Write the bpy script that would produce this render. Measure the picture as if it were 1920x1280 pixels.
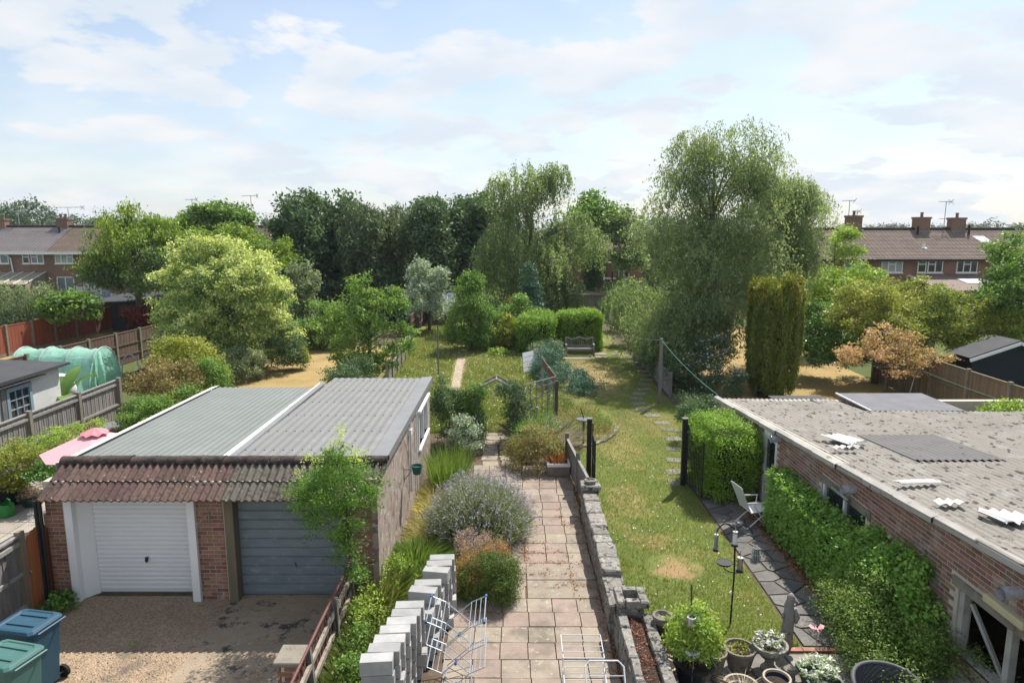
# Back gardens seen from an upper window on a bright summer afternoon.
import bpy, math, random
import numpy as np
from mathutils import Vector, Matrix

R = math.radians
SC = bpy.context.scene
COL = SC.collection
for o in list(bpy.data.objects):
    bpy.data.objects.remove(o)
rng = np.random.default_rng(11)
random.seed(5)

# ---------------------------------------------------------------- camera
EYE = 6.8                                  # height of the window above the gardens
PITCH = math.atan(210 / 1280)
CP, SP = math.cos(PITCH), math.sin(PITCH)
cd = bpy.data.cameras.new('camera')
cd.sensor_width = 36.0
cd.lens = 24.0
cd.clip_start = 0.1
cd.clip_end = 3000
cam = bpy.data.objects.new('camera', cd)
COL.objects.link(cam)
cam.location = (0, 0, EYE)
cam.rotation_euler = (R(90) - PITCH, 0, 0)
SC.camera = cam

# ---------------------------------------------------------------- sun and sky
SUN_EL, SUN_AZ = R(55), R(33)              # azimuth clockwise from +Y
sdir = Vector((math.sin(SUN_AZ) * math.cos(SUN_EL), math.cos(SUN_AZ) * math.cos(SUN_EL), math.sin(SUN_EL)))
sd = bpy.data.lights.new('sun', 'SUN')
sd.energy = 3.2
sd.angle = R(0.6)
sd.color = (1.0, 0.95, 0.87)
sun = bpy.data.objects.new('sun', sd)
COL.objects.link(sun)
sun.location = (20, 30, 60)
sun.rotation_euler = (-sdir).to_track_quat('-Z', 'Y').to_euler()

world = bpy.data.worlds.new('World')
SC.world = world
world.use_nodes = True
wn, wl = world.node_tree.nodes, world.node_tree.links
wn.clear()
w_out = wn.new('ShaderNodeOutputWorld')
sky = wn.new('ShaderNodeTexSky')
sky.sky_type = 'NISHITA'
sky.sun_disc = False
sky.sun_elevation = SUN_EL
sky.sun_rotation = SUN_AZ
sky.air_density = 1.0
sky.dust_density = 1.0
sky.ozone_density = 1.2
bg1 = wn.new('ShaderNodeBackground')
bg1.inputs[1].default_value = 0.072
wl.new(sky.outputs[0], bg1.inputs[0])
bg2 = wn.new('ShaderNodeBackground')
bg2.inputs[1].default_value = 0.425
tc = wn.new('ShaderNodeTexCoord')
sx = wn.new('ShaderNodeSeparateXYZ')
wl.new(tc.outputs['Generated'], sx.inputs[0])


def wmath(op, a, b=None, clamp=False):
    n = wn.new('ShaderNodeMath')
    n.operation = op
    n.use_clamp = clamp
    for i, v in enumerate((a, b)):
        if v is None:
            continue
        if isinstance(v, (int, float)):
            n.inputs[i].default_value = v
        else:
            wl.new(v, n.inputs[i])
    return n.outputs[0]


den = wmath('ADD', wmath('MAXIMUM', sx.outputs[2], 0.0), 0.22)
cx = wn.new('ShaderNodeCombineXYZ')
wl.new(wmath('DIVIDE', sx.outputs[0], den), cx.inputs[0])
wl.new(wmath('DIVIDE', sx.outputs[1], den), cx.inputs[1])


def wnoise(scale, detail, rough, loc, dist=0.0):
    mp = wn.new('ShaderNodeMapping')
    mp.inputs['Location'].default_value = loc
    wl.new(cx.outputs[0], mp.inputs[0])
    n = wn.new('ShaderNodeTexNoise')
    n.inputs['Scale'].default_value = scale
    n.inputs['Detail'].default_value = detail
    n.inputs['Roughness'].default_value = rough
    n.inputs['Distortion'].default_value = dist
    wl.new(mp.outputs[0], n.inputs['Vector'])
    return n.outputs[0]


def wramp(v, lo, hi):
    n = wn.new('ShaderNodeMapRange')
    n.interpolation_type = 'SMOOTHSTEP'
    n.inputs[1].default_value = lo
    n.inputs[2].default_value = hi
    wl.new(v, n.inputs[0])
    return n.outputs[0]


big = wnoise(1.5, 9, 0.58, (20.1, 8.3, 0), 0.25)
sml = wnoise(4.2, 6, 0.55, (1.7, 4.2, 0), 0.15)
cmix = wmath('ADD', wmath('MULTIPLY', big, 0.74), wmath('MULTIPLY', sml, 0.26))
mask = wramp(cmix, 0.455, 0.535)
veil = wramp(sx.outputs[2], 0.55, -0.05)   # thin summer haze that thickens to the horizon all round
mask = wmath('MAXIMUM', wmath('MULTIPLY', mask, 0.94), wmath('MULTIPLY', veil, 0.66))
shade = wramp(wnoise(2.6, 5, 0.5, (5.0, 2.0, 0)), 0.35, 0.7)
cmx = wn.new('ShaderNodeMixRGB')
cmx.inputs[1].default_value = (0.78, 0.86, 0.95, 1)
cmx.inputs[2].default_value = (0.97, 0.975, 0.99, 1)
wl.new(shade, cmx.inputs[0])
wl.new(cmx.outputs[0], bg2.inputs[0])
mixs = wn.new('ShaderNodeMixShader')
wl.new(mask, mixs.inputs[0])
wl.new(bg1.outputs[0], mixs.inputs[1])
wl.new(bg2.outputs[0], mixs.inputs[2])
wl.new(mixs.outputs[0], w_out.inputs[0])

SC.view_settings.view_transform = 'Standard'
SC.view_settings.look = 'None'
SC.view_settings.exposure = 1.2
SC.view_settings.gamma = 1.0
SC.view_settings.use_curve_mapping = False
SC.cycles.max_bounces = 6
SC.cycles.diffuse_bounces = 3
SC.cycles.glossy_bounces = 2
SC.cycles.transmission_bounces = 4
SC.cycles.transparent_max_bounces = 6
SC.cycles.sample_clamp_indirect = 6.0

# ---------------------------------------------------------------- survey: photo measurements turned into plan positions


def G(px, py, z=0.0):
    """plan position (x, y) of a point of known height z measured in the photograph"""
    t = math.tan(math.atan((py - 640) / 1280) + PITCH)
    d = (EYE - z) / t
    return ((px - 960) / 1280 * (d * CP + (EYE - z) * SP), d)


def V(px, py, Y):
    """(x, z) of a measured point known to stand Y metres away"""
    t = math.tan(math.atan((py - 640) / 1280) + PITCH)
    z = EYE - Y * t
    return ((px - 960) / 1280 * (Y * CP + (EYE - z) * SP), z)


def blob(x0, x1, y0, y1, Y, ry=None):
    """ellipsoid of a crown measured as wide, high and standing Y away"""
    xa, zt = V(x0, y0, Y)
    xb, _ = V(x1, y0, Y)
    xa2, zb = V(x0, y1, Y)
    xb2, _ = V(x1, y1, Y)
    rx = (xb - xa + xb2 - xa2) / 4
    return (((xa + xb + xa2 + xb2) / 4), Y, (zt + zb) / 2, rx, rx if ry is None else ry, (zt - zb) / 2)


# ---------------------------------------------------------------- objects
W = {}


def thing(name, label, cat, loc=(0, 0, 0), group=None):
    o = bpy.data.objects.new(name, None)
    COL.objects.link(o)
    o.empty_display_size = 0.2
    o.location = loc
    o['label'] = label
    o['category'] = cat
    if group:
        o['group'] = group
    W[o.name] = Vector(loc)
    return o


def tag(o, label, cat, group=None):
    o['label'] = label
    o['category'] = cat
    if group:
        o['group'] = group
    return o


def link(name, me, parent=None, origin=None, kind=None):
    o = bpy.data.objects.new(name, me)
    COL.objects.link(o)
    if parent is not None:
        o.parent = parent
        base = W[parent.name]
    else:
        base = Vector((0, 0, 0))
    w = Vector(origin) if origin is not None else base
    o.location = w - base
    W[o.name] = w
    if kind:
        o['kind'] = kind
    return o


def dup(root, loc, rz=None, label=None, group=None, scale=None):
    c = root.copy()
    COL.objects.link(c)
    c.location = loc
    W[c.name] = Vector(loc)
    if rz is not None:
        c.rotation_euler = (0, 0, rz)
    if scale is not None:
        c.scale = (scale, scale, scale) if isinstance(scale, (int, float)) else scale
    if label:
        c['label'] = label
    if group:
        c['group'] = group
    for ch in root.children:
        k = ch.copy()
        COL.objects.link(k)
        k.parent = c
        for g in ch.children:
            q = g.copy()
            COL.objects.link(q)
            q.parent = k
    return c


def piece(name, me, parent, loc, rot=(0, 0, 0), scale=(1, 1, 1)):
    o = bpy.data.objects.new(name, me)
    COL.objects.link(o)
    o.parent = parent
    o.location = Vector(loc) - W[parent.name]
    o.rotation_euler = rot
    o.scale = scale
    W[o.name] = Vector(loc)
    return o


class MB:
    """collects faces in world (or local) coordinates; build() links them as ONE mesh object"""

    def __init__(self, tf=None):
        self.v, self.f, self.tf = [], [], tf

    def add(self, vs, fs):
        n = len(self.v)
        for p in vs:
            p = Vector(p)
            self.v.append(self.tf @ p if self.tf else p)
        for f in fs:
            self.f.append([i + n for i in f])
        return self

    def box(self, x0, x1, y0, y1, z0, z1):
        return self.add([(x0, y0, z0), (x1, y0, z0), (x1, y1, z0), (x0, y1, z0), (x0, y0, z1), (x1, y0, z1), (x1, y1, z1), (x0, y1, z1)],
                        [(3, 2, 1, 0), (4, 5, 6, 7), (0, 1, 5, 4), (1, 2, 6, 5), (2, 3, 7, 6), (3, 0, 4, 7)])

    def bar(self, p, q, w, h=None, up=(0, 0, 1)):
        p, q = Vector(p), Vector(q)
        h = w if h is None else h
        d = (q - p).normalized()
        u = Vector(up)
        if abs(d.dot(u)) > 0.98:
            u = Vector((0, 1, 0))
        s = d.cross(u).normalized()
        u = s.cross(d).normalized()
        c = [p + s * a * w / 2 + u * b * h / 2 for a, b in ((-1, -1), (1, -1), (1, 1), (-1, 1))]
        e = [v + (q - p) for v in c]
        return self.add(c + e, [(0, 1, 2, 3), (7, 6, 5, 4), (0, 4, 5, 1), (1, 5, 6, 2), (2, 6, 7, 3), (3, 7, 4, 0)])

    def tube(self, pts, r, n=6, cap=True):
        pts = [Vector(p) for p in pts]
        rs = list(r) if hasattr(r, '__len__') else [r] * len(pts)
        vs, fs = [], []
        for i, p in enumerate(pts):
            d = (pts[min(i + 1, len(pts) - 1)] - pts[max(i - 1, 0)])
            d = d.normalized() if d.length > 1e-9 else Vector((0, 0, 1))
            u = Vector((0, 0, 1)) if abs(d.z) < 0.9 else Vector((0, 1, 0))
            s = d.cross(u).normalized()
            u = s.cross(d)
            for k in range(n):
                a = 2 * math.pi * k / n
                vs.append(p + (s * math.cos(a) + u * math.sin(a)) * rs[i])
        for i in range(len(pts) - 1):
            for k in range(n):
                fs.append((i * n + k, i * n + (k + 1) % n, (i + 1) * n + (k + 1) % n, (i + 1) * n + k))
        if cap:
            fs.append(tuple(range(n - 1, -1, -1)))
            fs.append(tuple((len(pts) - 1) * n + k for k in range(n)))
        return self.add(vs, fs)

    def lathe(self, prof, c=(0, 0, 0), n=20, sx=1, sy=1, cap=True):
        vs, fs = [], []
        for r, z in prof:
            for k in range(n):
                a = 2 * math.pi * k / n
                vs.append((c[0] + r * sx * math.cos(a), c[1] + r * sy * math.sin(a), c[2] + z))
        for i in range(len(prof) - 1):
            for k in range(n):
                fs.append((i * n + k, i * n + (k + 1) % n, (i + 1) * n + (k + 1) % n, (i + 1) * n + k))
        if cap:
            fs.append(tuple(range(n - 1, -1, -1)))
            fs.append(tuple((len(prof) - 1) * n + k for k in range(n)))
        return self.add(vs, fs)

    def prism(self, poly, z0, z1, inset=0.0):
        n = len(poly)
        if inset:
            cx = sum(p[0] for p in poly) / n
            cy = sum(p[1] for p in poly) / n
            top = [(p[0] + (cx - p[0]) * inset, p[1] + (cy - p[1]) * inset) for p in poly]
        else:
            top = poly
        vs = [(p[0], p[1], z0) for p in poly] + [(p[0], p[1], z1) for p in top]
        fs = [tuple(range(n - 1, -1, -1)), tuple(range(n, 2 * n))] + [(i, (i + 1) % n, n + (i + 1) % n, n + i) for i in range(n)]
        return self.add(vs, fs)

    def mesh(self, name, mat=None, smooth=False, origin=(0, 0, 0)):
        o = Vector(origin)
        me = bpy.data.meshes.new(name)
        me.from_pydata([v - o for v in self.v], [], self.f)
        if mat:
            me.materials.append(mat)
        if smooth:
            me.polygons.foreach_set('use_smooth', [True] * len(me.polygons))
        me.update()
        return me

    def build(self, name, mat, parent=None, origin=None, smooth=False, kind=None):
        base = Vector(origin) if origin is not None else (W[parent.name] if parent is not None else Vector((0, 0, 0)))
        return link(name, self.mesh(name, mat, smooth, base), parent, base, kind)


def bevel(o, w=0.01, seg=1):
    m = o.modifiers.new('bevel', 'BEVEL')
    m.width = w
    m.segments = seg
    m.limit_method = 'ANGLE'
    return o


def sheet(name, poly, z, mat, parent=None, kind='structure'):
    b = MB()
    b.add([(p[0], p[1], z) for p in poly], [tuple(range(len(poly)))])
    return b.build(name, mat, parent, origin=(0, 0, 0), kind=kind)


# ---------------------------------------------------------------- materials


HARD, LEAF = 0.8, 1.88              # overall tone of hard surfaces and of foliage


class NT:
    def __init__(self, name):
        self.m = bpy.data.materials.new(name)
        self.m.use_nodes = True
        self.n, self.l = self.m.node_tree.nodes, self.m.node_tree.links
        self.bs = self.n['Principled BSDF']
        self.out = self.n['Material Output']
        self.pos = self.n.new('ShaderNodeNewGeometry')
        self.oi = self.n.new('ShaderNodeObjectInfo')

    def put(self, sock, v):
        if isinstance(v, bpy.types.NodeSocket):
            self.l.new(v, sock)
        elif isinstance(v, (tuple, list)):
            sock.default_value = (*v, 1) if len(v) == 3 and sock.type == 'RGBA' else v
        else:
            sock.default_value = v

    def math(self, op, a, b=0.0, clamp=False):
        n = self.n.new('ShaderNodeMath')
        n.operation = op
        n.use_clamp = clamp
        self.put(n.inputs[0], a)
        self.put(n.inputs[1], b)
        return n.outputs[0]

    def coords(self, stretch=(1, 1, 1), off=None, obj=False):
        mp = self.n.new('ShaderNodeMapping')
        mp.inputs['Scale'].default_value = stretch
        if obj:
            t = self.n.new('ShaderNodeTexCoord')
            self.l.new(t.outputs['Object'], mp.inputs[0])
        else:
            self.l.new(self.pos.outputs['Position'], mp.inputs[0])
        if off:
            mp.inputs['Location'].default_value = off
        return mp.outputs[0]

    def noise(self, scale, detail=4, rough=0.55, stretch=(1, 1, 1), off=None, dist=0.0, obj=False):
        n = self.n.new('ShaderNodeTexNoise')
        n.inputs['Scale'].default_value = scale
        n.inputs['Detail'].default_value = detail
        n.inputs['Roughness'].default_value = rough
        n.inputs['Distortion'].default_value = dist
        self.l.new(self.coords(stretch, off, obj), n.inputs['Vector'])
        return n.outputs[0]

    def voro(self, scale, feature='F1', stretch=(1, 1, 1), out='Distance', obj=False):
        n = self.n.new('ShaderNodeTexVoronoi')
        n.feature = feature
        n.inputs['Scale'].default_value = scale
        self.l.new(self.coords(stretch, None, obj), n.inputs['Vector'])
        return n.outputs[out]

    def ramp(self, v, lo, hi):
        n = self.n.new('ShaderNodeMapRange')
        n.interpolation_type = 'SMOOTHSTEP'
        n.inputs[1].default_value = lo
        n.inputs[2].default_value = hi
        self.put(n.inputs[0], v)
        return n.outputs[0]

    def mix(self, f, a, b, mode='MIX'):
        n = self.n.new('ShaderNodeMixRGB')
        n.blend_type = mode
        self.put(n.inputs[0], f)
        self.put(n.inputs[1], a)
        self.put(n.inputs[2], b)
        return n.outputs[0]

    def vary(self, col, amt):
        """random value per object and per loose piece"""
        r = self.math('FRACT', self.math('ADD', self.oi.outputs['Random'], self.pos.outputs['Random Per Island']))
        h = self.n.new('ShaderNodeHueSaturation')
        h.inputs['Value'].default_value = 1
        self.put(h.inputs['Value'], self.math('ADD', self.math('MULTIPLY', r, 2 * amt), 1 - amt))
        self.put(h.inputs['Hue'], self.math('ADD', self.math('MULTIPLY', self.math('FRACT', self.math('MULTIPLY', r, 7.31)), 0.05 * min(1, amt * 3)), 0.5 - 0.025 * min(1, amt * 3)))
        self.l.new(col, h.inputs['Color'])
        return h.outputs[0]

    def bump(self, h, strength, dist=0.01):
        b = self.n.new('ShaderNodeBump')
        b.inputs['Strength'].default_value = strength
        b.inputs['Distance'].default_value = dist
        self.put(b.inputs['Height'], h)
        self.l.new(b.outputs[0], self.bs.inputs['Normal'])

    def done(self, col, rough=0.85, metal=0.0, spec=0.3):
        self.put(self.bs.inputs['Base Color'], col)
        self.put(self.bs.inputs['Roughness'], rough)
        self.bs.inputs['Metallic'].default_value = metal
        self.bs.inputs['Specular IOR Level'].default_value = spec
        return self.m


def M(name, c1, c2=None, scale=3.0, c3=None, s3=9.0, t3=(0.58, 0.68), rough=0.85, bump=0.15, bs=60.0, rand=0.0, metal=0.0, spec=0.3, stretch=(1, 1, 1), bd=0.01, c4=None, s4=25, t4=(0.62, 0.66)):
    t = NT(name)
    c2 = c2 or tuple(x * 0.75 for x in c1)
    c1, c2, c3, c4 = [tuple(x * HARD for x in c) if c else None for c in (c1, c2, c3, c4)]
    col = t.mix(t.ramp(t.noise(scale, 5, 0.6, stretch), 0.3, 0.7), c1, c2)
    if c3:
        col = t.mix(t.ramp(t.noise(s3, 5, 0.6, stretch, (3, 7, 1)), *t3), col, c3)
    if c4:
        col = t.mix(t.ramp(t.noise(s4, 4, 0.6, stretch, (9, 2, 4)), *t4), col, c4)
    if rand:
        col = t.vary(col, rand)
    if bump:
        t.bump(t.noise(bs, 4, 0.6, stretch), bump, bd)
    return t.done(col, rough, metal, spec)


def leaf_mat(name, dark, mid, light, trans=0.3, rough=0.5, spec=0.25, obj_var=0.08):
    t = NT(name)
    dark, mid, light = [tuple(min(0.8, x * LEAF) for x in c) for c in (dark, mid, light)]
    at = t.n.new('ShaderNodeAttribute')
    at.attribute_name = 'tint'
    r = t.n.new('ShaderNodeValToRGB')
    e = r.color_ramp.elements
    e[0].position, e[0].color = 0.08, (*dark, 1)
    e[1].position, e[1].color = 0.95, (*light, 1)
    k = e.new(0.5)
    k.color = (*mid, 1)
    t.l.new(at.outputs['Fac'], r.inputs[0])
    col = r.outputs[0]
    t.done(col, rough, 0, spec)
    tr = t.n.new('ShaderNodeBsdfTranslucent')
    t.l.new(t.mix(1.0, col, (1.25, 1.3, 0.7), 'MULTIPLY'), tr.inputs[0])
    ms = t.n.new('ShaderNodeMixShader')
    ms.inputs[0].default_value = trans
    t.l.new(t.bs.outputs[0], ms.inputs[1])
    t.l.new(tr.outputs[0], ms.inputs[2])
    t.l.new(ms.outputs[0], t.out.inputs[0])
    return t.m


def glass(name, col=(0.05, 0.06, 0.07), rough=0.05):
    t = NT(name)
    return t.done(col, rough, 0, 0.8)


# ---------------------------------------------------------------- foliage


def unit(n):
    v = rng.normal(size=(n, 3))
    return v / np.linalg.norm(v, axis=1, keepdims=True)


def norm(v):
    return v / np.maximum(np.linalg.norm(v, axis=1, keepdims=True), 1e-9)


def quads_mesh(name, verts, tint, mat, per=4):
    """verts (N, per, 3): N loose faces with a tint value each"""
    n = len(verts)
    me = bpy.data.meshes.new(name)
    me.vertices.add(n * per)
    me.vertices.foreach_set('co', np.ascontiguousarray(verts, dtype=np.float32).ravel())
    me.loops.add(n * per)
    me.loops.foreach_set('vertex_index', np.arange(n * per, dtype=np.int32))
    me.polygons.add(n)
    me.polygons.foreach_set('loop_start', np.arange(0, n * per, per, dtype=np.int32))
    a = me.attributes.new('tint', 'FLOAT', 'POINT')
    a.data.foreach_set('value', np.repeat(tint.astype(np.float32), per))
    me.materials.append(mat)
    me.update(calc_edges=True)
    return me


def leaf_quads(C, size, normal, axis=None, aspect=0.55):
    n = len(C)
    if axis is None:
        axis = unit(n)
    a = axis - normal * np.sum(axis * normal, axis=1, keepdims=True)
    a = norm(a + 1e-6)
    b = np.cross(normal, a)
    s = size[:, None] * 0.5
    return np.stack([C - a * s, C + b * s * aspect, C + a * s, C - b * s * aspect], axis=1)


def lumps(d, seed, amp):
    r = np.random.default_rng(seed)
    out = np.zeros(len(d))
    for k in range(6):
        w = r.normal(size=3) * (1.6 + k * 0.9)
        out += np.sin(d @ w + r.uniform(0, 6.28)) / (1.5 + k * 0.5)
    return 1 + amp * out / 1.6


def shell(ells, n, fill=0.3, amp=0.16, seed=1, zmin=0.05, bottom=-0.75):
    """clump centres on and inside a union of ellipsoids -> points, outward directions"""
    E = np.array([e[:6] for e in ells], float)
    ar = (E[:, 3] * E[:, 4] + E[:, 4] * E[:, 5] + E[:, 3] * E[:, 5])
    P, D = [], []
    got = 0
    while got < n:
        m = int((n - got) * 1.6) + 20
        idx = rng.choice(len(E), m, p=ar / ar.sum())
        d = unit(m)
        rad = np.where(rng.random(m) < fill, rng.uniform(0.35, 0.85, m), rng.uniform(0.86, 1.03, m))
        rad = rad * lumps(d * 1.6 + idx[:, None] * 1.7, seed, amp)
        p = E[idx, :3] + d * E[idx, 3:6] * rad[:, None]
        keep = (p[:, 2] > zmin) & (d[:, 2] > bottom)
        for j in range(len(E)):
            q = (p - E[j, :3]) / E[j, 3:6]
            inside = (np.sum(q * q, axis=1) < 0.62) & (idx != j)
            keep &= ~inside
        P.append(p[keep])
        D.append(norm(d / E[idx, 3:6] * E[idx, 3:6].mean())[keep])
        got += int(keep.sum())
    return np.concatenate(P)[:n], np.concatenate(D)[:n]


def boughs(ells, n, rb=None, fill=0.35, amp=0.18, seed=1, zmin=0.05, bottom=-0.75, density=1.0):
    """clump centres gathered into separate boughs, so that crowns get hollows, shoulders and a ragged edge"""
    E = np.array([e[:6] for e in ells], float)
    m = float(np.mean(np.cbrt(E[:, 3] * E[:, 4] * E[:, 5])))
    rb = rb or 0.27 * m
    area = float(np.sum((E[:, 3] * E[:, 4] + E[:, 4] * E[:, 5] + E[:, 3] * E[:, 5]) * 4.19))
    k = int(max(8, min(420, density * 0.62 * area / (math.pi * rb * rb))))
    B, BD = shell(ells, k, fill, amp, seed, zmin, bottom)
    w = rng.uniform(0.5, 1.5, k)
    idx = rng.choice(k, n, p=w / w.sum())
    d = unit(n)
    r = np.cbrt(rng.uniform(0.15, 1.0, n)) * rb * np.repeat(1, n) * (0.6 + 0.55 * w[idx])
    off = d * r[:, None] * np.array([1, 1, 0.72])
    P = B[idx] + off
    P[:, 2] -= 0.16 * rb * (r / rb) ** 2
    D = norm(BD[idx] * 0.5 + d * 0.9)
    tint = rng.normal(0, 0.14, k)[idx]
    keep = P[:, 2] > zmin
    return P[keep], D[keep], tint[keep]


def clump_leaves(P, D, per, rc, ls, up=0.5, out=0.5, squash=0.6, axis='rand', aspect=0.55, weep=0.0, wander=0.15, shift=None):
    n = len(P)
    c = np.repeat(P, per, axis=0)
    d = np.repeat(D, per, axis=0)
    k = n * per
    off = rng.normal(size=(k, 3)) * rc * np.array([1, 1, squash]) * 0.6
    if weep:
        u = rng.random(k)
        L = np.repeat(rng.uniform(0.4, 1.0, n), per) * weep
        off = rng.normal(size=(k, 3)) * rc * 0.22
        sway = np.repeat(rng.normal(size=(n, 3)) * wander, per, axis=0)
        off[:, 2] = -u * L
        off[:, :2] += sway[:, :2] * u[:, None] + d[:, :2] * (rc * 0.7 * np.sin(np.minimum(u * 2, 1) * 1.57))[:, None]
    C = c + off
    nr = norm(unit(k) + d * out + np.array([0, 0, 1.0]) * up)
    ax = None
    if axis == 'up':
        ax = norm(np.array([0, 0, 1.0]) + rng.normal(size=(k, 3)) * 0.3)
    elif axis == 'down':
        ax = norm(np.array([0, 0, -1.0]) + rng.normal(size=(k, 3)) * 0.35)
    elif axis == 'out':
        ax = norm(d + rng.normal(size=(k, 3)) * 0.5)
    size = ls * rng.uniform(0.65, 1.35, k)
    ct = rng.normal(0.5, 0.12, n) + (0 if shift is None else shift)
    tint = np.clip(np.repeat(ct, per) + rng.normal(0, 0.13, k), 0, 1)
    return C, leaf_quads(C, size, nr, ax, aspect), tint


def leaf_part(name, Q, tint, mat, parent, kind=None):
    o = Vector(W[parent.name]) if parent is not None else Vector((0, 0, 0))
    me = quads_mesh(name, Q - np.array(o), tint, mat)
    return link(name, me, parent, o, kind)


def limbs(parent, base, ells, mat, r=0.15, n=9, fork=0.35, top=None, P=None, wob=0.06):
    """tapered trunk with limbs that reach into the crown, one mesh"""
    b = MB()
    base = Vector(base)
    ez = np.array([e[2] for e in ells])
    topz = top if top else max(e[2] + 0.3 * e[5] for e in ells)
    cx = float(np.mean([e[0] for e in ells]))
    cy = float(np.mean([e[1] for e in ells]))
    tp = Vector((base.x * 0.4 + cx * 0.6, base.y * 0.4 + cy * 0.6, topz))
    H = topz - base.z
    pts = []
    for i in range(8):
        t = i / 7
        q = base.lerp(tp, t)
        pts.append(q + Vector((random.uniform(-1, 1), random.uniform(-1, 1), 0)) * wob * H * 0.15 * (t > 0) * 1.0)
    rad = [r * (1.25 if i == 0 else 1 - 0.85 * i / 7) for i in range(8)]
    b.tube(pts, rad, 8)
    if P is not None and len(P):
        idx = rng.choice(len(P), min(n, len(P)), replace=False)
        for i in idx:
            e = Vector(P[i])
            zt = base.z + H * fork + max(0, min(0.6 * (e.z - base.z - H * fork), H * (0.85 - fork)))
            t = (zt - base.z) / H
            s = base.lerp(tp, t)
            mid = s.lerp(e, 0.5) + Vector((random.uniform(-.1, .1), random.uniform(-.1, .1), 0.12)) * (e - s).length
            r0 = r * (1 - 0.8 * t) * 0.6
            b.tube([s, s.lerp(mid, 0.55) + Vector((0, 0, 0.02)), mid, e], [r0, r0 * 0.75, r0 * 0.5, r0 * 0.15], 5)
    return b.build('trunk', mat, parent, smooth=True)


def plant(name, label, cat, ells, n, ls, mat, per=10, rc=0.25, fill=0.3, amp=0.16, up=0.5, out=0.5, squash=0.6, axis='rand', aspect=0.55, weep=0.0, wander=0.15,
          trunk=None, bark=None, nl=10, fork=0.3, group=None, base=None, seed=None, top=None, top_z=0.1, top_n=None, top_ls=None, zmin=0.05, bottom=-0.75, rb=None, dens=1.0):
    """a tree or shrub: a thing with a crown of loose leaves and, where it shows, a trunk with limbs"""
    seed = seed or (abs(hash(label)) % 1000 if False else sum(map(ord, label)) % 997)
    bx = float(np.mean([e[0] for e in ells])) if base is None else base[0]
    by = float(np.mean([e[1] for e in ells])) if base is None else base[1]
    bz = 0 if base is None or len(base) < 3 else base[2]
    o = thing(name, label, cat, (bx, by, bz), group)
    P, D, sh = boughs(ells, max(4, n // per), rb, fill, amp, seed, zmin, bottom, dens)
    C, Q, tint = clump_leaves(P, D, per, rc, ls, up, out, squash, axis, aspect, weep, wander, sh)
    if zmin is not None:
        k = C[:, 2] > zmin
        Q, tint, C = Q[k], tint[k], C[k]
    leaf_part('crown', Q, tint, mat, o)
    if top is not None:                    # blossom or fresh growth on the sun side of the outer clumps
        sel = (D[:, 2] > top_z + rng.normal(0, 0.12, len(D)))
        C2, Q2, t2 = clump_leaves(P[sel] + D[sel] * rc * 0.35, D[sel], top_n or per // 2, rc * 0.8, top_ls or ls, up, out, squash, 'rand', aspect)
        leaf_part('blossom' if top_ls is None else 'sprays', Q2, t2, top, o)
    if trunk:
        limbs(o, (bx, by, bz), ells, bark or MT['bark'], trunk, nl, fork, P=P)
    return o


def box_clumps(x0, x1, y0, y1, z0, z1, n, faces='fblrt', rnd=0.06, wave=0.05):
    """points on the faces of a clipped hedge (f = towards -Y), soft edges"""
    A = {'f': (x1 - x0) * (z1 - z0), 'b': (x1 - x0) * (z1 - z0), 'l': (y1 - y0) * (z1 - z0), 'r': (y1 - y0) * (z1 - z0), 't': (x1 - x0) * (y1 - y0)}
    tot = sum(A[f] for f in faces)
    P, D = [], []
    for f in faces:
        k = max(2, int(n * A[f] / tot))
        u, v = rng.random(k), rng.random(k)
        if f in 'fb':
            p = np.stack([x0 + u * (x1 - x0), np.full(k, y0 if f == 'f' else y1), z0 + v * (z1 - z0)], 1)
            d = np.tile([0, -1.0 if f == 'f' else 1.0, 0], (k, 1))
        elif f in 'lr':
            p = np.stack([np.full(k, x0 if f == 'l' else x1), y0 + u * (y1 - y0), z0 + v * (z1 - z0)], 1)
            d = np.tile([-1.0 if f == 'l' else 1.0, 0, 0], (k, 1))
        else:
            p = np.stack([x0 + u * (x1 - x0), y0 + v * (y1 - y0), np.full(k, z1)], 1)
            d = np.tile([0, 0, 1.0], (k, 1))
        P.append(p)
        D.append(d)
    P, D = np.concatenate(P), np.concatenate(D)
    c = np.array([(x0 + x1) / 2, (y0 + y1) / 2, (z0 + z1) / 2])
    h = np.array([(x1 - x0) / 2, (y1 - y0) / 2, (z1 - z0) / 2])
    q = np.abs(P - c) / h
    e = np.sort(q, axis=1)[:, 1]            # second largest: 1 at the edges
    pull = np.clip((e - 0.75) / 0.25, 0, 1) ** 2 * rnd
    dirc = norm(c - P)
    P = P + dirc * pull[:, None] * 2 + D * (np.sin(P @ np.array([2.1, 1.7, 2.9]) + 1.0) * wave + rng.normal(0, 0.03, len(P)))[:, None]
    return P, D


def hedge(name, label, cat, bx, n, ls, mat, per=8, rc=0.12, faces='fblrt', axis='rand', up=0.4, out=0.9, aspect=0.6, rnd=0.1, wave=0.05, core=None, group=None, squash=0.9, weep=0, inset=0.12):
    x0, x1, y0, y1, z0, z1 = bx
    o = thing(name, label, cat, ((x0 + x1) / 2, (y0 + y1) / 2, 0), group)
    P, D = box_clumps(x0, x1, y0, y1, z0, z1, n // per, faces, rnd, wave)
    C, Q, tint = clump_leaves(P, D, per, rc, ls, up, out, squash, axis, aspect, weep)
    leaf_part('foliage', Q, tint, mat, o)
    if core:
        MB().box(x0 + inset, x1 - inset, y0 + inset, y1 - inset, 0, z1 - inset).build('twig_mass', core, o)
    return o


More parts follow.
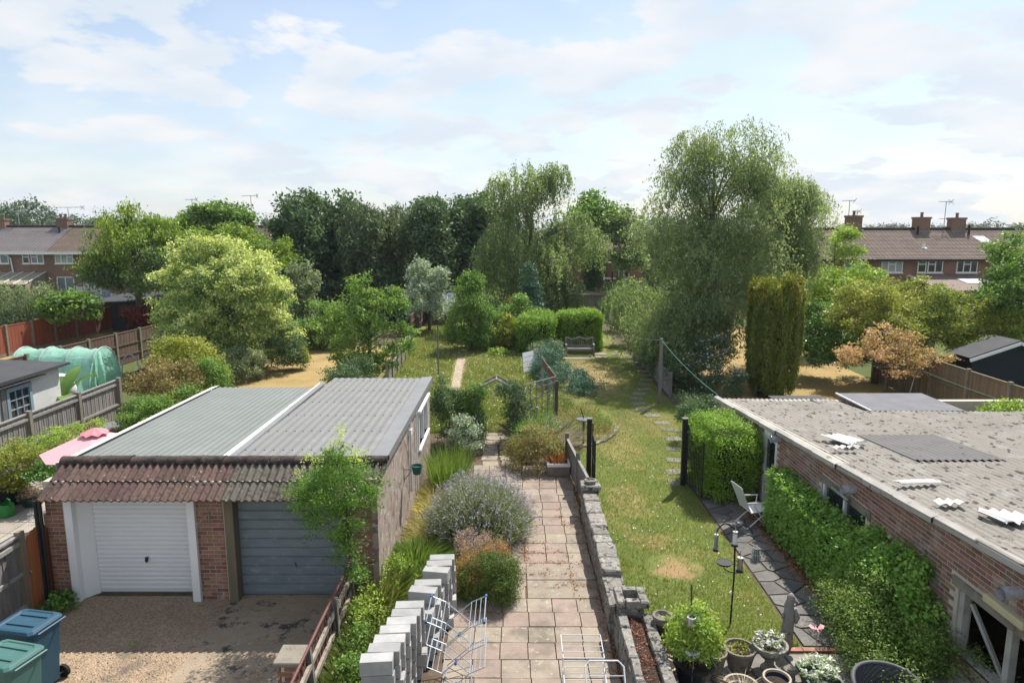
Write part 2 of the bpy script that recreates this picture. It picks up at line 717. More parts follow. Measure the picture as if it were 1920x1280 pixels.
def blade_mesh(name, B, dirs, L, w, mat, tint, bend=0.5):
    """tapered blades, each a quad and a tip: base points, direction, length"""
    n = len(B)
    side = norm(np.cross(dirs, unit(n)))
    out = dirs * np.array([1, 1, 0])
    mid = B + dirs * (L * 0.55)[:, None]
    tip = B + dirs * (L * 0.92)[:, None] + (out * bend - np.array([0, 0, 1]) * bend * np.linalg.norm(out, axis=1, keepdims=True) * 0.6) * (L * 0.5)[:, None]
    ww = (np.broadcast_to(w, n) * 0.5)[:, None]
    vs = np.stack([B - side * ww, B + side * ww, mid + side * ww * 0.8, tip, mid - side * ww * 0.8], axis=1)
    return quads_mesh(name, vs, tint, mat, per=5)


def tuft(name, label, cat, c, r, n, L, w, mat, lean=0.5, bend=0.5, group=None, z0=0.0, ry=None):
    """a clump of grass-like stems fanning out of the ground"""
    o = thing(name, label, cat, (c[0], c[1], z0), group)
    a = rng.uniform(0, 6.283, n)
    q = np.sqrt(rng.random(n))
    ry = r if ry is None else ry
    B = np.stack([c[0] + np.cos(a) * q * r, c[1] + np.sin(a) * q * ry, np.full(n, z0)], 1)
    d = norm(np.stack([np.cos(a) * q * lean, np.sin(a) * q * lean, np.ones(n)], 1) + rng.normal(size=(n, 3)) * 0.16)
    d[:, 2] = np.abs(d[:, 2])
    ln = L * rng.uniform(0.55, 1.1, n)
    me = blade_mesh('stems', B - np.array([c[0], c[1], z0]), d, ln, w, mat, np.clip(rng.normal(0.5, 0.22, n), 0, 1), bend)
    link('foliage', me, o, (c[0], c[1], z0))
    return o


def grass(name, poly_fn, bounds, n, h, w, mat, z=0.01):
    """stuff: loose short blades over a lawn"""
    x0, x1, y0, y1 = bounds
    # more blades near the house where single ones can be seen
    Y = y0 + (y1 - y0) * rng.random(n) ** 1.5
    X = rng.uniform(x0, x1, n)
    k = poly_fn(X, Y)
    X, Y = X[k], Y[k]
    n = len(X)
    B = np.stack([X, Y, np.full(n, z)], 1)
    d = norm(np.array([0, 0, 1.0]) + rng.normal(size=(n, 3)) * 0.45)
    d[:, 2] = np.abs(d[:, 2]) + 0.2
    pat = 0.5 + 0.22 * np.sin(X * 1.3 + np.sin(Y * 0.9) * 2) * np.sin(Y * 0.8 + 1.3) + 0.1 * np.sin(X * 5 + Y * 3.1)
    me = blade_mesh(name, B, norm(d), h * rng.uniform(0.5, 1.4, n), w, mat, np.clip(pat + rng.normal(0, 0.2, n), 0, 1), 0.5)
    o = link(name, me, None, (0, 0, 0), 'stuff')
    return o


# ---------------------------------------------------------------- convex cells for crazy paving


def clip(poly, a, b, c):
    out = []
    for i in range(len(poly)):
        p, q = poly[i], poly[(i + 1) % len(poly)]
        dp, dq = a * p[0] + b * p[1] - c, a * q[0] + b * q[1] - c
        if dp <= 0:
            out.append(p)
        if dp * dq < 0:
            t = dp / (dp - dq)
            out.append((p[0] + (q[0] - p[0]) * t, p[1] + (q[1] - p[1]) * t))
    return out


def cells(poly, seeds, gap):
    res = []
    for i, s in enumerate(seeds):
        c = list(poly)
        for j, t in enumerate(seeds):
            if i == j:
                continue
            dx, dy = t[0] - s[0], t[1] - s[1]
            L = math.hypot(dx, dy)
            if L > 3 or L < 1e-6:
                continue
            c = clip(c, dx / L, dy / L, (dx * (s[0] + t[0]) + dy * (s[1] + t[1])) / 2 / L - gap / 2)
            if len(c) < 3:
                break
        if len(c) >= 3:
            res.append(c)
    return res


MT = {}
# ---------------------------------------------------------------- material list
MT['bark'] = M('bark', (0.10, 0.08, 0.06), (0.17, 0.14, 0.11), 6, bump=0.5, bs=30, stretch=(1, 1, 0.3))
MT['bark_pale'] = M('bark_pale', (0.17, 0.145, 0.115), (0.10, 0.085, 0.07), 5, bump=0.4, bs=30, stretch=(1, 1, 0.5))
MT['twig'] = M('twig', (0.035, 0.03, 0.018), (0.02, 0.025, 0.01), 8, bump=0.8, bs=18, bd=0.05)
MT['white_paint'] = M('white_paint', (0.96, 0.96, 0.95), (0.90, 0.90, 0.89), 2, rough=0.45, bump=0.03)
MT['upvc'] = M('upvc', (0.98, 0.99, 1.0), (0.94, 0.95, 0.96), 1.5, rough=0.35, bump=0.0, spec=0.5)
MT['door_grey'] = M('door_grey', (0.25, 0.30, 0.33), (0.20, 0.245, 0.275), 2.5, (0.33, 0.37, 0.39), 5, (0.55, 0.75), rough=0.55, bump=0.04, metal=0.15, stretch=(1, 1, 2.5))
MT['brick'] = M('brick', (0.36, 0.18, 0.12), (0.26, 0.14, 0.10), 14, (0.40, 0.30, 0.22), 11, (0.58, 0.72), rand=0.30, bump=0.35, bs=90, c4=(0.36, 0.30, 0.26), s4=3, t4=(0.62, 0.72))
MT['brick_old'] = M('brick_old', (0.34, 0.165, 0.125), (0.25, 0.145, 0.125), 9, (0.38, 0.31, 0.26), 1.4, (0.48, 0.66), rand=0.30, bump=0.4, bs=80, c4=(0.11, 0.085, 0.075), s4=1.1, t4=(0.60, 0.72))
MT['mortar'] = M('mortar', (0.66, 0.60, 0.51), (0.54, 0.49, 0.41), 4, bump=0.3, bs=70)
MT['tile_red'] = M('tile_red', (0.155, 0.09, 0.073), (0.10, 0.066, 0.057), 9, (0.045, 0.04, 0.036), 17, (0.55, 0.62), rand=0.2, bump=0.6, bs=55, c4=(0.50, 0.47, 0.42), s4=16, t4=(0.655, 0.69))
MT['tile_grey'] = M('tile_grey', (0.145, 0.125, 0.105), (0.095, 0.085, 0.07), 9, (0.04, 0.037, 0.032), 15, (0.55, 0.62), rand=0.2, bump=0.6, bs=55, c4=(0.36, 0.35, 0.31), s4=15, t4=(0.65, 0.70))
MT['tile_ridge'] = M('tile_ridge', (0.105, 0.07, 0.06), (0.055, 0.045, 0.042), 7, (0.035, 0.032, 0.03), 9, (0.5, 0.62), rand=0.15, bump=0.7, bs=50, c4=(0.40, 0.37, 0.34), s4=20, t4=(0.66, 0.70))
MT['sheet_green'] = M('sheet_green', (0.205, 0.225, 0.21), (0.185, 0.205, 0.19), 1.2, (0.22, 0.24, 0.225), 0.8, (0.55, 0.7), rough=0.6, bump=0.05, bs=20, c4=(0.05, 0.045, 0.04), s4=7, t4=(0.73, 0.755))
MT['sheet_grey'] = M('sheet_grey', (0.23, 0.23, 0.228), (0.205, 0.207, 0.205), 1.2, (0.25, 0.25, 0.245), 3, (0.55, 0.7), rough=0.6, bump=0.05, bs=20)
MT['flash_grey'] = M('flash_grey', (0.27, 0.275, 0.28), (0.23, 0.235, 0.24), 3, rough=0.5, bump=0.04)
MT['roughcast'] = M('roughcast', (0.46, 0.38, 0.32), (0.38, 0.29, 0.24), 2.0, (0.24, 0.18, 0.15), 3.3, (0.52, 0.62), rough=0.95, bump=0.7, bs=55, bd=0.02, stretch=(1, 1, 1), c4=(0.62, 0.57, 0.51), s4=6, t4=(0.55, 0.66))
MT['asbestos'] = M('asbestos', (0.325, 0.30, 0.265), (0.265, 0.245, 0.215), 1.1, (0.09, 0.08, 0.072), 7.5, (0.57, 0.61), rough=0.95, bump=0.4, bs=40, stretch=(1, 0.55, 1), c4=(0.37, 0.36, 0.335), s4=2.2, t4=(0.54, 0.72))
MT['asbestos_new'] = M('asbestos_new', (0.17, 0.165, 0.16), (0.20, 0.195, 0.19), 2, (0.09, 0.085, 0.08), 6, (0.64, 0.68), rough=0.95, bump=0.3)
MT['asbestos_white'] = M('asbestos_white', (0.78, 0.77, 0.74), (0.66, 0.65, 0.62), 6, rough=0.9, bump=0.2)
MT['fascia'] = M('fascia', (0.52, 0.50, 0.46), (0.38, 0.36, 0.335), 2.5, (0.24, 0.22, 0.20), 6, (0.60, 0.68), rough=0.9, bump=0.3, stretch=(1, 0.5, 1))
MT['felt'] = M('felt', (0.22, 0.22, 0.235), (0.18, 0.18, 0.195), 2, rough=0.95, bump=0.3, bs=120)
MT['felt_dark'] = M('felt_dark', (0.055, 0.057, 0.065), (0.075, 0.075, 0.08), 1.5, rough=0.8, bump=0.2)
MT['wood_grey'] = M('wood_grey', (0.27, 0.255, 0.24), (0.19, 0.18, 0.17), 12, (0.10, 0.09, 0.085), 9, (0.60, 0.70), rough=0.95, rand=0.16, bump=0.4, bs=45, stretch=(1, 1, 0.18))
MT['wood_rail'] = M('wood_rail', (0.33, 0.32, 0.305), (0.26, 0.245, 0.23), 10, (0.13, 0.12, 0.11), 8, (0.6, 0.7), rough=0.95, rand=0.1, bump=0.3, bs=40)
MT['wood_brown'] = M('wood_brown', (0.18, 0.115, 0.085), (0.135, 0.09, 0.07), 8, rough=0.9, rand=0.14, bump=0.3, bs=40, stretch=(1, 1, 0.2))
MT['wood_red'] = M('wood_red', (0.32, 0.10, 0.055), (0.27, 0.082, 0.047), 3, rough=0.9, rand=0.08, bump=0.2, bs=40, stretch=(1, 1, 0.2))
MT['wood_orange'] = M('wood_orange', (0.48, 0.17, 0.06), (0.40, 0.135, 0.05), 7, rough=0.8, rand=0.08, bump=0.3, bs=45, stretch=(1, 1, 0.12))
MT['wood_tan'] = M('wood_tan', (0.25, 0.20, 0.135), (0.20, 0.16, 0.11), 6, rough=0.9, rand=0.14, bump=0.3, bs=45, stretch=(1, 1, 0.15))
MT['wood_teak'] = M('wood_teak', (0.36, 0.26, 0.17), (0.28, 0.20, 0.13), 8, rough=0.8, rand=0.08, bump=0.2)
MT['paling_red'] = M('paling_red', (0.17, 0.07, 0.055), (0.13, 0.06, 0.05), 8, (0.24, 0.17, 0.14), 12, (0.58, 0.68), rough=0.9, rand=0.15, bump=0.3, bs=50, stretch=(1, 1, 0.2))
MT['rail_worn'] = M('rail_worn', (0.42, 0.38, 0.32), (0.30, 0.25, 0.20), 9, (0.17, 0.10, 0.08), 7, (0.6, 0.68), rough=0.95, bump=0.4)
MT['pipe_red'] = M('pipe_red', (0.19, 0.075, 0.062), (0.15, 0.065, 0.055), 8, rough=0.6, bump=0.1)
MT['post_conc'] = M('post_conc', (0.30, 0.27, 0.22), (0.22, 0.195, 0.16), 5, (0.14, 0.12, 0.09), 7, (0.58, 0.7), rough=0.95, bump=0.4)
MT['concrete_block'] = M('concrete_block', (0.47, 0.465, 0.45), (0.36, 0.36, 0.355), 3.5, (0.26, 0.28, 0.275), 14, (0.64, 0.72), rough=0.95, rand=0.12, bump=0.35, bs=90)
MT['slab_buff'] = M('slab_buff', (0.385, 0.325, 0.255), (0.325, 0.275, 0.215), 4, (0.225, 0.19, 0.15), 1.6, (0.48, 0.68), rough=0.95, rand=0.07, bump=0.3, bs=70, c4=(0.50, 0.46, 0.39), s4=12, t4=(0.6, 0.7))
MT['slab_pink'] = M('slab_pink', (0.37, 0.285, 0.235), (0.32, 0.25, 0.205), 4, (0.235, 0.19, 0.15), 1.6, (0.48, 0.68), rough=0.95, rand=0.06, bump=0.3, bs=70, c4=(0.43, 0.36, 0.30), s4=11, t4=(0.6, 0.7))
MT['slab_stone'] = M('slab_stone', (0.19, 0.18, 0.165), (0.14, 0.135, 0.125), 4, (0.25, 0.235, 0.21), 6, (0.58, 0.7), rough=0.9, rand=0.22, bump=0.4, bs=40)
MT['slab_step'] = M('slab_step', (0.29, 0.275, 0.24), (0.22, 0.21, 0.185), 5, rough=0.9, rand=0.15, bump=0.3)
MT['slab_left'] = M('slab_left', (0.42, 0.38, 0.32), (0.35, 0.315, 0.265), 3, rough=0.9, rand=0.12, bump=0.25)
MT['stone'] = M('stone', (0.33, 0.31, 0.275), (0.22, 0.205, 0.185), 8, (0.065, 0.062, 0.058), 9, (0.53, 0.63), rough=0.97, rand=0.2, bump=0.7, bs=45, bd=0.03, c4=(0.47, 0.45, 0.41), s4=13, t4=(0.58, 0.68))
MT['terra_grey'] = M('terra_grey', (0.27, 0.235, 0.195), (0.20, 0.175, 0.145), 9, (0.12, 0.11, 0.09), 12, (0.58, 0.68), rough=0.95, bump=0.4)
MT['cream_pot'] = M('cream_pot', (0.50, 0.43, 0.33), (0.42, 0.35, 0.27), 8, rough=0.85, bump=0.2)
MT['soil'] = M('soil', (0.075, 0.052, 0.038), (0.045, 0.032, 0.024), 18, rough=1.0, bump=0.8, bs=60, bd=0.03)
MT['earth'] = M('earth', (0.16, 0.115, 0.078), (0.10, 0.073, 0.05), 3, (0.21, 0.165, 0.115), 7, (0.55, 0.7), rough=1.0, bump=0.7, bs=35, bd=0.03)
MT['dry_earth'] = M('dry_earth', (0.48, 0.385, 0.28), (0.38, 0.30, 0.215), 4, (0.24, 0.22, 0.11), 6, (0.6, 0.7), rough=1.0, bump=0.5, bs=30)
MT['black_iron'] = M('black_iron', (0.018, 0.018, 0.019), (0.03, 0.028, 0.026), 8, rough=0.55, bump=0.05)
MT['black_plastic'] = M('black_plastic', (0.022, 0.023, 0.027), (0.03, 0.031, 0.035), 5, rough=0.45, bump=0.02)
MT['steel'] = M('steel', (0.55, 0.56, 0.57), (0.45, 0.46, 0.48), 5, rough=0.35, bump=0.05, metal=0.9)
MT['foil'] = M('foil', (0.72, 0.73, 0.75), (0.45, 0.46, 0.48), 12, rough=0.3, bump=0.35, bs=25, metal=0.2, spec=0.7)
MT['wire_white'] = M('wire_white', (0.82, 0.82, 0.84), (0.76, 0.76, 0.78), 5, rough=0.4, bump=0)
MT['wire_blue'] = M('wire_blue', (0.50, 0.56, 0.64), (0.45, 0.50, 0.58), 5, rough=0.4, bump=0, metal=0.3)
MT['blue_cap'] = M('blue_cap', (0.04, 0.14, 0.30), None, 5, rough=0.4, bump=0)
MT['bin_blue'] = M('bin_blue', (0.032, 0.095, 0.15), (0.028, 0.085, 0.13), 2, (0.05, 0.13, 0.20), 4, (0.6, 0.75), rough=0.5, bump=0.05, bs=80)
MT['bin_teal'] = M('bin_teal', (0.075, 0.185, 0.17), (0.065, 0.165, 0.15), 2, (0.12, 0.25, 0.23), 4, (0.6, 0.75), rough=0.5, bump=0.05, bs=80)
MT['rubber'] = M('rubber', (0.018, 0.018, 0.018), None, 5, rough=0.8, bump=0.1)
MT['green_plastic'] = M('green_plastic', (0.03, 0.27, 0.055), (0.028, 0.24, 0.05), 3, rough=0.35, bump=0)
MT['green_pot'] = M('green_pot', (0.03, 0.13, 0.095), (0.025, 0.11, 0.08), 3, rough=0.4, bump=0)
MT['green_trough'] = M('green_trough', (0.035, 0.075, 0.05), (0.03, 0.062, 0.042), 3, rough=0.45, bump=0.03)
MT['pink_cloth'] = M('pink_cloth', (0.95, 0.48, 0.52), (0.92, 0.45, 0.49), 2, rough=0.9, bump=0.05)
MT['pink_dark'] = M('pink_dark', (0.85, 0.32, 0.37), None, 2, rough=0.9, bump=0.05)
MT['blue_glaze'] = M('blue_glaze', (0.02, 0.03, 0.075), (0.03, 0.04, 0.06), 5, rough=0.2, bump=0.02, spec=0.6)
MT['rattan'] = M('rattan', (0.105, 0.11, 0.125), (0.085, 0.09, 0.10), 20, rough=0.6, bump=0.3, bs=100)
MT['cream_lamp'] = M('cream_lamp', (0.66, 0.58, 0.37), (0.62, 0.54, 0.34), 4, rough=0.5, bump=0.02)
MT['chair_white'] = M('chair_white', (0.72, 0.73, 0.75), (0.64, 0.65, 0.68), 6, rough=0.7, bump=0.1)
MT['glass_dark'] = glass('glass_dark', (0.025, 0.03, 0.035))
MT['glass_pale'] = glass('glass_pale', (0.16, 0.19, 0.21), 0.12)
MT['curtain'] = M('curtain', (0.50, 0.50, 0.50), (0.38, 0.39, 0.40), 5, rough=0.4, bump=0, spec=0.6, stretch=(4, 1, 0.1))
MT['white_wall'] = M('white_wall', (0.78, 0.78, 0.77), (0.70, 0.69, 0.68), 2, (0.36, 0.34, 0.32), 4.5, (0.66, 0.72), rough=0.95, bump=0.4, bs=50)
MT['blue_frame'] = M('blue_frame', (0.30, 0.40, 0.47), (0.26, 0.35, 0.42), 4, rough=0.6, bump=0.05)
MT['navy_board'] = M('navy_board', (0.012, 0.021, 0.034), (0.010, 0.017, 0.028), 3, rough=0.6, bump=0.05)
MT['cloth_white'] = M('cloth_white', (0.75, 0.76, 0.80), (0.68, 0.70, 0.76), 3, rough=0.9, bump=0.05)
MT['cloth_blue'] = M('cloth_blue', (0.42, 0.52, 0.72), None, 3, rough=0.9, bump=0.05)
MT['rope_green'] = M('rope_green', (0.16, 0.42, 0.33), None, 5, rough=0.6, bump=0)
MT['rope_white'] = M('rope_white', (0.55, 0.62, 0.60), None, 5, rough=0.6, bump=0)
MT['tan_canopy'] = M('tan_canopy', (0.42, 0.38, 0.27), (0.36, 0.33, 0.24), 1.0, rough=0.4, bump=0.0)


def far_brick(name, a, b, m):
    t = NT(name)
    n = t.n.new('ShaderNodeTexBrick')
    n.inputs['Color1'].default_value = (*a, 1)
    n.inputs['Color2'].default_value = (*b, 1)
    n.inputs['Mortar'].default_value = (*m, 1)
    n.inputs['Scale'].default_value = 4.0
    n.inputs['Mortar Size'].default_value = 0.03
    n.inputs['Brick Width'].default_value = 0.9
    n.inputs['Row Height'].default_value = 0.3
    mp = t.n.new('ShaderNodeMapping')
    mp.inputs['Rotation'].default_value = (R(90), 0, 0)
    t.l.new(t.pos.outputs['Position'], mp.inputs[0])
    sw = t.n.new('ShaderNodeSeparateXYZ')
    t.l.new(t.pos.outputs['Position'], sw.inputs[0])
    cb = t.n.new('ShaderNodeCombineXYZ')
    t.l.new(t.math('ADD', sw.outputs[0], sw.outputs[1]), cb.inputs[0])
    t.l.new(sw.outputs[2], cb.inputs[1])
    t.l.new(cb.outputs[0], n.inputs['Vector'])
    col = t.mix(t.ramp(t.noise(0.6, 4), 0.3, 0.7), n.outputs[0], (0.8, 0.8, 0.8), 'MULTIPLY')
    t.bump(n.outputs['Fac'], 0.3, -0.01)
    return t.done(col, 0.9)


MT['house_brick'] = far_brick('house_brick', (0.27, 0.15, 0.10), (0.20, 0.115, 0.085), (0.27, 0.22, 0.18))
MT['house_brick_red'] = far_brick('house_brick_red', (0.30, 0.145, 0.10), (0.24, 0.115, 0.085), (0.30, 0.24, 0.20))


def roof_mat(name, a, b, stain):
    t = NT(name)
    col = t.mix(t.ramp(t.noise(1.3, 5, 0.65), 0.3, 0.7), a, b)
    col = t.mix(t.ramp(t.noise(5, 4, 0.6), 0.58, 0.68), col, stain)
    w = t.n.new('ShaderNodeTexWave')
    w.inputs['Scale'].default_value = 1.05
    w.bands_direction = 'X'
    t.l.new(t.coords(), w.inputs['Vector'])
    col = t.vary(col, 0.05)
    t.bump(w.outputs['Fac'], 0.8, 0.05)
    return t.done(col, 0.9)


MT['roof_new'] = roof_mat('roof_new', (0.26, 0.235, 0.235), (0.23, 0.205, 0.205), (0.22, 0.20, 0.20))
MT['roof_old'] = roof_mat('roof_old', (0.235, 0.185, 0.15), (0.19, 0.145, 0.115), (0.25, 0.20, 0.10))
MT['roof_right'] = roof_mat('roof_right', (0.235, 0.18, 0.15), (0.19, 0.145, 0.125), (0.29, 0.235, 0.20))

# ground materials


def lawn_mat(name, green, green2, straw, lo=0.45, hi=0.65, scale=0.7, spots=(), soil=None, flecks=None):
    t = NT(name)
    col = t.mix(t.ramp(t.noise(1.7, 6, 0.65), 0.3, 0.7), green, green2)
    f = t.ramp(t.noise(scale, 6, 0.68, (1, 1, 1), (4.2, 1.3, 0)), lo, hi)
    col = t.mix(f, col, straw)
    fine = t.noise(38, 3, 0.7)
    col = t.mix(t.math('MULTIPLY', t.ramp(fine, 0.35, 0.75), 0.35), col, straw)
    for (x, y, rx, ry, c, k) in spots:
        mp = t.n.new('ShaderNodeMapping')
        mp.inputs['Location'].default_value = (-x / rx, -y / ry, 0)
        mp.inputs['Scale'].default_value = (1 / rx, 1 / ry, 0)
        t.l.new(t.pos.outputs['Position'], mp.inputs[0])
        ln = t.n.new('ShaderNodeVectorMath')
        ln.operation = 'LENGTH'
        t.l.new(mp.outputs[0], ln.inputs[0])
        d = t.math('ADD', ln.outputs['Value'], t.math('MULTIPLY', t.math('SUBTRACT', t.noise(2.4, 6, 0.75), 0.5), 2.6))
        col = t.mix(t.math('MULTIPLY', t.ramp(d, 1.05, 0.35), k), col, c)
    if flecks:
        v = t.voro(9)
        col = t.mix(t.math('MULTIPLY', t.ramp(v, 0.12, 0.07), t.ramp(t.noise(0.9, 3), 0.45, 0.6)), col, flecks)
    t.bump(t.math('ADD', fine, t.math('MULTIPLY', t.noise(7, 4), 0.8)), 0.6, 0.03)
    return t.done(col, 0.95, 0, 0.15)


STRAW = (0.30, 0.225, 0.10)
MT['lawn'] = lawn_mat('lawn_grass', (0.12, 0.165, 0.036), (0.085, 0.125, 0.028), STRAW, 0.50, 0.80, 0.85,
                      spots=[(3.4, 21.5, 1.0, 3.5, STRAW, 0.55), (5.2, 23.5, 0.8, 3.0, STRAW, 0.5), (3.3, 12.9, 0.55, 0.5, (0.33, 0.21, 0.115), 0.8), (3.15, 14.2, 0.6, 0.5, (0.30, 0.20, 0.10), 0.6), (2.9, 16.5, 0.8, 1.3, STRAW, 0.55), (3.7, 31.5, 2.0, 5.0, (0.36, 0.25, 0.14), 0.95),
                             (2.9, 28.0, 0.8, 1.6, (0.36, 0.24, 0.14), 0.7), (4.2, 24.0, 1.5, 2.5, (0.17, 0.14, 0.06), 0.5), (5.0, 42.0, 1.2, 5.0, STRAW, 0.7)])
MT['meadow'] = lawn_mat('meadow_grass', (0.165, 0.185, 0.05), (0.125, 0.155, 0.04), (0.27, 0.235, 0.11), 0.48, 0.75, 0.6, flecks=(0.6, 0.6, 0.52))
MT['dry_lawn'] = lawn_mat('dry_lawn', (0.19, 0.17, 0.06), (0.23, 0.18, 0.075), (0.37, 0.26, 0.115), 0.25, 0.65, 0.5)
MT['field'] = lawn_mat('field', (0.085, 0.115, 0.035), (0.065, 0.09, 0.03), (0.16, 0.14, 0.06), 0.5, 0.8, 0.05)

t = NT('gravel_drive')
c = t.mix(t.ramp(t.noise(1.1, 6, 0.7), 0.3, 0.7), (0.36, 0.268, 0.182), (0.285, 0.212, 0.145))
vc = t.voro(42, 'F1', out='Color')
hs = t.n.new('ShaderNodeSeparateXYZ')
t.l.new(vc, hs.inputs[0])
c = t.mix(t.ramp(hs.outputs[0], 0.15, 1.0), t.mix(1.0, c, (0.76, 0.75, 0.74), 'MULTIPLY'), t.mix(1.0, c, (1.22, 1.21, 1.2), 'MULTIPLY'))
c = t.mix(t.ramp(t.noise(0.9, 5, 0.7, off=(2, 5, 0)), 0.55, 0.72), c, (0.15, 0.12, 0.095))
c = t.mix(t.ramp(t.noise(5, 5, 0.7, off=(8, 5, 0)), 0.66, 0.70), c, (0.42, 0.39, 0.34))
t.bump(t.voro(42), 0.7, 0.02)
MT['gravel'] = t.done(c, 0.95)

t = NT('stained_concrete')
c = t.mix(t.ramp(t.noise(2.2, 6, 0.7), 0.3, 0.7), (0.345, 0.272, 0.195), (0.265, 0.21, 0.152))
c = t.mix(t.ramp(t.noise(1.6, 7, 0.75, off=(1, 7, 0)), 0.53, 0.62), c, (0.06, 0.055, 0.05))
c = t.mix(t.ramp(t.noise(1.2, 5, 0.7, off=(6, 3, 0)), 0.56, 0.66), c, (0.22, 0.115, 0.06))
c = t.mix(t.ramp(t.noise(6, 5, 0.7, off=(8, 5, 0)), 0.62, 0.68), c, (0.42, 0.39, 0.33))
t.bump(t.noise(25, 5, 0.7), 0.6, 0.03)
MT['stained'] = t.done(c, 0.95)

# leaves
MT['lf_birch'] = leaf_mat('lf_birch', (0.07, 0.098, 0.046), (0.13, 0.163, 0.08), (0.205, 0.24, 0.13), 0.45)
MT['lf_birch2'] = leaf_mat('lf_birch2', (0.058, 0.086, 0.038), (0.108, 0.146, 0.064), (0.17, 0.21, 0.098), 0.45)
MT['lf_dark'] = leaf_mat('lf_dark', (0.028, 0.052, 0.024), (0.05, 0.085, 0.038), (0.09, 0.13, 0.06), 0.28)
MT['lf_cypress'] = leaf_mat('lf_cypress', (0.032, 0.052, 0.028), (0.058, 0.085, 0.042), (0.11, 0.135, 0.065), 0.28)
MT['lf_golden'] = leaf_mat('lf_golden', (0.035, 0.07, 0.014), (0.095, 0.15, 0.024), (0.24, 0.275, 0.042), 0.35)
MT['lf_pale'] = leaf_mat('lf_pale', (0.075, 0.115, 0.045), (0.12, 0.175, 0.07), (0.18, 0.235, 0.10), 0.4)
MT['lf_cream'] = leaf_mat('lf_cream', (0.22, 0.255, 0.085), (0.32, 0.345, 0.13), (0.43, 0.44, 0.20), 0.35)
MT['lf_mid'] = leaf_mat('lf_mid', (0.045, 0.085, 0.02), (0.085, 0.145, 0.032), (0.145, 0.215, 0.055), 0.35)
MT['lf_lime'] = leaf_mat('lf_lime', (0.085, 0.135, 0.025), (0.15, 0.215, 0.04), (0.25, 0.30, 0.07), 0.4)
MT['lf_yellow'] = leaf_mat('lf_yellow', (0.08, 0.10, 0.02), (0.15, 0.165, 0.034), (0.24, 0.235, 0.055), 0.4)
MT['lf_yew'] = leaf_mat('lf_yew', (0.042, 0.062, 0.012), (0.075, 0.10, 0.018), (0.14, 0.15, 0.026), 0.3)
MT['lf_yew_tip'] = leaf_mat('lf_yew_tip', (0.12, 0.125, 0.02), (0.19, 0.175, 0.025), (0.26, 0.225, 0.033), 0.25)
MT['lf_ivy'] = leaf_mat('lf_ivy', (0.062, 0.13, 0.022), (0.115, 0.205, 0.038), (0.19, 0.285, 0.065), 0.38, rough=0.48, spec=0.35)
MT['lf_laurel'] = leaf_mat('lf_laurel', (0.03, 0.07, 0.014), (0.06, 0.125, 0.022), (0.12, 0.21, 0.04), 0.25, rough=0.3, spec=0.5)
MT['lf_coton'] = leaf_mat('lf_coton', (0.045, 0.075, 0.02), (0.085, 0.135, 0.035), (0.19, 0.225, 0.07), 0.35)
MT['lf_lonicera'] = leaf_mat('lf_lonicera', (0.05, 0.10, 0.014), (0.105, 0.18, 0.024), (0.22, 0.29, 0.05), 0.35)
MT['lf_hedge'] = leaf_mat('lf_hedge', (0.055, 0.105, 0.014), (0.105, 0.18, 0.022), (0.19, 0.27, 0.04), 0.35)
MT['lf_silver'] = leaf_mat('lf_silver', (0.10, 0.135, 0.095), (0.19, 0.235, 0.17), (0.33, 0.37, 0.29), 0.25)
MT['lf_greygreen'] = leaf_mat('lf_greygreen', (0.065, 0.09, 0.045), (0.115, 0.145, 0.075), (0.18, 0.205, 0.12), 0.3)
MT['lf_blue'] = leaf_mat('lf_blue', (0.022, 0.055, 0.035), (0.042, 0.09, 0.06), (0.075, 0.13, 0.09), 0.2)
MT['lf_maple'] = leaf_mat('lf_maple', (0.15, 0.115, 0.045), (0.25, 0.17, 0.085), (0.38, 0.25, 0.19), 0.4)
MT['lf_erica'] = leaf_mat('lf_erica', (0.022, 0.042, 0.008), (0.045, 0.075, 0.013), (0.085, 0.115, 0.02), 0.25)
MT['lf_red'] = leaf_mat('lf_red', (0.055, 0.012, 0.012), (0.10, 0.02, 0.02), (0.17, 0.035, 0.03), 0.35)
MT['lf_brown'] = leaf_mat('lf_brown', (0.085, 0.065, 0.028), (0.15, 0.115, 0.048), (0.20, 0.18, 0.07), 0.3)
MT['lf_heather'] = leaf_mat('lf_heather', (0.17, 0.11, 0.09), (0.25, 0.175, 0.145), (0.32, 0.24, 0.21), 0.2)
MT['lf_rust'] = leaf_mat('lf_rust', (0.13, 0.05, 0.02), (0.20, 0.085, 0.032), (0.27, 0.13, 0.05), 0.2)
MT['lf_sedum'] = leaf_mat('lf_sedum', (0.09, 0.035, 0.022), (0.16, 0.06, 0.038), (0.24, 0.11, 0.07), 0.15)
MT['lf_lavender'] = leaf_mat('lf_lavender', (0.08, 0.11, 0.05), (0.135, 0.165, 0.085), (0.20, 0.225, 0.14), 0.3)
MT['fl_lavender'] = leaf_mat('fl_lavender', (0.125, 0.115, 0.155), (0.18, 0.168, 0.22), (0.245, 0.232, 0.29), 0.25)
MT['lf_robinia'] = leaf_mat('lf_robinia', (0.036, 0.08, 0.014), (0.075, 0.14, 0.024), (0.14, 0.21, 0.045), 0.4)
MT['lf_robinia_tip'] = leaf_mat('lf_robinia_tip', (0.22, 0.29, 0.06), (0.30, 0.36, 0.09), (0.38, 0.42, 0.14), 0.4)
MT['grass_green'] = leaf_mat('grass_green', (0.075, 0.115, 0.024), (0.115, 0.15, 0.034), (0.20, 0.185, 0.07), 0.3)
MT['grass_meadow'] = leaf_mat('grass_meadow', (0.08, 0.10, 0.024), (0.125, 0.145, 0.04), (0.20, 0.19, 0.09), 0.35)
MT['grass_dry'] = leaf_mat('grass_dry', (0.15, 0.16, 0.045), (0.27, 0.235, 0.10), (0.42, 0.35, 0.20), 0.3)
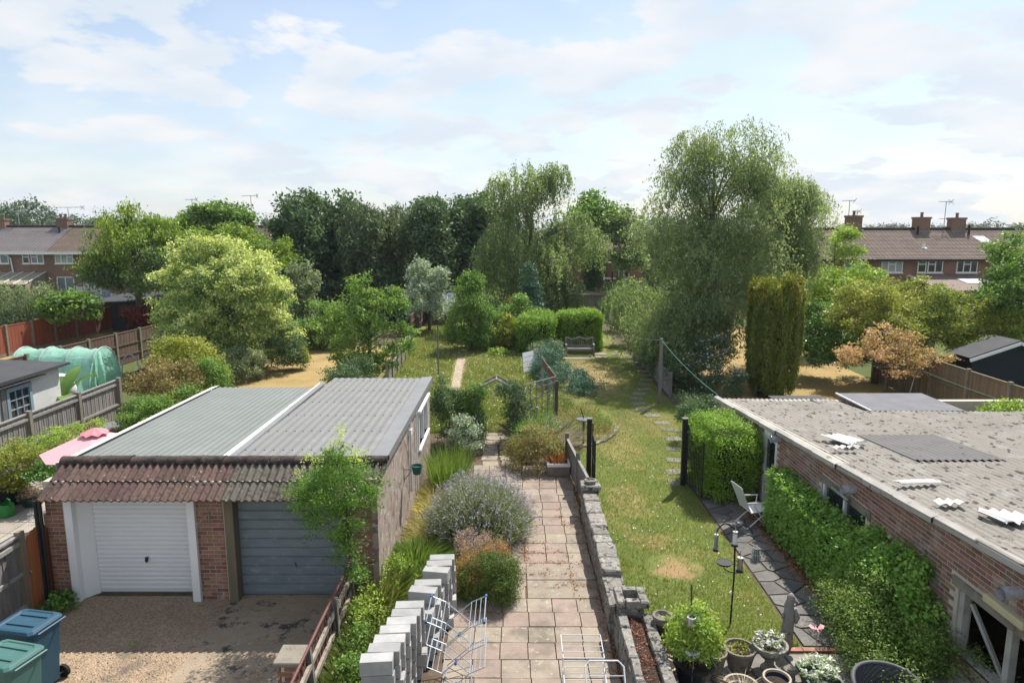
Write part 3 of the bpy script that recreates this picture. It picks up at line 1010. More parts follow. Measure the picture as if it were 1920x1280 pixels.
MT['grass_long'] = leaf_mat('grass_long', (0.04, 0.07, 0.014), (0.085, 0.115, 0.028), (0.20, 0.18, 0.085), 0.35)
MT['stem_green'] = leaf_mat('stem_green', (0.05, 0.09, 0.018), (0.09, 0.145, 0.032), (0.16, 0.20, 0.055), 0.35)
MT['deadwood'] = leaf_mat('deadwood', (0.22, 0.18, 0.14), (0.32, 0.27, 0.22), (0.43, 0.38, 0.32), 0.1)
MT['fl_white'] = leaf_mat('fl_white', (0.62, 0.62, 0.60), (0.75, 0.75, 0.74), (0.82, 0.82, 0.82), 0.3)
MT['fl_violet'] = leaf_mat('fl_violet', (0.30, 0.25, 0.48), (0.42, 0.38, 0.60), (0.56, 0.52, 0.72), 0.3)
MT['lf_far'] = leaf_mat('lf_far', (0.034, 0.055, 0.038), (0.055, 0.082, 0.052), (0.085, 0.115, 0.068), 0.2)
MT['lf_banana'] = leaf_mat('lf_banana', (0.035, 0.08, 0.018), (0.06, 0.125, 0.028), (0.12, 0.19, 0.05), 0.4)

# ---------------------------------------------------------------- ground, lawns and paths
sheet('ground', [(-340, -40), (340, -40), (340, 420), (-340, 420)], -0.012, MT['field'])
sheet('garden_soil', [(-13.3, 6), (14.9, 6), (14.9, 60), (-13.3, 60)], -0.006, MT['earth'])
sheet('gravel_drive', [(-8.75, 3), (-5.35, 3), (-5.2, 11.9), (-8.75, 11.9)], 0.0, MT['gravel'])
sheet('concrete_apron', [(-5.35, 3), (-2.9, 3), (-2.9, 11.95), (-5.2, 11.95)], 0.003, MT['stained'])
sheet('lawn', [(1.98, 10.3), (4.78, 10.3), (4.75, 17.4), (6.35, 20.4), (6.35, 50.6), (1.9, 50.6), (1.9, 20.0)], 0.0, MT['lawn'])
sheet('meadow', [(-6.2, 22.2), (1.78, 22.2), (1.78, 50.6), (-6.4, 50.6)], 0.0, MT['meadow'])
sheet('neighbour_lawn', [(-12.6, 20.5), (-6.3, 20.5), (-6.6, 40.0), (-12.6, 40.0)], 0.0, MT['dry_lawn'])
sheet('dry_lawn', [(9.0, 22.5), (16.2, 20.3), (17.0, 48), (7.0, 48)], 0.0, MT['dry_lawn'])
sheet('far_garden_lawn', [(-27.4, 28), (-20.2, 28), (-19.8, 52), (-27.2, 52)], 0.0, MT['dry_lawn'])
sheet('dirt_path', [(-2.62, 28.2), (-2.15, 28.2), (-2.35, 36.2), (-2.95, 36.2)], 0.012, MT['dry_earth'])
sheet('gravel_strip', [(-2.4, 12.0), (-1.5, 12.0), (-1.5, 21), (-2.4, 21)], 0.0, MT['earth'])

# paved path of our garden: pink and buff slabs laid singly
path = link('garden_path', MB().box(-1.06, 1.70, 5.0, 18.95, -0.005, 0.012).mesh('garden_path', MT['earth'], origin=(0, 12, 0)), None, (0, 12, 0), 'structure')
S = 0.455
sm = {}
for k in ('slab_buff', 'slab_pink'):
    b = MB()
    h = S / 2 - 0.006
    b.prism([(-h, -h), (h, -h), (h, h), (-h, h)], -0.03, 0.018, 0.012)
    sm[k] = b.mesh('paving_slab', MT[k])
y = 5.6
row = 0
while y < 18.9:
    for i in range(6):
        x = -0.86 + i * S + 0.02 * math.sin(row * 1.7)
        if 11.9 < y < 12.9 and i >= 3:
            continue
        if y < 11.9:
            pink = row % 2 == (0 if i < 3 else (0 if random.random() < 0.8 else 1))
        else:
            pink = i in (3, 4) and (row % 3 != 1) or (i == 4 and random.random() < 0.5)
        if random.random() < 0.08:
            pink = not pink
        piece('paving_slab', sm['slab_pink' if pink else 'slab_buff'], path, (x, y, 0.02 + random.uniform(-.004, .005)),
              (random.gauss(0, .005), random.gauss(0, .005), random.gauss(0, .008) + random.choice((0, 1, 2, 3)) * math.pi / 2))
    y += S
    row += 1
bs = MB().prism([(-0.675, -0.33), (0.675, -0.33), (0.675, 0.33), (-0.675, 0.33)], -0.03, 0.02, 0.01).mesh('wide_slab', MT['slab_buff'])
piece('wide_slab', bs, path, (0.965, 12.085, 0.02))
piece('wide_slab', bs, path, (0.965, 12.765, 0.024))
# broken paving between the arch and the path
for i in range(16):
    x, y = -0.62 + (i % 2) * 0.52 + random.uniform(-.05, .05), 19.2 + (i // 2) * 0.5
    piece('paving_slab', sm['slab_buff'], path, (x - (0.02 * (y - 19)), y, 0.01), (0, 0, random.uniform(-.15, .15)), (1.05, 1.0, 1))

# crazy paving of the right-hand garden: a terrace and a path beside the ivy hedge
terr = link('crazy_paving', MB().prism([(1.98, 4.5), (6.3, 4.5), (6.3, 10.28), (5.72, 10.28), (5.72, 17.7), (4.82, 17.7), (4.82, 10.28), (1.98, 10.28)], -0.01, 0.004).mesh('crazy_paving', MT['earth'], origin=(5, 10, 0)), None, (5, 10, 0), 'structure')
def stones(poly, step, gap, m, zz=0.03):
    xs = [p[0] for p in poly]
    ys = [p[1] for p in poly]
    seeds = []
    yy = min(ys) + step / 2
    r = 0
    while yy < max(ys):
        xx = min(xs) + step * (0.25 + 0.5 * (r % 2))
        while xx < max(xs):
            seeds.append((xx + random.uniform(-.3, .3) * step, yy + random.uniform(-.3, .3) * step))
            xx += step
        yy += step * 0.9
        r += 1
    for c in cells(poly, seeds, gap):
        cxm = sum(p[0] for p in c) / len(c)
        cym = sum(p[1] for p in c) / len(c)
        b = MB().prism([(p[0] - cxm, p[1] - cym) for p in c], -0.03, zz * 0.6 + random.uniform(0, 0.012), 0.04)
        piece('flagstone', b.mesh('flagstone', m), terr, (cxm, cym, 0.0), (random.gauss(0, .006), random.gauss(0, .006), 0))
stones([(4.82, 10.3), (5.70, 10.3), (5.70, 17.7), (4.82, 17.7)], 0.46, 0.03, MT['slab_stone'])
stones([(2.35, 7.6), (6.2, 7.6), (6.2, 10.1), (2.35, 10.1)], 0.62, 0.03, MT['slab_step'])
eb = MB().box(-0.105, 0.105, -0.05, 0.05, -0.02, 0.03).mesh('edging_brick', MT['brick'])
for i in range(17):
    piece('edging_brick', eb, terr, (2.2 + i * 0.222, 10.2 + random.uniform(-.01, .01), 0.006), (0, 0, random.uniform(-.04, .04)))

# stepping stones across the lawn
st = link('stepping_path', MB().box(4.4, 4.44, 17.6, 17.64, -0.02, -0.008).mesh('stepping_path', MT['earth'], origin=(5, 24, 0)), None, (5, 24, 0), 'structure')
for (px, py) in [(1272, 905), (1268, 885), (1266, 863), (1264, 842), (1264, 823), (1256, 806), (1240, 793), (1223, 779), (1205, 768), (1198, 757), (1192, 747), (1198, 738), (1208, 730), (1209, 721), (1212, 712), (1212, 704), (1206, 696), (1198, 688), (1186, 680), (1172, 671), (1156, 664)]:
    x, y = G(px, py)
    b = MB().prism([(-.29 + random.uniform(-.05, .04), -.2 + random.uniform(-.03, .03)), (.28 + random.uniform(-.03, .06), -.21), (.30, .2 + random.uniform(-.04, .04)), (-.27, .22)], -0.03, 0.018, 0.05)
    piece('stepping_stone', b.mesh('stepping_stone', MT['slab_step']), st, (x, y, 0.0), (0, 0, random.uniform(-.2, .2)))
for (px, py) in [(1125, 664), (1128, 670)]:
    x, y = G(px, py)
    piece('stepping_stone', MB().prism([(-.35, -.25), (.35, -.25), (.33, .25), (-.33, .25)], -0.03, 0.03, 0.03).mesh('stepping_stone', MT['slab_buff']), st, (x, y, 0.0))

# flags of the left-hand terrace
lt = link('terrace', MB().box(-13.2, -8.9, 11.5, 18.2, -0.01, 0.002).mesh('terrace', MT['earth'], origin=(-11, 15, 0)), None, (-11, 15, 0), 'structure')
ls_ = MB().prism([(-.295, -.295), (.295, -.295), (.295, .295), (-.295, .295)], -0.03, 0.02, 0.01).mesh('paving_flag', MT['slab_left'])
for i in range(7):
    for j in range(11):
        piece('paving_flag', ls_, lt, (-12.9 + i * 0.605, 11.8 + j * 0.605, 0.004 + random.uniform(-.002, .004)), (0, 0, random.choice((0, 1, 2, 3)) * math.pi / 2))
# ================================================================ buildings


def corrugated(name, x0, x1, y0, y1, zf, pitch, amp, mat, parent, ny=6, thick=0.012, seg=8, xright=None):
    """profiled sheet with its ribs along Y; zf(x, y) is the mid height"""
    b = MB()
    n = int((x1 - x0) / pitch * seg)
    ys = [y0 + (y1 - y0) * j / ny for j in range(ny + 1)]
    for s in (0, -thick):
        vs = []
        for yy in ys:
            for i in range(n + 1):
                x = x0 + (x1 - x0) * i / n
                vs.append((x, yy, zf(x, yy) + s + amp * math.sin(2 * math.pi * (x - x0) / pitch)))
        fs = []
        for j in range(ny):
            for i in range(n):
                a = j * (n + 1) + i
                q = (a, a + 1, a + n + 2, a + n + 1)
                fs.append(q if s == 0 else q[::-1])
        b.add(vs, fs)
    return b.build(name, mat, parent, smooth=True)


# ---- pair of garages
gar = thing('garage_pair', 'pair of flat roofed brick garages with one white and one grey door', 'garage', (-5.4, 14, 0))
FY = 11.78                                  # brick face
body = MB()
body.box(-8.5, -8.28, FY, 19.0, 0, 2.3)     # left wall
body.box(-8.28, -8.1, FY, FY + .25, 0, 2.3)
body.box(-5.80, -5.22, FY, FY + .25, 0, 2.3)
body.box(-3.00, -2.66, FY, FY + .25, 0, 2.3)
body.box(-8.1, -5.8, FY + .02, FY + .25, 2.06, 2.3)
body.box(-5.22, -3.0, FY + .02, FY + .25, 2.06, 2.3)
body.box(-8.28, -2.66, 18.6, 18.75, 0, 2.25)
body.build('wall', MT['mortar'], gar)
MB().box(-8.28, -2.66, FY + .25, 18.6, 0.0, 0.02).build('garage_floor', MT['slab_step'], gar)
# rough-cast flank with its window
fl = MB()
fl.box(-2.66, -2.45, FY, 17.2, 0, 2.34)
fl.box(-2.66, -2.45, 17.2, 19.1, 0, 1.12)
fl.box(-2.66, -2.45, 17.2, 19.1, 2.1, 2.34)
fl.box(-2.66, -2.45, 19.1, 19.75, 0, 2.34)
fl.build('flank_wall', MT['roughcast'], gar)
wf = MB()
for a in ((17.2, 17.28), (18.12, 18.18), (19.02, 19.1)):
    wf.box(-2.56, -2.42, a[0], a[1], 1.12, 2.1)
wf.box(-2.56, -2.38, 17.15, 19.15, 1.06, 1.12)
wf.box(-2.56, -2.42, 17.28, 19.02, 2.03, 2.098)
win = wf.build('window', MT['white_paint'], gar)
MB().box(-2.53, -2.515, 17.28, 19.02, 1.12, 2.03).build('pane', MT['glass_dark'], win)
MB().box(-2.45, -2.36, 17.1, 19.2, 2.1, 2.16).build('window_canopy', MT['white_paint'], gar)
# brick piers
bm = MB().box(-0.101, 0.101, -0.005, 0.05, -0.031, 0.031).mesh('brick', MT['brick'])
hb = MB().box(-0.047, 0.047, -0.005, 0.05, -0.0325, 0.0325).mesh('brick', MT['brick'])
for (xa, xb) in ((-8.5, -8.12), (-5.80, -5.24), (-2.98, -2.52)):
    for k in range(28):
        z = 0.04 + k * 0.075
        x = xa + (0.0 if k % 2 else 0.053)
        if k % 2 == 0:
            piece('brick', hb, gar, (xa + 0.05, FY - random.uniform(0, .003), z))
            x = xa + 0.105 + 0.105
        else:
            x = xa + 0.105
        while x + 0.1 <= xb + 0.01:
            piece('brick', bm, gar, (x, FY - random.uniform(0, .004), z))
            x += 0.215
        if x - 0.1 < xb - 0.08:
            piece('brick', hb, gar, (x - 0.055, FY - random.uniform(0, .004), z))
# roofs
rl = corrugated('roof_sheet', -8.3, -5.42, 12.3, 18.85, lambda x, y: 2.50 - 0.016 * (y - 12.3), 0.15, 0.010, MT['sheet_green'], gar)
rr = corrugated('roof_sheet', -5.28, -2.62, 12.3, 19.85, lambda x, y: 2.52 - 0.010 * (y - 12.3), 0.185, 0.009, MT['sheet_grey'], gar)
bb = MB()
for i in range(15):
    for yy in (12.9, 14.2, 15.5, 16.8, 18.1, 19.4):
        x = -5.28 + 0.185 * (i + 0.25) - 0.185 * 0
        if x < -2.7:
            z = 2.52 - 0.010 * (yy - 12.3) + 0.009
            bb.lathe([(0.017, 0), (0.014, 0.008), (0.005, 0.012)], (x, yy + random.uniform(-.02, .02), z), 6)
bb.build('roof_bolt', MT['rubber'], gar, kind='stuff')
MB().add([(-8.52, 12.2, 2.50), (-8.28, 12.2, 2.56), (-8.28, 18.9, 2.45), (-8.52, 18.9, 2.39), (-8.52, 12.2, 2.3), (-8.52, 18.9, 2.2)], [(0, 1, 2, 3), (4, 0, 3, 5)]).build('verge_trim', MT['white_paint'], gar)
MB().bar((-5.45, 12.32, 2.545), (-5.45, 16.2, 2.50), .10, .03).bar((-5.47, 16.25, 2.50), (-5.42, 18.9, 2.50), .07, .03).build('joint_trim', MT['white_paint'], gar)
MB().box(-5.40, -5.27, 12.3, 18.9, 2.50, 2.535).build('joint_flashing', MT['flash_grey'], gar)
MB().add([(-2.68, 12.25, 2.545), (-2.36, 12.25, 2.56), (-2.36, 19.87, 2.485), (-2.68, 19.87, 2.47), (-2.36, 12.25, 2.40), (-2.36, 19.87, 2.33)], [(0, 1, 2, 3), (1, 4, 5, 2)]).build('edge_flashing', MT['flash_grey'], gar)
# tiled apron over the doors
tw, tl = 0.271, 0.50
RZ, RY, EZ_, EY_ = 2.50, 12.26, 2.08, 11.42
ang = math.atan2(RZ - EZ_, RY - EY_)
tm = {}
for k in ('tile_red', 'tile_grey'):
    b = MB()
    N = 18
    for s in (0, -0.022):
        vs = [(-0.15 + (tw + 0.03) * i / N, -tl / 2 + tl * j / 2, s + 0.024 * math.sin(2 * math.pi * 2 * i / N * (tw + 0.03) / tw)) for j in range(3) for i in range(N + 1)]
        fs = []
        for j in range(2):
            for i in range(N):
                a = j * (N + 1) + i
                q = (a, a + 1, a + N + 2, a + N + 1)
                fs.append(q if s == 0 else q[::-1])
        b.add(vs, fs)
    n1 = 3 * (N + 1)
    b.f += [[i, i + n1, i + 1 + n1, i + 1] for i in range(N)]
    tm[k] = b.mesh('roof_tile', MT[k], smooth=False)
for r_ in range(2):
    for i in range(22):
        x = -8.36 + 0.135 + i * tw
        m = 'tile_red' if i < 12 + r_ * 0 else 'tile_grey'
        d = 0.22 + r_ * 0.44
        y = EY_ + d * math.cos(ang)
        z = EZ_ + d * math.sin(ang) + 0.024 + r_ * 0.012
        piece('roof_tile', tm[m], gar, (x, y, z), (ang - 0.03, random.gauss(0, .006), random.gauss(0, .006)))
rb = MB()
prof = []
for k in range(9):
    a = math.pi * k / 8
    prof.append((math.cos(a), math.sin(a)))
vs = [(xx, 0.125 * p[0] * q, 0.115 * p[1] * q - 0.02) for (xx, q) in ((-0.225, 1), (0.20, 0.97), (0.225, 1.07)) for p in prof]
fs = [(j * 9 + i, j * 9 + i + 1, j * 9 + i + 10, j * 9 + i + 9) for j in range(2) for i in range(8)] + [tuple(range(9)), tuple(range(26, 17, -1))]
rb.add(vs, fs)
rmesh = rb.mesh('ridge_tile', MT['tile_ridge'], smooth=True)
for i in range(14):
    piece('ridge_tile', rmesh, gar, (-8.2 + i * 0.435, RY + 0.02, RZ + 0.02 + random.uniform(-.006, .006)), (0, random.gauss(0, .01), random.gauss(0, .012)), (1, 1, 1))
MB().box(-8.4, -2.45, 11.60, 11.64, 2.0, 2.12).build('fascia_board', MT['wood_brown'], gar)
# white door
uf = MB()
uf.box(-8.12, -7.98, 11.70, 11.83, 0, 2.1)
uf.box(-5.90, -5.76, 11.70, 11.83, 0, 2.1)
uf.box(-7.98, -5.90, 11.72, 11.83, 2.02, 2.1)
uf.add([(-7.98, 11.83, 0), (-7.80, 12.02, 0), (-7.80, 12.02, 2.05), (-7.98, 11.83, 2.05)], [(0, 1, 2, 3)])
uf.box(-8.12, -7.8, 12.02, 12.06, 0, 2.1)
uf.box(-5.92, -5.8, 11.83, 12.06, 0, 2.1)
dr = uf.build('door_frame', MT['upvc'], gar)
dw = MB().box(-7.80, -5.92, 12.035, 12.06, 0.02, 2.05).build('garage_door', MT['upvc'], gar)
sl = MB()
prof = [(-0.0, 0.0), (-0.016, 0.012), (-0.020, 0.045), (-0.016, 0.077), (0, 0.086)]
sl.add([(x, p[0], p[1]) for x in (-0.935, 0.935) for p in prof], [(i, i + 1, i + 6, i + 5) for i in range(4)])
slm = sl.mesh('slat', MT['upvc'])
for k in range(22):
    piece('slat', slm, dw, (-6.86, 12.034, 0.06 + k * 0.0895))
hd = MB()
hd.lathe([(0.03, -0.012), (0.035, 0), (0.03, 0.012)], (-6.86, 12.0, 0.72), 10)
hd.tube([(-6.86, 11.99, 0.72), (-6.86, 11.975, 0.68), (-6.85, 11.97, 0.64)], [0.022, 0.03, 0.016], 7)
hd.build('handle', MT['black_plastic'], dw)
# grey door
dg = MB().box(-5.06, -3.02, 11.93, 11.96, 0.02, 2.06).build('garage_door', MT['door_grey'], gar, kind=None)
dg['label'] = 'dull grey ribbed metal door'
sl = MB()
prof = [(0.0, 0.0), (-0.022, 0.02), (-0.022, 0.165), (0, 0.18)]
sl.add([(x, p[0], p[1]) for x in (-1.01, 1.01) for p in prof], [(i, i + 1, i + 5, i + 4) for i in range(3)])
slm = sl.mesh('slat', MT['door_grey'])
for k in range(11):
    piece('slat', slm, dg, (-4.04, 11.929, 0.05 + k * 0.183))
hd = MB().lathe([(0.04, 0), (0.045, 0.01), (0.02, 0.02)], (-4.05, 11.90, 0.62), 10)
hd.box(-4.06, -4.04, 11.86, 11.91, 0.60, 0.68)
hd.build('handle', MT['steel'], dg)
MB().box(-5.22, -5.06, 11.70, 11.96, 0, 2.08).build('door_post', MT['wood_tan'], gar)
MB().box(-3.02, -2.99, 11.74, 11.96, 0, 2.08).build('door_post', MT['wood_tan'], gar)
MB().box(-5.06, -3.02, 11.86, 11.94, 2.06, 2.12).build('door_head', MT['wood_tan'], gar)
dw['label'] = 'clean white roller door with narrow ribs'
br = MB().tube([(-5.5, 11.72, 1.75), (-5.5, 11.70, 1.5)], 0.012, 5)
br.tube([(-5.5, 11.7, 1.72), (-5.66, 11.55, 1.56)], 0.012, 5)
br.tube([(-5.5, 11.7, 1.52), (-5.66, 11.55, 1.56)], 0.010, 5)
br.build('wall_bracket', MT['rail_worn'], gar)
dp = MB()
dp.tube([(-8.56, 11.62, 2.0), (-8.56, 11.62, 0.05)], 0.035, 8)
dp.tube([(-8.48, 11.62, 2.0), (-8.48, 11.62, 0.05)], 0.03, 8)
dp.build('downpipe', MT['black_plastic'], gar)
dp = MB()
dp.tube([(-2.40, 15.6, 2.3), (-2.40, 15.6, 0.6)], 0.03, 7)
dp.box(-2.45, -2.37, 15.5, 15.7, 2.0, 2.15)
dp.tube([(-2.40, 16.6, 2.3), (-2.40, 16.6, 0.2)], 0.025, 7)
dp.build('downpipe', MT['white_paint'], gar)

# ---- long brick outbuilding on the right
out = thing('brick_outbuilding', 'long low brick outbuilding under a weathered corrugated roof', 'outbuilding', (9, 12, 0))
WX = 6.36


def eave(y):
    return 2.73 - 0.081 * (y - 8.0)


opens = [(6.2, 9.02, 0.85, 1.78), (11.55, 13.35, 0.9, 1.72), (15.75, 16.6, 0.0, 1.78)]   # window, window, door
wb = MB()
ys = sorted({4.0, 20.2, *[o[0] for o in opens], *[o[1] for o in opens]})
for a, b_ in zip(ys[:-1], ys[1:]):
    o = next((o for o in opens if o[0] <= a < o[1]), None)
    segs = [(0, None)] if o is None else [(0, o[2]), (o[3] + 0.14, None)]
    for (z0, z1) in segs:
        if z1 is not None and z1 <= z0:
            continue
        za, zb = (eave(a) - 0.03, eave(b_) - 0.03) if z1 is None else (z1, z1)
        vs = [(WX, a, z0), (WX, b_, z0), (WX, b_, zb), (WX, a, za), (WX + .22, a, z0), (WX + .22, b_, z0), (WX + .22, b_, zb), (WX + .22, a, za)]
        wb.add(vs, [(3, 2, 1, 0), (4, 5, 6, 7), (0, 1, 5, 4), (2, 3, 7, 6), (0, 4, 7, 3), (1, 2, 6, 5)])
wb.box(WX + .22, 16, 20.0, 20.2, 0, 1.7)
wb.box(WX + .22, 16, 4.0, 4.2, 0, 2.9)
wb.build('wall', MT['mortar'], out)
MB().box(WX + 2.6, WX + 2.7, 4.2, 20.0, 0, 1.75).build('partition', MT['felt_dark'], out)
bm = MB().box(-0.004, 0.05, -0.1045, 0.1045, -0.030, 0.030).mesh('brick', MT['brick_old'])
spots = []
for k in range(38):
    z = 0.04 + k * 0.0755
    y = 5.6 + (0.1125 if k % 2 else 0)
    while y < 20.0:
        if z + .04 < eave(y + .11) - 0.09 and not any(o[0] - .10 < y < o[1] + .10 and o[2] - .04 < z < o[3] + .16 for o in opens):
            hid = (y < 15.2 and y > 10.2 and z < 1.0 + 0.55 * (y < 11.5)) or z < 0.6
            if not hid:
                spots.append((y, z))
        y += 0.225
def bvis(p):
    v = p[0] * CP + (EYE - p[1]) * SP
    px = 960 + 1280 * WX / v
    return (px > 1990) * 100 + p[0] - 3 * p[1]
spots.sort(key=lambda p: (960 + 1280 * WX / (p[0] * CP + (EYE - p[1]) * SP) > 1960, (p[0] ** 2 + (EYE - p[1]) ** 2)))
for (y, z) in spots[:298]:
    piece('brick', bm, out, (WX - random.uniform(0, .003), y, z))
rest = MB()
for (y, z) in spots[298:]:
    rest.box(WX - 0.004 - random.uniform(0, .002), WX + .02, y - .1045, y + .1045, z - .030, z + .030)
rest.build('brickwork', MT['brick_old'], out, kind='stuff')
for i, o in enumerate(opens):
    MB().box(WX - 0.03, WX + .2, o[0] - .12, o[1] + .12, o[3], o[3] + 0.14).build('lintel', MT['post_conc'], out)
w1 = MB().box(WX + 0.0, WX + .14, 6.2, 9.0, 0.80, 0.87).build('window', MT['fascia'], out)
for y in (8.96, 8.03, 7.1, 6.25):
    MB().box(WX + 0.02, WX + .12, y - .05, y + .05, 0.87, 1.78).build('window_post', MT['fascia'], w1)
MB().bar((WX + .1, 8.86, 1.62), (WX + .22, 8.30, 0.86), 0.05).build('broken_bar', MT['fascia'], w1)
MB().box(WX + .09, WX + .095, 6.3, 7.05, 0.87, 1.78).build('pane', MT['glass_dark'], w1)
w2 = MB().box(WX + 0.0, WX + .12, 11.56, 13.34, 0.84, 0.9).build('window', MT['white_paint'], out)
for y in (11.6, 12.45, 13.3):
    MB().box(WX + 0.02, WX + .12, y - .035, y + .035, 0.9, 1.72).build('window_post', MT['white_paint'], w2)
MB().box(WX + .07, WX + .08, 11.63, 12.41, 0.9, 1.72).build('pane', MT['glass_dark'], w2)
MB().box(WX + .07, WX + .08, 12.49, 13.26, 0.9, 1.72).build('pane', MT['glass_dark'], w2)
fd = MB()
for y in (15.79, 16.56):
    fd.box(WX - 0.01, WX + .1, y - .05, y + .05, 0, 1.78)
fd.box(WX - 0.008, WX + .1, 15.84, 16.51, 1.69, 1.778)
d3 = fd.build('door_frame', MT['white_paint'], out)
MB().box(WX + .06, WX + .07, 15.84, 16.51, 0.9, 1.69).build('pane', MT['glass_dark'], d3)
MB().box(WX + .03, WX + .08, 15.84, 16.51, 0.02, 0.9).build('door_leaf', MT['white_paint'], d3)
for (y, z) in ((7.92, 2.32), (12.05, 2.05), (15.55, 1.93)):
    v = MB()
    v.tube([(WX + .02, y, z), (WX - 0.14, y, z - 0.01), (WX - .24, y, z - 0.02)], 0.085, 14, cap=False)
    v.tube([(WX + .02, y, z), (WX - 0.14, y, z - 0.01), (WX - .235, y, z - 0.02)], 0.076, 14, cap=False)
    v.tube([(WX - .24, y, z - 0.02), (WX - .225, y, z - 0.02)], 0.089, 14, cap=False)
    vent = v.build('vent_duct', MT['foil'], out, smooth=True)
    MB().lathe([(0.075, 0), (0.074, 0.004)], (0, 0, 0), 12)
lm = MB(Matrix.Translation((WX - .06, 8.05, 1.99))).box(-.05, .06, -.36, .36, -.055, .055)
bevel(lm.build('bulkhead_lamp', MT['cream_lamp'], out), 0.02, 2)
lm = MB(Matrix.Translation((WX - .05, 16.1, 1.88))).box(-.05, .05, -.26, .26, -.06, .06)
bevel(lm.build('bulkhead_lamp', MT['white_paint'], out), 0.02, 2)
lm = MB().tube([(WX - .06, 12.1, 1.80), (WX - .06, 12.75, 1.80)], 0.045, 8)
lm.box(WX - .02, WX + 0.01, 12.05, 12.8, 1.75, 1.87)
lm.build('tube_lamp', MT['steel'], out)
# roof: asbestos-cement sheets, ribs down the slope
zf = lambda x, y: eave(y) + 0.02 + 0.01 * math.sin(x * 1.3)
pt = 0.142
x = WX - 0.16
XM = x + 25 * pt
corrugated('roof_sheet', x, XM, 4.5, 8.6, zf, pt, 0.014, MT['asbestos'], out, 4)
corrugated('roof_sheet', x, XM, 8.45, 12.6, lambda a, b: zf(a, b) - 0.03, pt, 0.014, MT['asbestos'], out, 4)
corrugated('roof_sheet', x, XM, 12.45, 20.35, lambda a, b: zf(a, b) - 0.06, pt, 0.014, MT['asbestos'], out, 6)
corrugated('roof_sheet', XM, XM + 52 * pt, 4.5, 8.6, zf, pt, 0.014, MT['asbestos'], out, 4)
corrugated('roof_sheet', XM, XM + 52 * pt, 8.45, 12.6, lambda a, b: zf(a, b) - .03, pt, 0.014, MT['asbestos'], out, 4)
corrugated('roof_sheet', XM, XM + 52 * pt, 12.45, 18.25, lambda a, b: zf(a, b) - .06, pt, 0.014, MT['asbestos'], out, 4)
rp = corrugated('roof_sheet', x + 1.75, x + 3.55, 12.9, 15.2, lambda a, b: zf(a, b) - .028, pt, 0.014, MT['asbestos_new'], out, 3)
rp['label'] = 'darker grey replacement sheet'
fs_ = MB()
for j in range(16):
    a, b_ = 4.5 + j * 1.0, 5.5 + j * 1.0
    b_ = min(b_, 20.4)
    w0 = 0.02 * math.sin(j * 2.1)
    fs_.add([(WX - .17 + w0, a, eave(a) - 0.08), (WX - .17 + w0, b_ + .01, eave(b_) - 0.08), (WX - .17 + w0, b_ + .01, eave(b_) + 0.01), (WX - .17 + w0, a, eave(a) + 0.01),
             (WX - .06, b_ + .01, eave(b_) + 0.048), (WX - .06, a, eave(a) + 0.048), (WX - .06, a, eave(a) - 0.08), (WX - .06, b_ + .01, eave(b_) - .08)],
            [(0, 3, 2, 1), (3, 5, 4, 2), (0, 1, 7, 6)])
fs_.build('verge_strip', MT['fascia'], out)


def shard(px, py, w, l, rz, label, n=6):
    """a broken piece of corrugated sheet lying on the roof"""
    y0 = 13.0
    for _ in range(12):
        y0 = G(px, py, eave(y0) + .08)[1]
    x0 = G(px, py, eave(y0) + .08)[0]
    b = MB()
    for s in (0, -0.012):
        vs = []
        J = [[random.uniform(-.09, .09) for _ in range(n + 3)] for _ in range(2)] if s == 0 else J
        for j in range(3):
            for i in range(n * 5 + 1):
                u = -w / 2 + w * i / (n * 5)
                jag = 0 if j == 1 else (J[j // 2][i * n // (n * 5)] * (1 - (i % 5) / 5) + J[j // 2][i * n // (n * 5) + 1] * (i % 5) / 5) * min(1, l * 1.6)
                vs.append((u, (-l / 2 + l * j / 2) + jag * 1.2, 0.02 * math.sin(u / pt * 2 * math.pi) + s + .015 * math.sin(u * 5 + j)))
        fs = [((j * (n * 5 + 1) + i), (j * (n * 5 + 1) + i + 1), ((j + 1) * (n * 5 + 1) + i + 1), ((j + 1) * (n * 5 + 1) + i)) for j in range(2) for i in range(n * 5)]
        b.add(vs, fs if s == 0 else [f[::-1] for f in fs])
    o = b.build('sheet_fragment', MT['asbestos_white'], None, origin=(0, 0, 0))
    o.location = (x0, y0, eave(y0) + 0.085)
    o.rotation_euler = (-0.081, 0.02, rz)
    tag(o, label, 'roof fragment', 'broken white fragments on the corrugated roof')
    return o


shard(1581, 822, 0.55, 0.75, 0.25, 'broad white broken sheet fragment lying farthest back on the roof', 6)
shard(1580, 838, 0.5, 0.16, 0.1, 'narrow jagged white fragment just in front of the farthest broken sheet', 6)
shard(1606, 838, 0.16, 0.14, 0.4, 'tiny white chip to the right of the farthest broken sheet', 3)
shard(1719, 903, 0.16, 0.85, -1.35, 'long thin grey-white strip lying near the verge of the corrugated roof', 3)
shard(1779, 941, 0.42, 0.20, -0.1, 'short wavy white fragment lying by the verge between strip and pair', 5)
shard(1863, 967, 0.13, 0.45, 0.2, 'slim upright white fragment beside the largest near fragment', 3)
shard(1896, 969, 0.36, 0.42, -0.15, 'largest white fragment at the near right of the corrugated roof', 5)

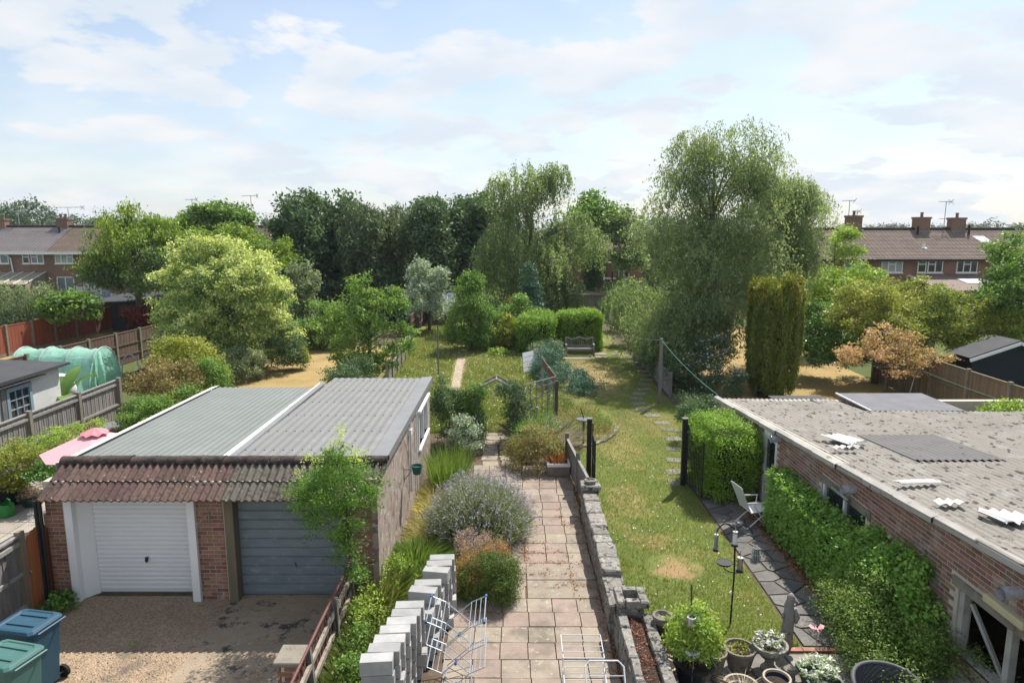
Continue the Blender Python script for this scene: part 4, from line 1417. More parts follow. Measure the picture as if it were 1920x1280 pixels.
# flat felt roofed store behind the outbuilding
sh = thing('felt_roof_store', 'flat grey felt roofed store behind the corrugated roof', 'shed', (11.6, 19.3, 0))
MB().box(10.0, 12.5, 18.4, 20.3, 0, 1.76).build('wall', MT['brick_old'], sh)
MB().box(9.95, 12.55, 18.35, 20.4, 1.78, 1.85).build('roof', MT['felt'], sh)
MB().add([(9.92, 20.42, 1.862), (9.96, 20.42, 1.862), (9.96, 18.34, 1.862), (9.92, 18.34, 1.862), (9.92, 20.42, 1.82), (9.92, 18.34, 1.82)], [(0, 1, 2, 3), (0, 3, 5, 4)]).build('roof_trim', MT['white_paint'], sh)
MB().box(8.2, 9.9, 20.9, 21.3, 0, 1.55).build('low_lean_to', MT['felt_dark'], sh)

# ---- white rendered outbuilding, left
wo = thing('white_outhouse', 'whitewashed outhouse with a dark flat roof and pale blue window', 'outbuilding', (-17, 20, 0))
b = MB()
b.box(-19.5, -15.25, 22.3, 22.5, 0, 2.25)
b.box(-15.45, -15.25, 15.0, 19.95, 0, 2.25)
b.box(-15.45, -15.25, 19.95, 21.15, 0, 0.92)
b.box(-15.45, -15.25, 19.95, 21.15, 2.08, 2.25)
b.box(-15.45, -15.25, 21.15, 22.3, 0, 2.25)
b.build('wall', MT['white_wall'], wo)
MB().box(-17.0, -16.9, 15, 22.3, 0, 2.1).build('partition', MT['felt_dark'], wo)
MB().add([(-20, 14.8, 2.55), (-15.0, 14.8, 2.36), (-15.0, 22.75, 2.36), (-20, 22.75, 2.55), (-20, 14.8, 2.47), (-15.0, 14.8, 2.28), (-15.0, 22.75, 2.28), (-20, 22.75, 2.47)],
         [(0, 1, 2, 3), (7, 6, 5, 4), (0, 4, 5, 1), (1, 5, 6, 2), (2, 6, 7, 3), (3, 7, 4, 0)]).build('roof', MT['felt_dark'], wo)
wf = MB()
y0, y1, z0, z1 = 20.0, 21.1, 0.95, 2.05
for y in (y0, y1 - .12):
    wf.box(-15.32, -15.2, y, y + .12, z0, z1)
wf.box(-15.32, -15.2, y0 + .12, y1 - .12, z0, z0 + .12)
wf.box(-15.32, -15.2, y0 + .12, y1 - .12, z1 - .12, z1)
for k in (1, 2):
    y = y0 + .12 + (y1 - y0 - .24) * k / 3
    wf.box(-15.30, -15.22, y - .015, y + .015, z0 + .12, z1 - .12)
    z = z0 + .12 + (z1 - z0 - .24) * k / 3
    wf.box(-15.298, -15.222, y0 + .12, y1 - .12, z - .015, z + .015)
w = wf.build('window', MT['blue_frame'], wo)
MB().box(-15.27, -15.26, y0 + .12, y1 - .12, z0 + .12, z1 - .12).build('pane', MT['glass_dark'], w)
MB().box(-15.24, -15.2, y0 - .22, y0 - .04, 0.4, 2.1).build('shutter_board', MT['wood_grey'], wo)
MB().bar((-15.1, 18.9, 2.18), (-15.1, 21.6, 2.18), 0.12, 0.04).build('drip_board', MT['wood_grey'], wo)

# ---- houses
def window(parent, x0, x1, z0, z1, y, lights, pane='glass_pale', frame='upvc', split=None, depth=0.06):
    b = MB()
    f = 0.06
    b.box(x0, x0 + f, y - depth, y + .02, z0, z1)
    b.box(x1 - f, x1, y - depth, y + .02, z0, z1)
    b.box(x0 + f, x1 - f, y - depth, y + .02, z0, z0 + f)
    b.box(x0 + f, x1 - f, y - depth, y + .02, z1 - f, z1)
    for k in range(1, lights):
        x = x0 + (x1 - x0) * k / lights
        b.box(x - f * .6, x + f * .6, y - depth + .003, y + .02, z0 + f, z1 - f)
    for k in (split or ()):
        xa = x0 + (x1 - x0) * k / lights + f * .6
        xb = x0 + (x1 - x0) * (k + 1) / lights - f * .6
        zz = z0 + (z1 - z0) * 0.68
        b.box(xa, xb, y - depth + .006, y + .02, zz - .035, zz + .035)
    w = b.build('window', MT[frame], parent)
    for k in range(lights):
        xa = x0 + (x1 - x0) * k / lights + .03
        xb = x0 + (x1 - x0) * (k + 1) / lights - .03
        MB().box(xa, xb, y - depth * .5, y - depth * .4, z0 + .03, z1 - .03).build('pane', MT[pane], w)
    MB().box(x0 - .05, x1 + .05, y - depth - .06, y, z0 - .07, z0 - .005).build('sill', MT['upvc'], w)
    return w


def tile_roof(parent, x0, x1, ye, ze, yr, zr, mat, rows=24, both=True):
    """courses of tiles, each lapping the one below"""
    b = MB()
    for k in range(rows):
        ta, tb = k / rows, (k + 1) / rows
        ya, yb = ye + (yr - ye) * ta, ye + (yr - ye) * tb
        za, zb = ze + (zr - ze) * ta, ze + (zr - ze) * tb
        b.add([(x0, ya, za + .05), (x1, ya, za + .05), (x1, yb + .05, zb + .015), (x0, yb + .05, zb + .015), (x0, ya, za), (x1, ya, za)], [(0, 1, 2, 3), (4, 5, 1, 0)])
    if both:
        y2 = 2 * yr - ye
        b.add([(x0, yr, zr), (x1, yr, zr), (x1, y2, ze), (x0, y2, ze)], [(0, 3, 2, 1)])
    r = b.build('roof', mat, parent)
    MB().tube([(x0, yr, zr + .05), (x1, yr, zr + .05)], 0.13, 8).build('ridge_tile', MT['tile_ridge'], r)
    return r


def chimney(parent, x, y, z0, z1, w=0.95, d=0.6, pots=2, mat='house_brick'):
    c = MB()
    c.box(x - w / 2, x + w / 2, y - d / 2, y + d / 2, z0, z1 - .15)
    c.box(x - w / 2 - .05, x + w / 2 + .05, y - d / 2 - .05, y + d / 2 + .05, z1 - .15, z1)
    ch = c.build('chimney', MT[mat], parent)
    MB().box(x - w / 2 - .06, x + w / 2 + .06, y - d / 2 - .08, y + d / 2 + .06, z0 + .0, z0 + .32).build('lead_flashing', MT['flash_grey'], ch)
    for k in range(pots):
        xx = x + (k - (pots - 1) / 2) * 0.42
        MB().lathe([(0.13, 0), (0.11, 0.02), (0.10, 0.28), (0.13, 0.30), (0.12, 0.36)], (xx, y, z1), 10).build('chimney_pot', MT['terra_grey'], ch)
    return ch


def aerial(x, y, z, h, label, rz=0.0, boom=1.3, n=7, grid=False):
    b = MB(Matrix.Translation((x, y, z)) @ Matrix.Rotation(rz, 4, 'Z'))
    b.tube([(0, 0, 0), (0, 0, h)], 0.03, 5)
    b.tube([(-boom * .55, 0, h), (boom * .45, 0, h + .03)], 0.022, 4)
    for k in range(n):
        u = -boom * .52 + boom * .85 * k / (n - 1)
        L = 0.16 + 0.02 * k
        b.tube([(u, -L, h), (u, L, h)], 0.014, 4)
    b.bar((boom * .4, -.25, h - .18), (boom * .4, .25, h + .18), .03, .03)
    b.bar((boom * .4, -.25, h + .18), (boom * .4, .25, h - .18), .03, .03)
    if grid:
        b.tube([(-.5, 0, h * .55), (.5, 0, h * .55)], 0.02, 4)
        b.tube([(-.3, 0, h * .3), (.15, 0, h * .3)], 0.03, 4)
    o = b.build('tv_aerial', MT['steel'], None, origin=(x, y, z))
    return tag(o, label, 'aerial', 'television aerials on the chimneys')


# left terrace
HY, RYL = 56.0, 59.6
lhouse = thing('terraced_house', 'brown brick terrace at the left edge, grey and brown tiled roof', 'house', (-35, 58, 0))
MB().box(-60, -20, HY, HY + 7, 0, 5.0).build('wall', MT['house_brick'], lhouse)
xs = V(90, 472, HY)[0]
tile_roof(lhouse, -60, xs, HY - .4, 4.95, RYL, 7.0, MT['roof_new'])
tile_roof(lhouse, xs + .02, -19.8, HY - .4, 4.95, RYL, 6.98, MT['roof_old'])
MB().box(-60, -19.9, HY - .5, HY - .38, 4.80, 4.97).build('gutter', MT['upvc'], lhouse)
for (a, c, n, sp, pn) in ((-30, 16, 3, (1,), 'glass_pale'), (42, 55, 1, (0,), 'glass_dark'), (58, 82, 2, (0,), 'glass_pale'), (103, 137, 3, (2,), 'curtain')):
    xa, xb = V(a, 480, HY)[0], V(c, 480, HY)[0]
    window(lhouse, xa, xb, V(0, 494, HY)[1], V(0, 476, HY)[1], HY, n, pn, split=sp)
xa, xb = V(109, 540, HY)[0], V(141, 540, HY)[0]
window(lhouse, xa, xb, 2.35 - 1.6, V(0, 519, HY)[1], HY, 2, 'glass_pale')
dpx = V(22, 490, HY)[0]
MB().tube([(dpx - .3, HY - .4, 4.85), (dpx, HY - .1, 4.5), (dpx + .15, HY - .1, 2.6)], 0.06, 6).build('downpipe', MT['upvc'], lhouse)
MB().box(V(143, 512, HY)[0], V(147, 512, HY)[0], HY - .1, HY, 2.95, 3.15).build('alarm_box', MT['upvc'], lhouse)
for (px, py0) in ((4, 410), (121, 409), (349, 411), (462, 410)):
    x = V(px, 430, RYL)[0]
    chimney(lhouse, x, RYL, 6.6, V(px, py0, RYL)[1])
MB().tube([(V(103, 440, 58)[0], 58.6, 6.4), (V(103, 440, 58)[0], 58.6, 7.0)], 0.08, 6).build('vent_pipe', MT['black_plastic'], lhouse)
# lean-to canopy
cn = MB()
xa, xb = V(-40, 520, HY)[0], V(88, 520, HY)[0]
cn.add([(xa, HY - .05, 3.35), (xb, HY - .05, 3.35), (xb, HY - 2.6, 2.55), (xa, HY - 2.6, 2.55), (xa, HY - .05, 3.30), (xb, HY - .05, 3.30), (xb, HY - 2.6, 2.5), (xa, HY - 2.6, 2.5)], [(0, 3, 2, 1), (4, 5, 6, 7), (3, 7, 6, 2)])
cp = cn.build('canopy', MT['tan_canopy'], lhouse)
for k in range(7):
    x = xa + (xb - xa) * k / 6
    MB().bar((x, HY - .05, 3.39), (x, HY - 2.62, 2.59), 0.07, 0.05).build('glazing_bar', MT['upvc'], cp)
MB().add([(xb, HY - .05, 3.3), (xb, HY - 2.6, 2.5), (xb, HY - 2.6, 2.2), (xb, HY - .05, 2.2)], [(0, 1, 2, 3)]).build('end_panel', MT['tan_canopy'], cp)
MB().box(xb - 1.8, xb + .6, HY - 2.4, HY - 0.02, 0, 2.15).build('lean_to_wall', MT['house_brick_red'], lhouse)
for (px, py, h, l, rz, bo) in ((28, 396, 1.6, 'spindly television aerial leftmost of all, near the left picture edge', 0.2, 1.2), (122, 389, 0.95, 'wide television aerial on the chimney of the left terrace beside the golden cypress', 0.0, 3.2),
                               (240, 386, 1.3, 'television aerial rising behind the top of the golden cypress', 0.1, 1.8), (356, 374, 1.7, 'television aerial between the golden cypress and the broad green tree', 0.05, 1.0),
                               (467, 367, 2.0, 'tall television aerial right of the broad green tree', 0.0, 1.4)):
    z = V(px, py, RYL)[1]
    aerial(V(px, py, RYL)[0], RYL + .35, z - h, h, l, rz, bo)

# right terrace
HY2, RY2 = 50.0, 53.8
rhouse = thing('terraced_house', 'red brick terrace behind the acers on the right, brown tiled roof', 'house', (32, 52, 0))
MB().box(22.5, 48, HY2, HY2 + 7.6, 0, 4.75).build('wall', MT['house_brick_red'], rhouse)
tile_roof(rhouse, 22.4, 48, HY2 - .4, 4.66, RY2, 6.78, MT['roof_right'], 22)
MB().box(22.4, 37.2, HY2 - .52, HY2 - .4, 4.52, 4.68).build('gutter', MT['black_plastic'], rhouse)
MB().box(37.2, 48, HY2 - .52, HY2 - .4, 4.50, 4.68).build('gutter', MT['upvc'], rhouse)
for (a, c, n, sp, pn) in ((1582, 1621, 2, (1,), 'glass_pale'), (1652, 1692, 3, (1,), 'curtain'), (1720, 1736, 1, (0,), 'glass_dark'), (1739, 1767, 2, (0,), 'glass_dark'), (1793, 1832, 3, (1,), 'glass_dark'), (1857, 1884, 1, (0,), 'glass_dark')):
    xa, xb = V(a, 500, HY2)[0], V(c, 500, HY2)[0]
    window(rhouse, xa, xb, V(0, 511, HY2)[1], V(0, 488, HY2)[1], HY2, n, pn, split=sp)
for (px, py0, pots) in ((1599, 404, 1), (1726, 407, 1), (1792, 408, 1)):
    chimney(rhouse, V(px, 430, RY2)[0], RY2, 6.4, V(px, py0, RY2)[1], 1.05, 0.7, pots)
for (px, py) in ((1721, 432), (1817, 430)):
    x = V(px, py, 53)[0]
    MB().tube([(x, 53.0, 6.2), (x, 53.0, V(px, py - 8, 53)[1])], 0.09, 7).build('vent_pipe', MT['black_plastic'], rhouse)
xk = V(1838, 441, 52.6)[0]
MB().add([(xk - .5, 52.75, 6.30), (xk + .35, 52.75, 6.30), (xk + .55, 51.9, 5.85), (xk - .3, 51.9, 5.85)], [(0, 3, 2, 1)]).build('roof_light', MT['upvc'], rhouse)
xk = V(1734, 470, 51)[0]
MB().lathe([(0.3, 0), (0.1, 0.12), (0.12, 0.35)], (xk, 51.2, 5.4), 8).build('roof_vent', MT['upvc'], rhouse)
# single-storey extension with a hipped roof
xa = V(1772, 520, 46)[0]
ex = MB()
ex.box(xa, xa + 9, 46, HY2 - .02, 0, 2.7)
ex.add([(xa, 46, 2.7), (xa, HY2 - .02, 2.7), (xa, HY2 - .02, 3.42)], [(0, 1, 2), (2, 1, 0)])
ex.build('extension_wall', MT['house_brick_red'], rhouse)
er = MB().add([(xa - .1, 45.8, 2.75), (xa + 9, 45.8, 2.75), (xa + 9, HY2 - .05, 3.5), (xa - .1, HY2 - .05, 3.5)], [(0, 1, 2, 3)]).build('extension_roof', MT['roof_right'], rhouse)
MB().bar((xa - .12, 45.75, 2.7), (xa - .12, HY2 - .05, 3.45), 0.06, 0.16).build('barge_board', MT['upvc'], er)
MB().add([(xa + 2.6, 47.6, 3.12), (xa + 4.6, 47.6, 3.12), (xa + 4.2, 48.8, 3.34), (xa + 2.6, 48.8, 3.34)], [(0, 1, 2, 3)]).build('roof_light', MT['upvc'], er)
for (px, py, h, l, rz, bo, g) in ((1597, 376, 1.5, 'slim television aerial on the leftmost chimney of the right terrace', 0.1, 1.0, False), (1611, 396, 0.8, 'short stubby television aerial beside the leftmost chimney of the right terrace', 0.3, 0.5, True),
                                  (1779, 378, 2.9, 'tall double television aerial beside the rightmost chimney of the right terrace', 0.2, 1.1, True)):
    z = V(px, py, RY2)[1]
    aerial(V(px, py, RY2)[0], RY2 + .3, z - h, h, l, rz, bo, grid=g)

# house glimpsed between the two birches
mh = thing('brick_house', 'brick house glimpsed between the weeping birch and the big birch', 'house', (9, 66, 0))
xa, xb = V(1060, 480, 63)[0], V(1205, 480, 63)[0]
MB().box(xa, xb, 63, 70, 0, 5.0).build('wall', MT['house_brick_red'], mh)
tile_roof(mh, xa - .3, xb + .3, 62.6, 4.9, 66.5, 7.2, MT['roof_right'], 22)
MB().box(xa - .3, xb + .3, 62.5, 62.62, 4.75, 4.92).build('gutter', MT['black_plastic'], mh)
window(mh, V(1112, 486, 63)[0], V(1136, 486, 63)[0], 3.2, 4.4, 63, 2, 'glass_dark')
window(mh, V(1160, 500, 63)[0], V(1180, 500, 63)[0], 2.0, 3.3, 63, 2, 'glass_pale')
x0, x1 = V(1127, 530, 62)[0], V(1150, 530, 62)[0]
pm = MB()
pm.box(x0, x0 + .12, 60.5, 60.6, 0.6, 2.9)
pm.box(x0 + .12, x1, 60.5, 60.6, 2.45, 2.6)
pm.box(x0 + .12, x1, 60.5, 60.6, 0.6, 1.75)
pm.build('porch', MT['white_paint'], mh)
MB().box(x0 + .5, x1 + .1, 60.7, 62.9, 0, 3.9).build('porch_wall', MT['house_brick_red'], mh)
MB().tube([(x1 - .35, 60.4, 3.9), (x1 - .35, 60.4, 0.6)], 0.06, 6).build('downpipe', MT['black_plastic'], mh)

# row of roofs just showing over the trees, far left centre
fr = thing('far_house', 'distant pale roofed house just showing above the dark conifers', 'house', (-22, 75, 0))
xa, xb = V(480, 430, 75)[0], V(535, 430, 75)[0]
MB().box(xa, xb, 75, 81, 0, 5.4).build('wall', MT['house_brick'], fr)
tile_roof(fr, xa - .3, xb + .3, 74.6, 5.4, 78, 7.2, MT['roof_new'], 14)

# ---- small sheds and glass
ds = thing('navy_shed', 'dark navy timber shed with white barge boards behind the right fence', 'shed', (19.5, 27.5, 0))
b = MB()
for k in range(13):
    z = k * 0.15
    b.box(17.85, 21.2, 26.0 - .012 * (k % 2), 26.05, z, z + .149)
ax, az = 19.5, 2.55
b.add([(17.85, 26.0, 1.95), (21.2, 26.0, 1.95), (ax, 26.0, 2.52)], [(0, 1, 2)])
b.add([(17.85, 26.05, 0), (17.85, 27, 0), (17.85, 27, 1.95), (17.85, 26.05, 1.95)], [(0, 3, 2, 1)])
b.build('wall', MT['navy_board'], ds)
rf = MB()
rf.add([(17.6, 25.8, 1.93), (ax, 25.8, 2.6), (ax, 27.2, 2.6), (17.6, 27.2, 1.93), (17.6, 25.8, 1.88), (ax, 25.8, 2.55)], [(0, 1, 2, 3), (4, 5, 1, 0)])
rf.add([(21.4, 25.8, 1.93), (ax, 25.8, 2.6), (ax, 27.2, 2.6), (21.4, 27.2, 1.93), (21.4, 25.8, 1.88), (ax, 25.8, 2.55)], [(3, 2, 1, 0), (0, 1, 5, 4)])
rf.build('roof', MT['felt_dark'], ds)
bb_ = MB()
bb_.bar((17.6, 25.77, 1.82), (ax, 25.77, 2.49), 0.03, 0.12, up=(0, 0, 1))
bb_.bar((ax, 25.77, 2.49), (21.4, 25.77, 1.82), 0.03, 0.12, up=(0, 0, 1))
bb_.build('barge_board', MT['white_paint'], ds)
nb = MB()
for k in range(8):
    nb.box(16.9 + k * .12, 17.015 + k * .12, 27.0, 27.03, 0, 1.75)
tag(nb.build('navy_fence_panel', MT['navy_board'], None, origin=(17, 27, 0)), 'dark navy fence panel beside the navy shed', 'fence')

fs2 = thing('grey_shed', 'weathered grey plank shed at the far end of the lawn', 'shed', (6.2, 52, 0))
xa, xb = V(1083, 580, 51)[0], V(1143, 580, 51)[0]
MB().box(xa, xb, 51.06, 53, 0, 1.9).build('wall', MT['felt_dark'], fs2)
n = 14
pl = MB().box(-(xb - xa) / n / 2 + .008, (xb - xa) / n / 2 - .008, -.03, .02, 0, 1.86).mesh('plank', MT['wood_grey'])
for k in range(n):
    piece('plank', pl, fs2, (xa + (xb - xa) * (k + .5) / n, 51.03, 0.02))
MB().box(xa - .1, xb + .1, 50.9, 53.1, 1.9, 2.0).build('roof', MT['wood_tan'], fs2)

dsh = thing('dark_shed', 'dark brown shed half hidden behind the young tree', 'shed', (-10, 50, 0))
xa, xb = V(700, 560, 48)[0], V(768, 560, 48)[0]
MB().box(xa, xb, 48, 51, 0, 2.0).build('wall', MT['navy_board'], dsh)
MB().add([(xa - .2, 47.8, 2.2), ((xa + xb) / 2 - .4, 47.8, 2.75), ((xa + xb) / 2 - .4, 51, 2.75), (xa - .2, 51, 2.2), (xb + .2, 47.8, 2.0), (xb + .2, 51, 2.0)], [(0, 1, 2, 3), (1, 4, 5, 2)]).build('roof', MT['felt_dark'], dsh)
MB().box(xb - 1.0, xb - .3, 47.95, 47.99, 0, 1.8).build('door', MT['green_pot'], dsh)

gh = thing('greenhouse', 'small greenhouse half hidden behind the conifer bush', 'greenhouse', (-5, 50, 0))
xa, xb = V(808, 580, 49)[0], V(852, 580, 49)[0]
f = MB()
for k in range(4):
    x = xa + (xb - xa) * k / 3
    f.bar((x, 49, 0), (x, 49, 1.6), .04)
    f.bar((x, 49, 1.6), (x, 50.2, 2.2), .04)
f.bar((xa, 49, 1.6), (xb, 49, 1.6), .05)
f.bar((xa, 50.2, 2.2), (xb, 50.2, 2.2), .05)
f.bar((xa, 49, 0.8), (xb, 49, 0.8), .04)
f.build('frame', MT['steel'], gh)
MB().box(xa, xb, 49.01, 49.02, 0.8, 1.6).build('pane', MT['glass_pale'], gh)
MB().box(xa, xb, 49.01, 49.04, 0, 0.8).build('base_panel', MT['wood_tan'], gh)
MB().add([(xa, 49, 1.62), (xb, 49, 1.62), (xb, 50.2, 2.22), (xa, 50.2, 2.22)], [(0, 1, 2, 3)]).build('roof_pane', MT['glass_pale'], gh)

bs2 = thing('low_black_shed', 'low shed with a dark felt roof behind the red fence', 'shed', (-30, 46, 0))
xa, xb = V(173, 560, 46)[0], V(282, 560, 46)[0]
MB().box(xa, xb, 46, 49, 0, 1.95).build('wall', MT['felt_dark'], bs2)
MB().add([(xa - .2, 45.6, 1.95), (xb + .2, 45.6, 2.12), (xb + .1, 49, 2.45), (xa + .5, 49, 2.28), (xa - .2, 45.6, 1.85), (xb + .2, 45.6, 2.02)], [(0, 1, 2, 3), (4, 5, 1, 0)]).build('roof', MT['felt_dark'], bs2)
MB().box(xb - 2.2, xb - .4, 45.95, 45.99, 0.9, 1.8).build('side_panel', MT['wood_brown'], bs2)

# green mesh polytunnel
pt_ = thing('polytunnel', 'green mesh polytunnel with its door flap open behind the grey fence', 'polytunnel', (-18, 28, 0))
X0, X1, YC, RW, RH = V(50, 700, 28.6)[0], V(197, 700, 28.6)[0], 28.6, 1.15, 1.85
t = NT('green_mesh')
c = t.mix(t.ramp(t.noise(1.2, 3), 0.3, 0.7), (0.30, 0.62, 0.50), (0.42, 0.70, 0.58))
t.bump(t.noise(2.5, 3, 0.5, (0.5, 1, 3)), 0.5, 0.12)
t.done(c, 0.7)
tr = t.n.new('ShaderNodeBsdfTransparent')
tl_ = t.n.new('ShaderNodeBsdfTranslucent')
t.l.new(c, tl_.inputs[0])
m1 = t.n.new('ShaderNodeMixShader')
m1.inputs[0].default_value = 0.4
t.l.new(t.bs.outputs[0], m1.inputs[1])
t.l.new(tl_.outputs[0], m1.inputs[2])
m2 = t.n.new('ShaderNodeMixShader')
m2.inputs[0].default_value = 0.06
t.l.new(m1.outputs[0], m2.inputs[1])
t.l.new(tr.outputs[0], m2.inputs[2])
t.l.new(m2.outputs[0], t.out.inputs[0])
MT['green_mesh'] = t.m


def arch(k, n=16):
    a = math.pi * k / n
    return YC - RW * math.cos(a), RH * (math.sin(a) ** 0.8)


cv = MB()
NX = 24
vs = []
for i in range(NX + 1):
    x = X0 + (X1 - X0) * i / NX
    sag = 0.05 * math.sin(math.pi * ((i % 8) / 8)) + 0.012 * math.sin(i * 2.3)
    for k in range(17):
        y, z = arch(k)
        wv = 1 - sag - 0.015 * math.sin(i * 1.9 + k * 1.7)
        vs.append((x, YC + (y - YC) * wv, z * wv))
cv.add(vs, [(i * 17 + k, (i + 1) * 17 + k, (i + 1) * 17 + k + 1, i * 17 + k + 1) for i in range(NX) for k in range(16)])
cv.build('cover', MT['green_mesh'], pt_, smooth=True)
for i in range(4):
    x = X0 + (X1 - X0) * i / 3
    MB().tube([(x, *(lambda q: (YC + (q[0] - YC) * 1.01, q[1] * 1.01))(arch(k))) for k in range(17)], 0.03, 6).build('hoop', MT['rope_white'], pt_, smooth=True)
MB().add([(X1, *arch(k)) for k in range(0, 6)] + [(X1, arch(5)[0], 0)], [(0, 1, 2, 3, 4, 5, 6)]).build('end_panel', MT['green_mesh'], pt_)
en = MB()
en.add([(X1, *arch(k)) for k in range(11, 17)] + [(X1, arch(11)[0], 0)], [(0, 1, 2, 3, 4, 5, 6)])
en.build('end_panel', MT['green_mesh'], pt_)
MB().tube([(X1 + .15, YC - .55, 0), (X1 + .25, YC - .65, 0.9), (X1 + .1, YC - .45, 1.75)], [0.13, 0.14, 0.05], 8).build('door_flap', MT['green_mesh'], pt_, smooth=True)
MB().box(X1 - 1.6, X1 - .9, YC - RW - .03, YC - RW + .0, 0.35, 0.95).build('vent_window', MT['rope_white'], pt_)
# ================================================================ fences and walls


def board_fence(name, label, p0, p1, h, spacing, mats, bw=0.1, rails=(0.3, 0.95, 1.6), rail_side=1, group=None, boards=True, cap=True, post_h=None, post_w=0.1, gravel=False, z0=0.0, first=True, conc=False):
    """close-boarded fence: posts, rails on one side (rail_side), single boards, capping"""
    p0, p1 = Vector((*p0, z0)), Vector((*p1, z0))
    L = (p1 - p0).length
    d = (p1 - p0).normalized()
    nrm = Vector((d.y, -d.x, 0)) * rail_side
    o = thing(name, label, 'fence', p0.lerp(p1, .5), group)
    n = max(1, round(L / spacing))
    rz = math.atan2(d.y, d.x)
    ph = post_h or h + 0.08
    pm = MB().box(-post_w / 2, post_w / 2, -post_w / 2, post_w / 2, -.05, ph).mesh('post', mats[1])
    for k in range(n + 1):
        if k == 0 and not first:
            continue
        piece('post', pm, o, p0 + d * (L * k / n) + nrm * 0.02, (random.gauss(0, .012), random.gauss(0, .012), rz))
    seg = L / n
    rm = MB().box(-seg / 2, seg / 2, -.022, .022, -.035, .035).mesh('rail', mats[2])
    for k in range(n):
        c = p0 + d * (seg * (k + .5))
        for z in rails:
            piece('rail', rm, o, c + nrm * 0.035 + Vector((0, 0, z)), (0, random.gauss(0, .004), rz))
        if cap:
            piece('capping', MB().box(-seg / 2, seg / 2, -.035, .045, -.015, .02).mesh('capping', mats[2]), o, c + Vector((0, 0, h)), (0, 0, rz))
        if gravel:
            piece('gravel_board', MB().box(-seg / 2 + .05, seg / 2 - .05, -.02, .02, 0, .15).mesh('gravel_board', MT['post_conc']), o, c, (0, 0, rz))
    gb = .15 if gravel else 0.03
    if boards:
        nb = int(L / bw)
        bm_ = MB().box(-bw / 2 - .008, bw / 2 - .004, -.009, .009, gb, h - .015).mesh('fence_board', mats[0])
        for k in range(nb):
            c = p0 + d * (L * (k + .5) / nb) - nrm * (0.005 + .004 * (k % 2))
            piece('fence_board', bm_, o, c, (0, 0, rz + 0.09), (1, 1, random.uniform(.99, 1.004)))
    else:
        nb = int(seg / bw)
        pb = MB()
        for k in range(nb):
            u = -seg / 2 + seg * (k + .5) / nb
            pb.box(u - seg / nb / 2 + .004, u + seg / nb / 2 - .004, -.012 - .006 * (k % 2), .012 - .006 * (k % 2), gb, h - .015)
        pbm = pb.mesh('fence_panel', mats[0])
        for k in range(n):
            piece('fence_panel', pbm, o, p0 + d * (seg * (k + .5)), (0, 0, rz), (1, 1, 1))
    return o


WG = (MT['wood_grey'], MT['post_conc'], MT['wood_rail'])
board_fence('garden_fence', 'silvery grey close boarded fence with brown posts between terrace and white outhouse', (-13.32, 14.0), (-13.32, 22.5), 1.80, 2.12, WG, 0.1, (0.18, 0.98, 1.66), 1, post_w=.12)
board_fence('garden_fence', 'grey close boarded fence behind the wheelie bins, left of the orange gate', (-8.62, 8.1), (-8.62, 11.2), 1.52, 1.55, WG, 0.1, (0.25, 0.85, 1.40), 1, post_w=.11)
board_fence('red_fence', 'long fence of russet red panels between grey posts across the left gardens', (-27.7, 31.0), (-27.0, 51.8), 1.62, 1.9, (MT['wood_red'], MT['post_conc'], MT['wood_red']), 0.12, (), 1, boards=False, post_w=.12, gravel=True)
board_fence('brown_fence', 'dark brown panel fence with pale posts behind the polytunnel', (-20.4, 26.0), (-19.3, 41.5), 1.62, 1.83, (MT['wood_brown'], MT['post_conc'], MT['wood_brown']), 0.12, (0.45, 1.0), 1, boards=False, post_w=.12)
board_fence('garden_fence', 'tan close boarded fence with capped posts in front of the navy shed', (16.3, 17.5), (16.5, 30.5), 1.80, 2.17, (MT['wood_tan'], MT['post_conc'], MT['wood_tan']), 0.1, (1.05,), -1, post_w=.13, conc=True)
board_fence('boundary_fence', 'patchy low brown fence running up the left side of the meadow', (-6.3, 42.0), (-6.5, 51.0), 1.5, 1.8, (MT['wood_brown'], MT['wood_brown'], MT['wood_brown']), 0.1, (0.4, 1.1), 1, boards=False)
board_fence('white_fence', 'flaking white low fence beside the young tree at the meadow edge', (-5.45, 29.0), (-5.75, 38.6), 1.05, 1.6, (MT['rail_worn'], MT['rail_worn'], MT['rail_worn']), 0.11, (0.8,), 1, boards=False, cap=True)
board_fence('pale_fence', 'pale weathered fence under the hanging branches of the big birch', (6.5, 27.4), (6.6, 34.6), 0.95, 1.8, (MT['wood_rail'], MT['wood_grey'], MT['wood_rail']), 0.1, (0.8,), 1, boards=False)
board_fence('brown_trellis_fence', 'brown slatted fence in the shade behind the pale topped tree', (-12.6, 38.5), (-9.0, 38.5), 1.3, 1.8, (MT['wood_brown'], MT['wood_brown'], MT['wood_brown']), 0.14, (0.4, 1.0), 1, boards=False)

# low fence of horizontal boards beyond the stone wall
lf = thing('low_fence', 'low weathered wooden fence with three posts beyond the stone wall', 'fence', (1.7, 17.2, 0))
pz = [(1.83, 15.72, .86), (1.72, 17.1, 1.05), (1.58, 18.9, 1.05)]
for p in pz:
    piece('post', MB().box(-.05, .05, -.05, .05, 0, p[2]).mesh('post', MT['wood_grey']), lf, (p[0], p[1], 0))
for a, b in zip(pz[:-1], pz[1:]):
    d = Vector((b[0] - a[0], b[1] - a[1], 0))
    for k in range(6):
        q0 = Vector((a[0], a[1], .12 + k * .125))
        q1 = q0 + d
        piece('board', MB().bar(q0 + d * .03 - (q0 + q1) / 2, q1 - d * .03 - (q0 + q1) / 2, .02, .118).mesh('board', MT['wood_grey']), lf, (q0 + q1) / 2)
    q0 = Vector((a[0], a[1], .89))
    piece('capping', MB().bar(q0 - (q0 + q0 + d) / 2, d / 2, .07, .03).mesh('capping', MT['wood_rail']), lf, q0 + d / 2)

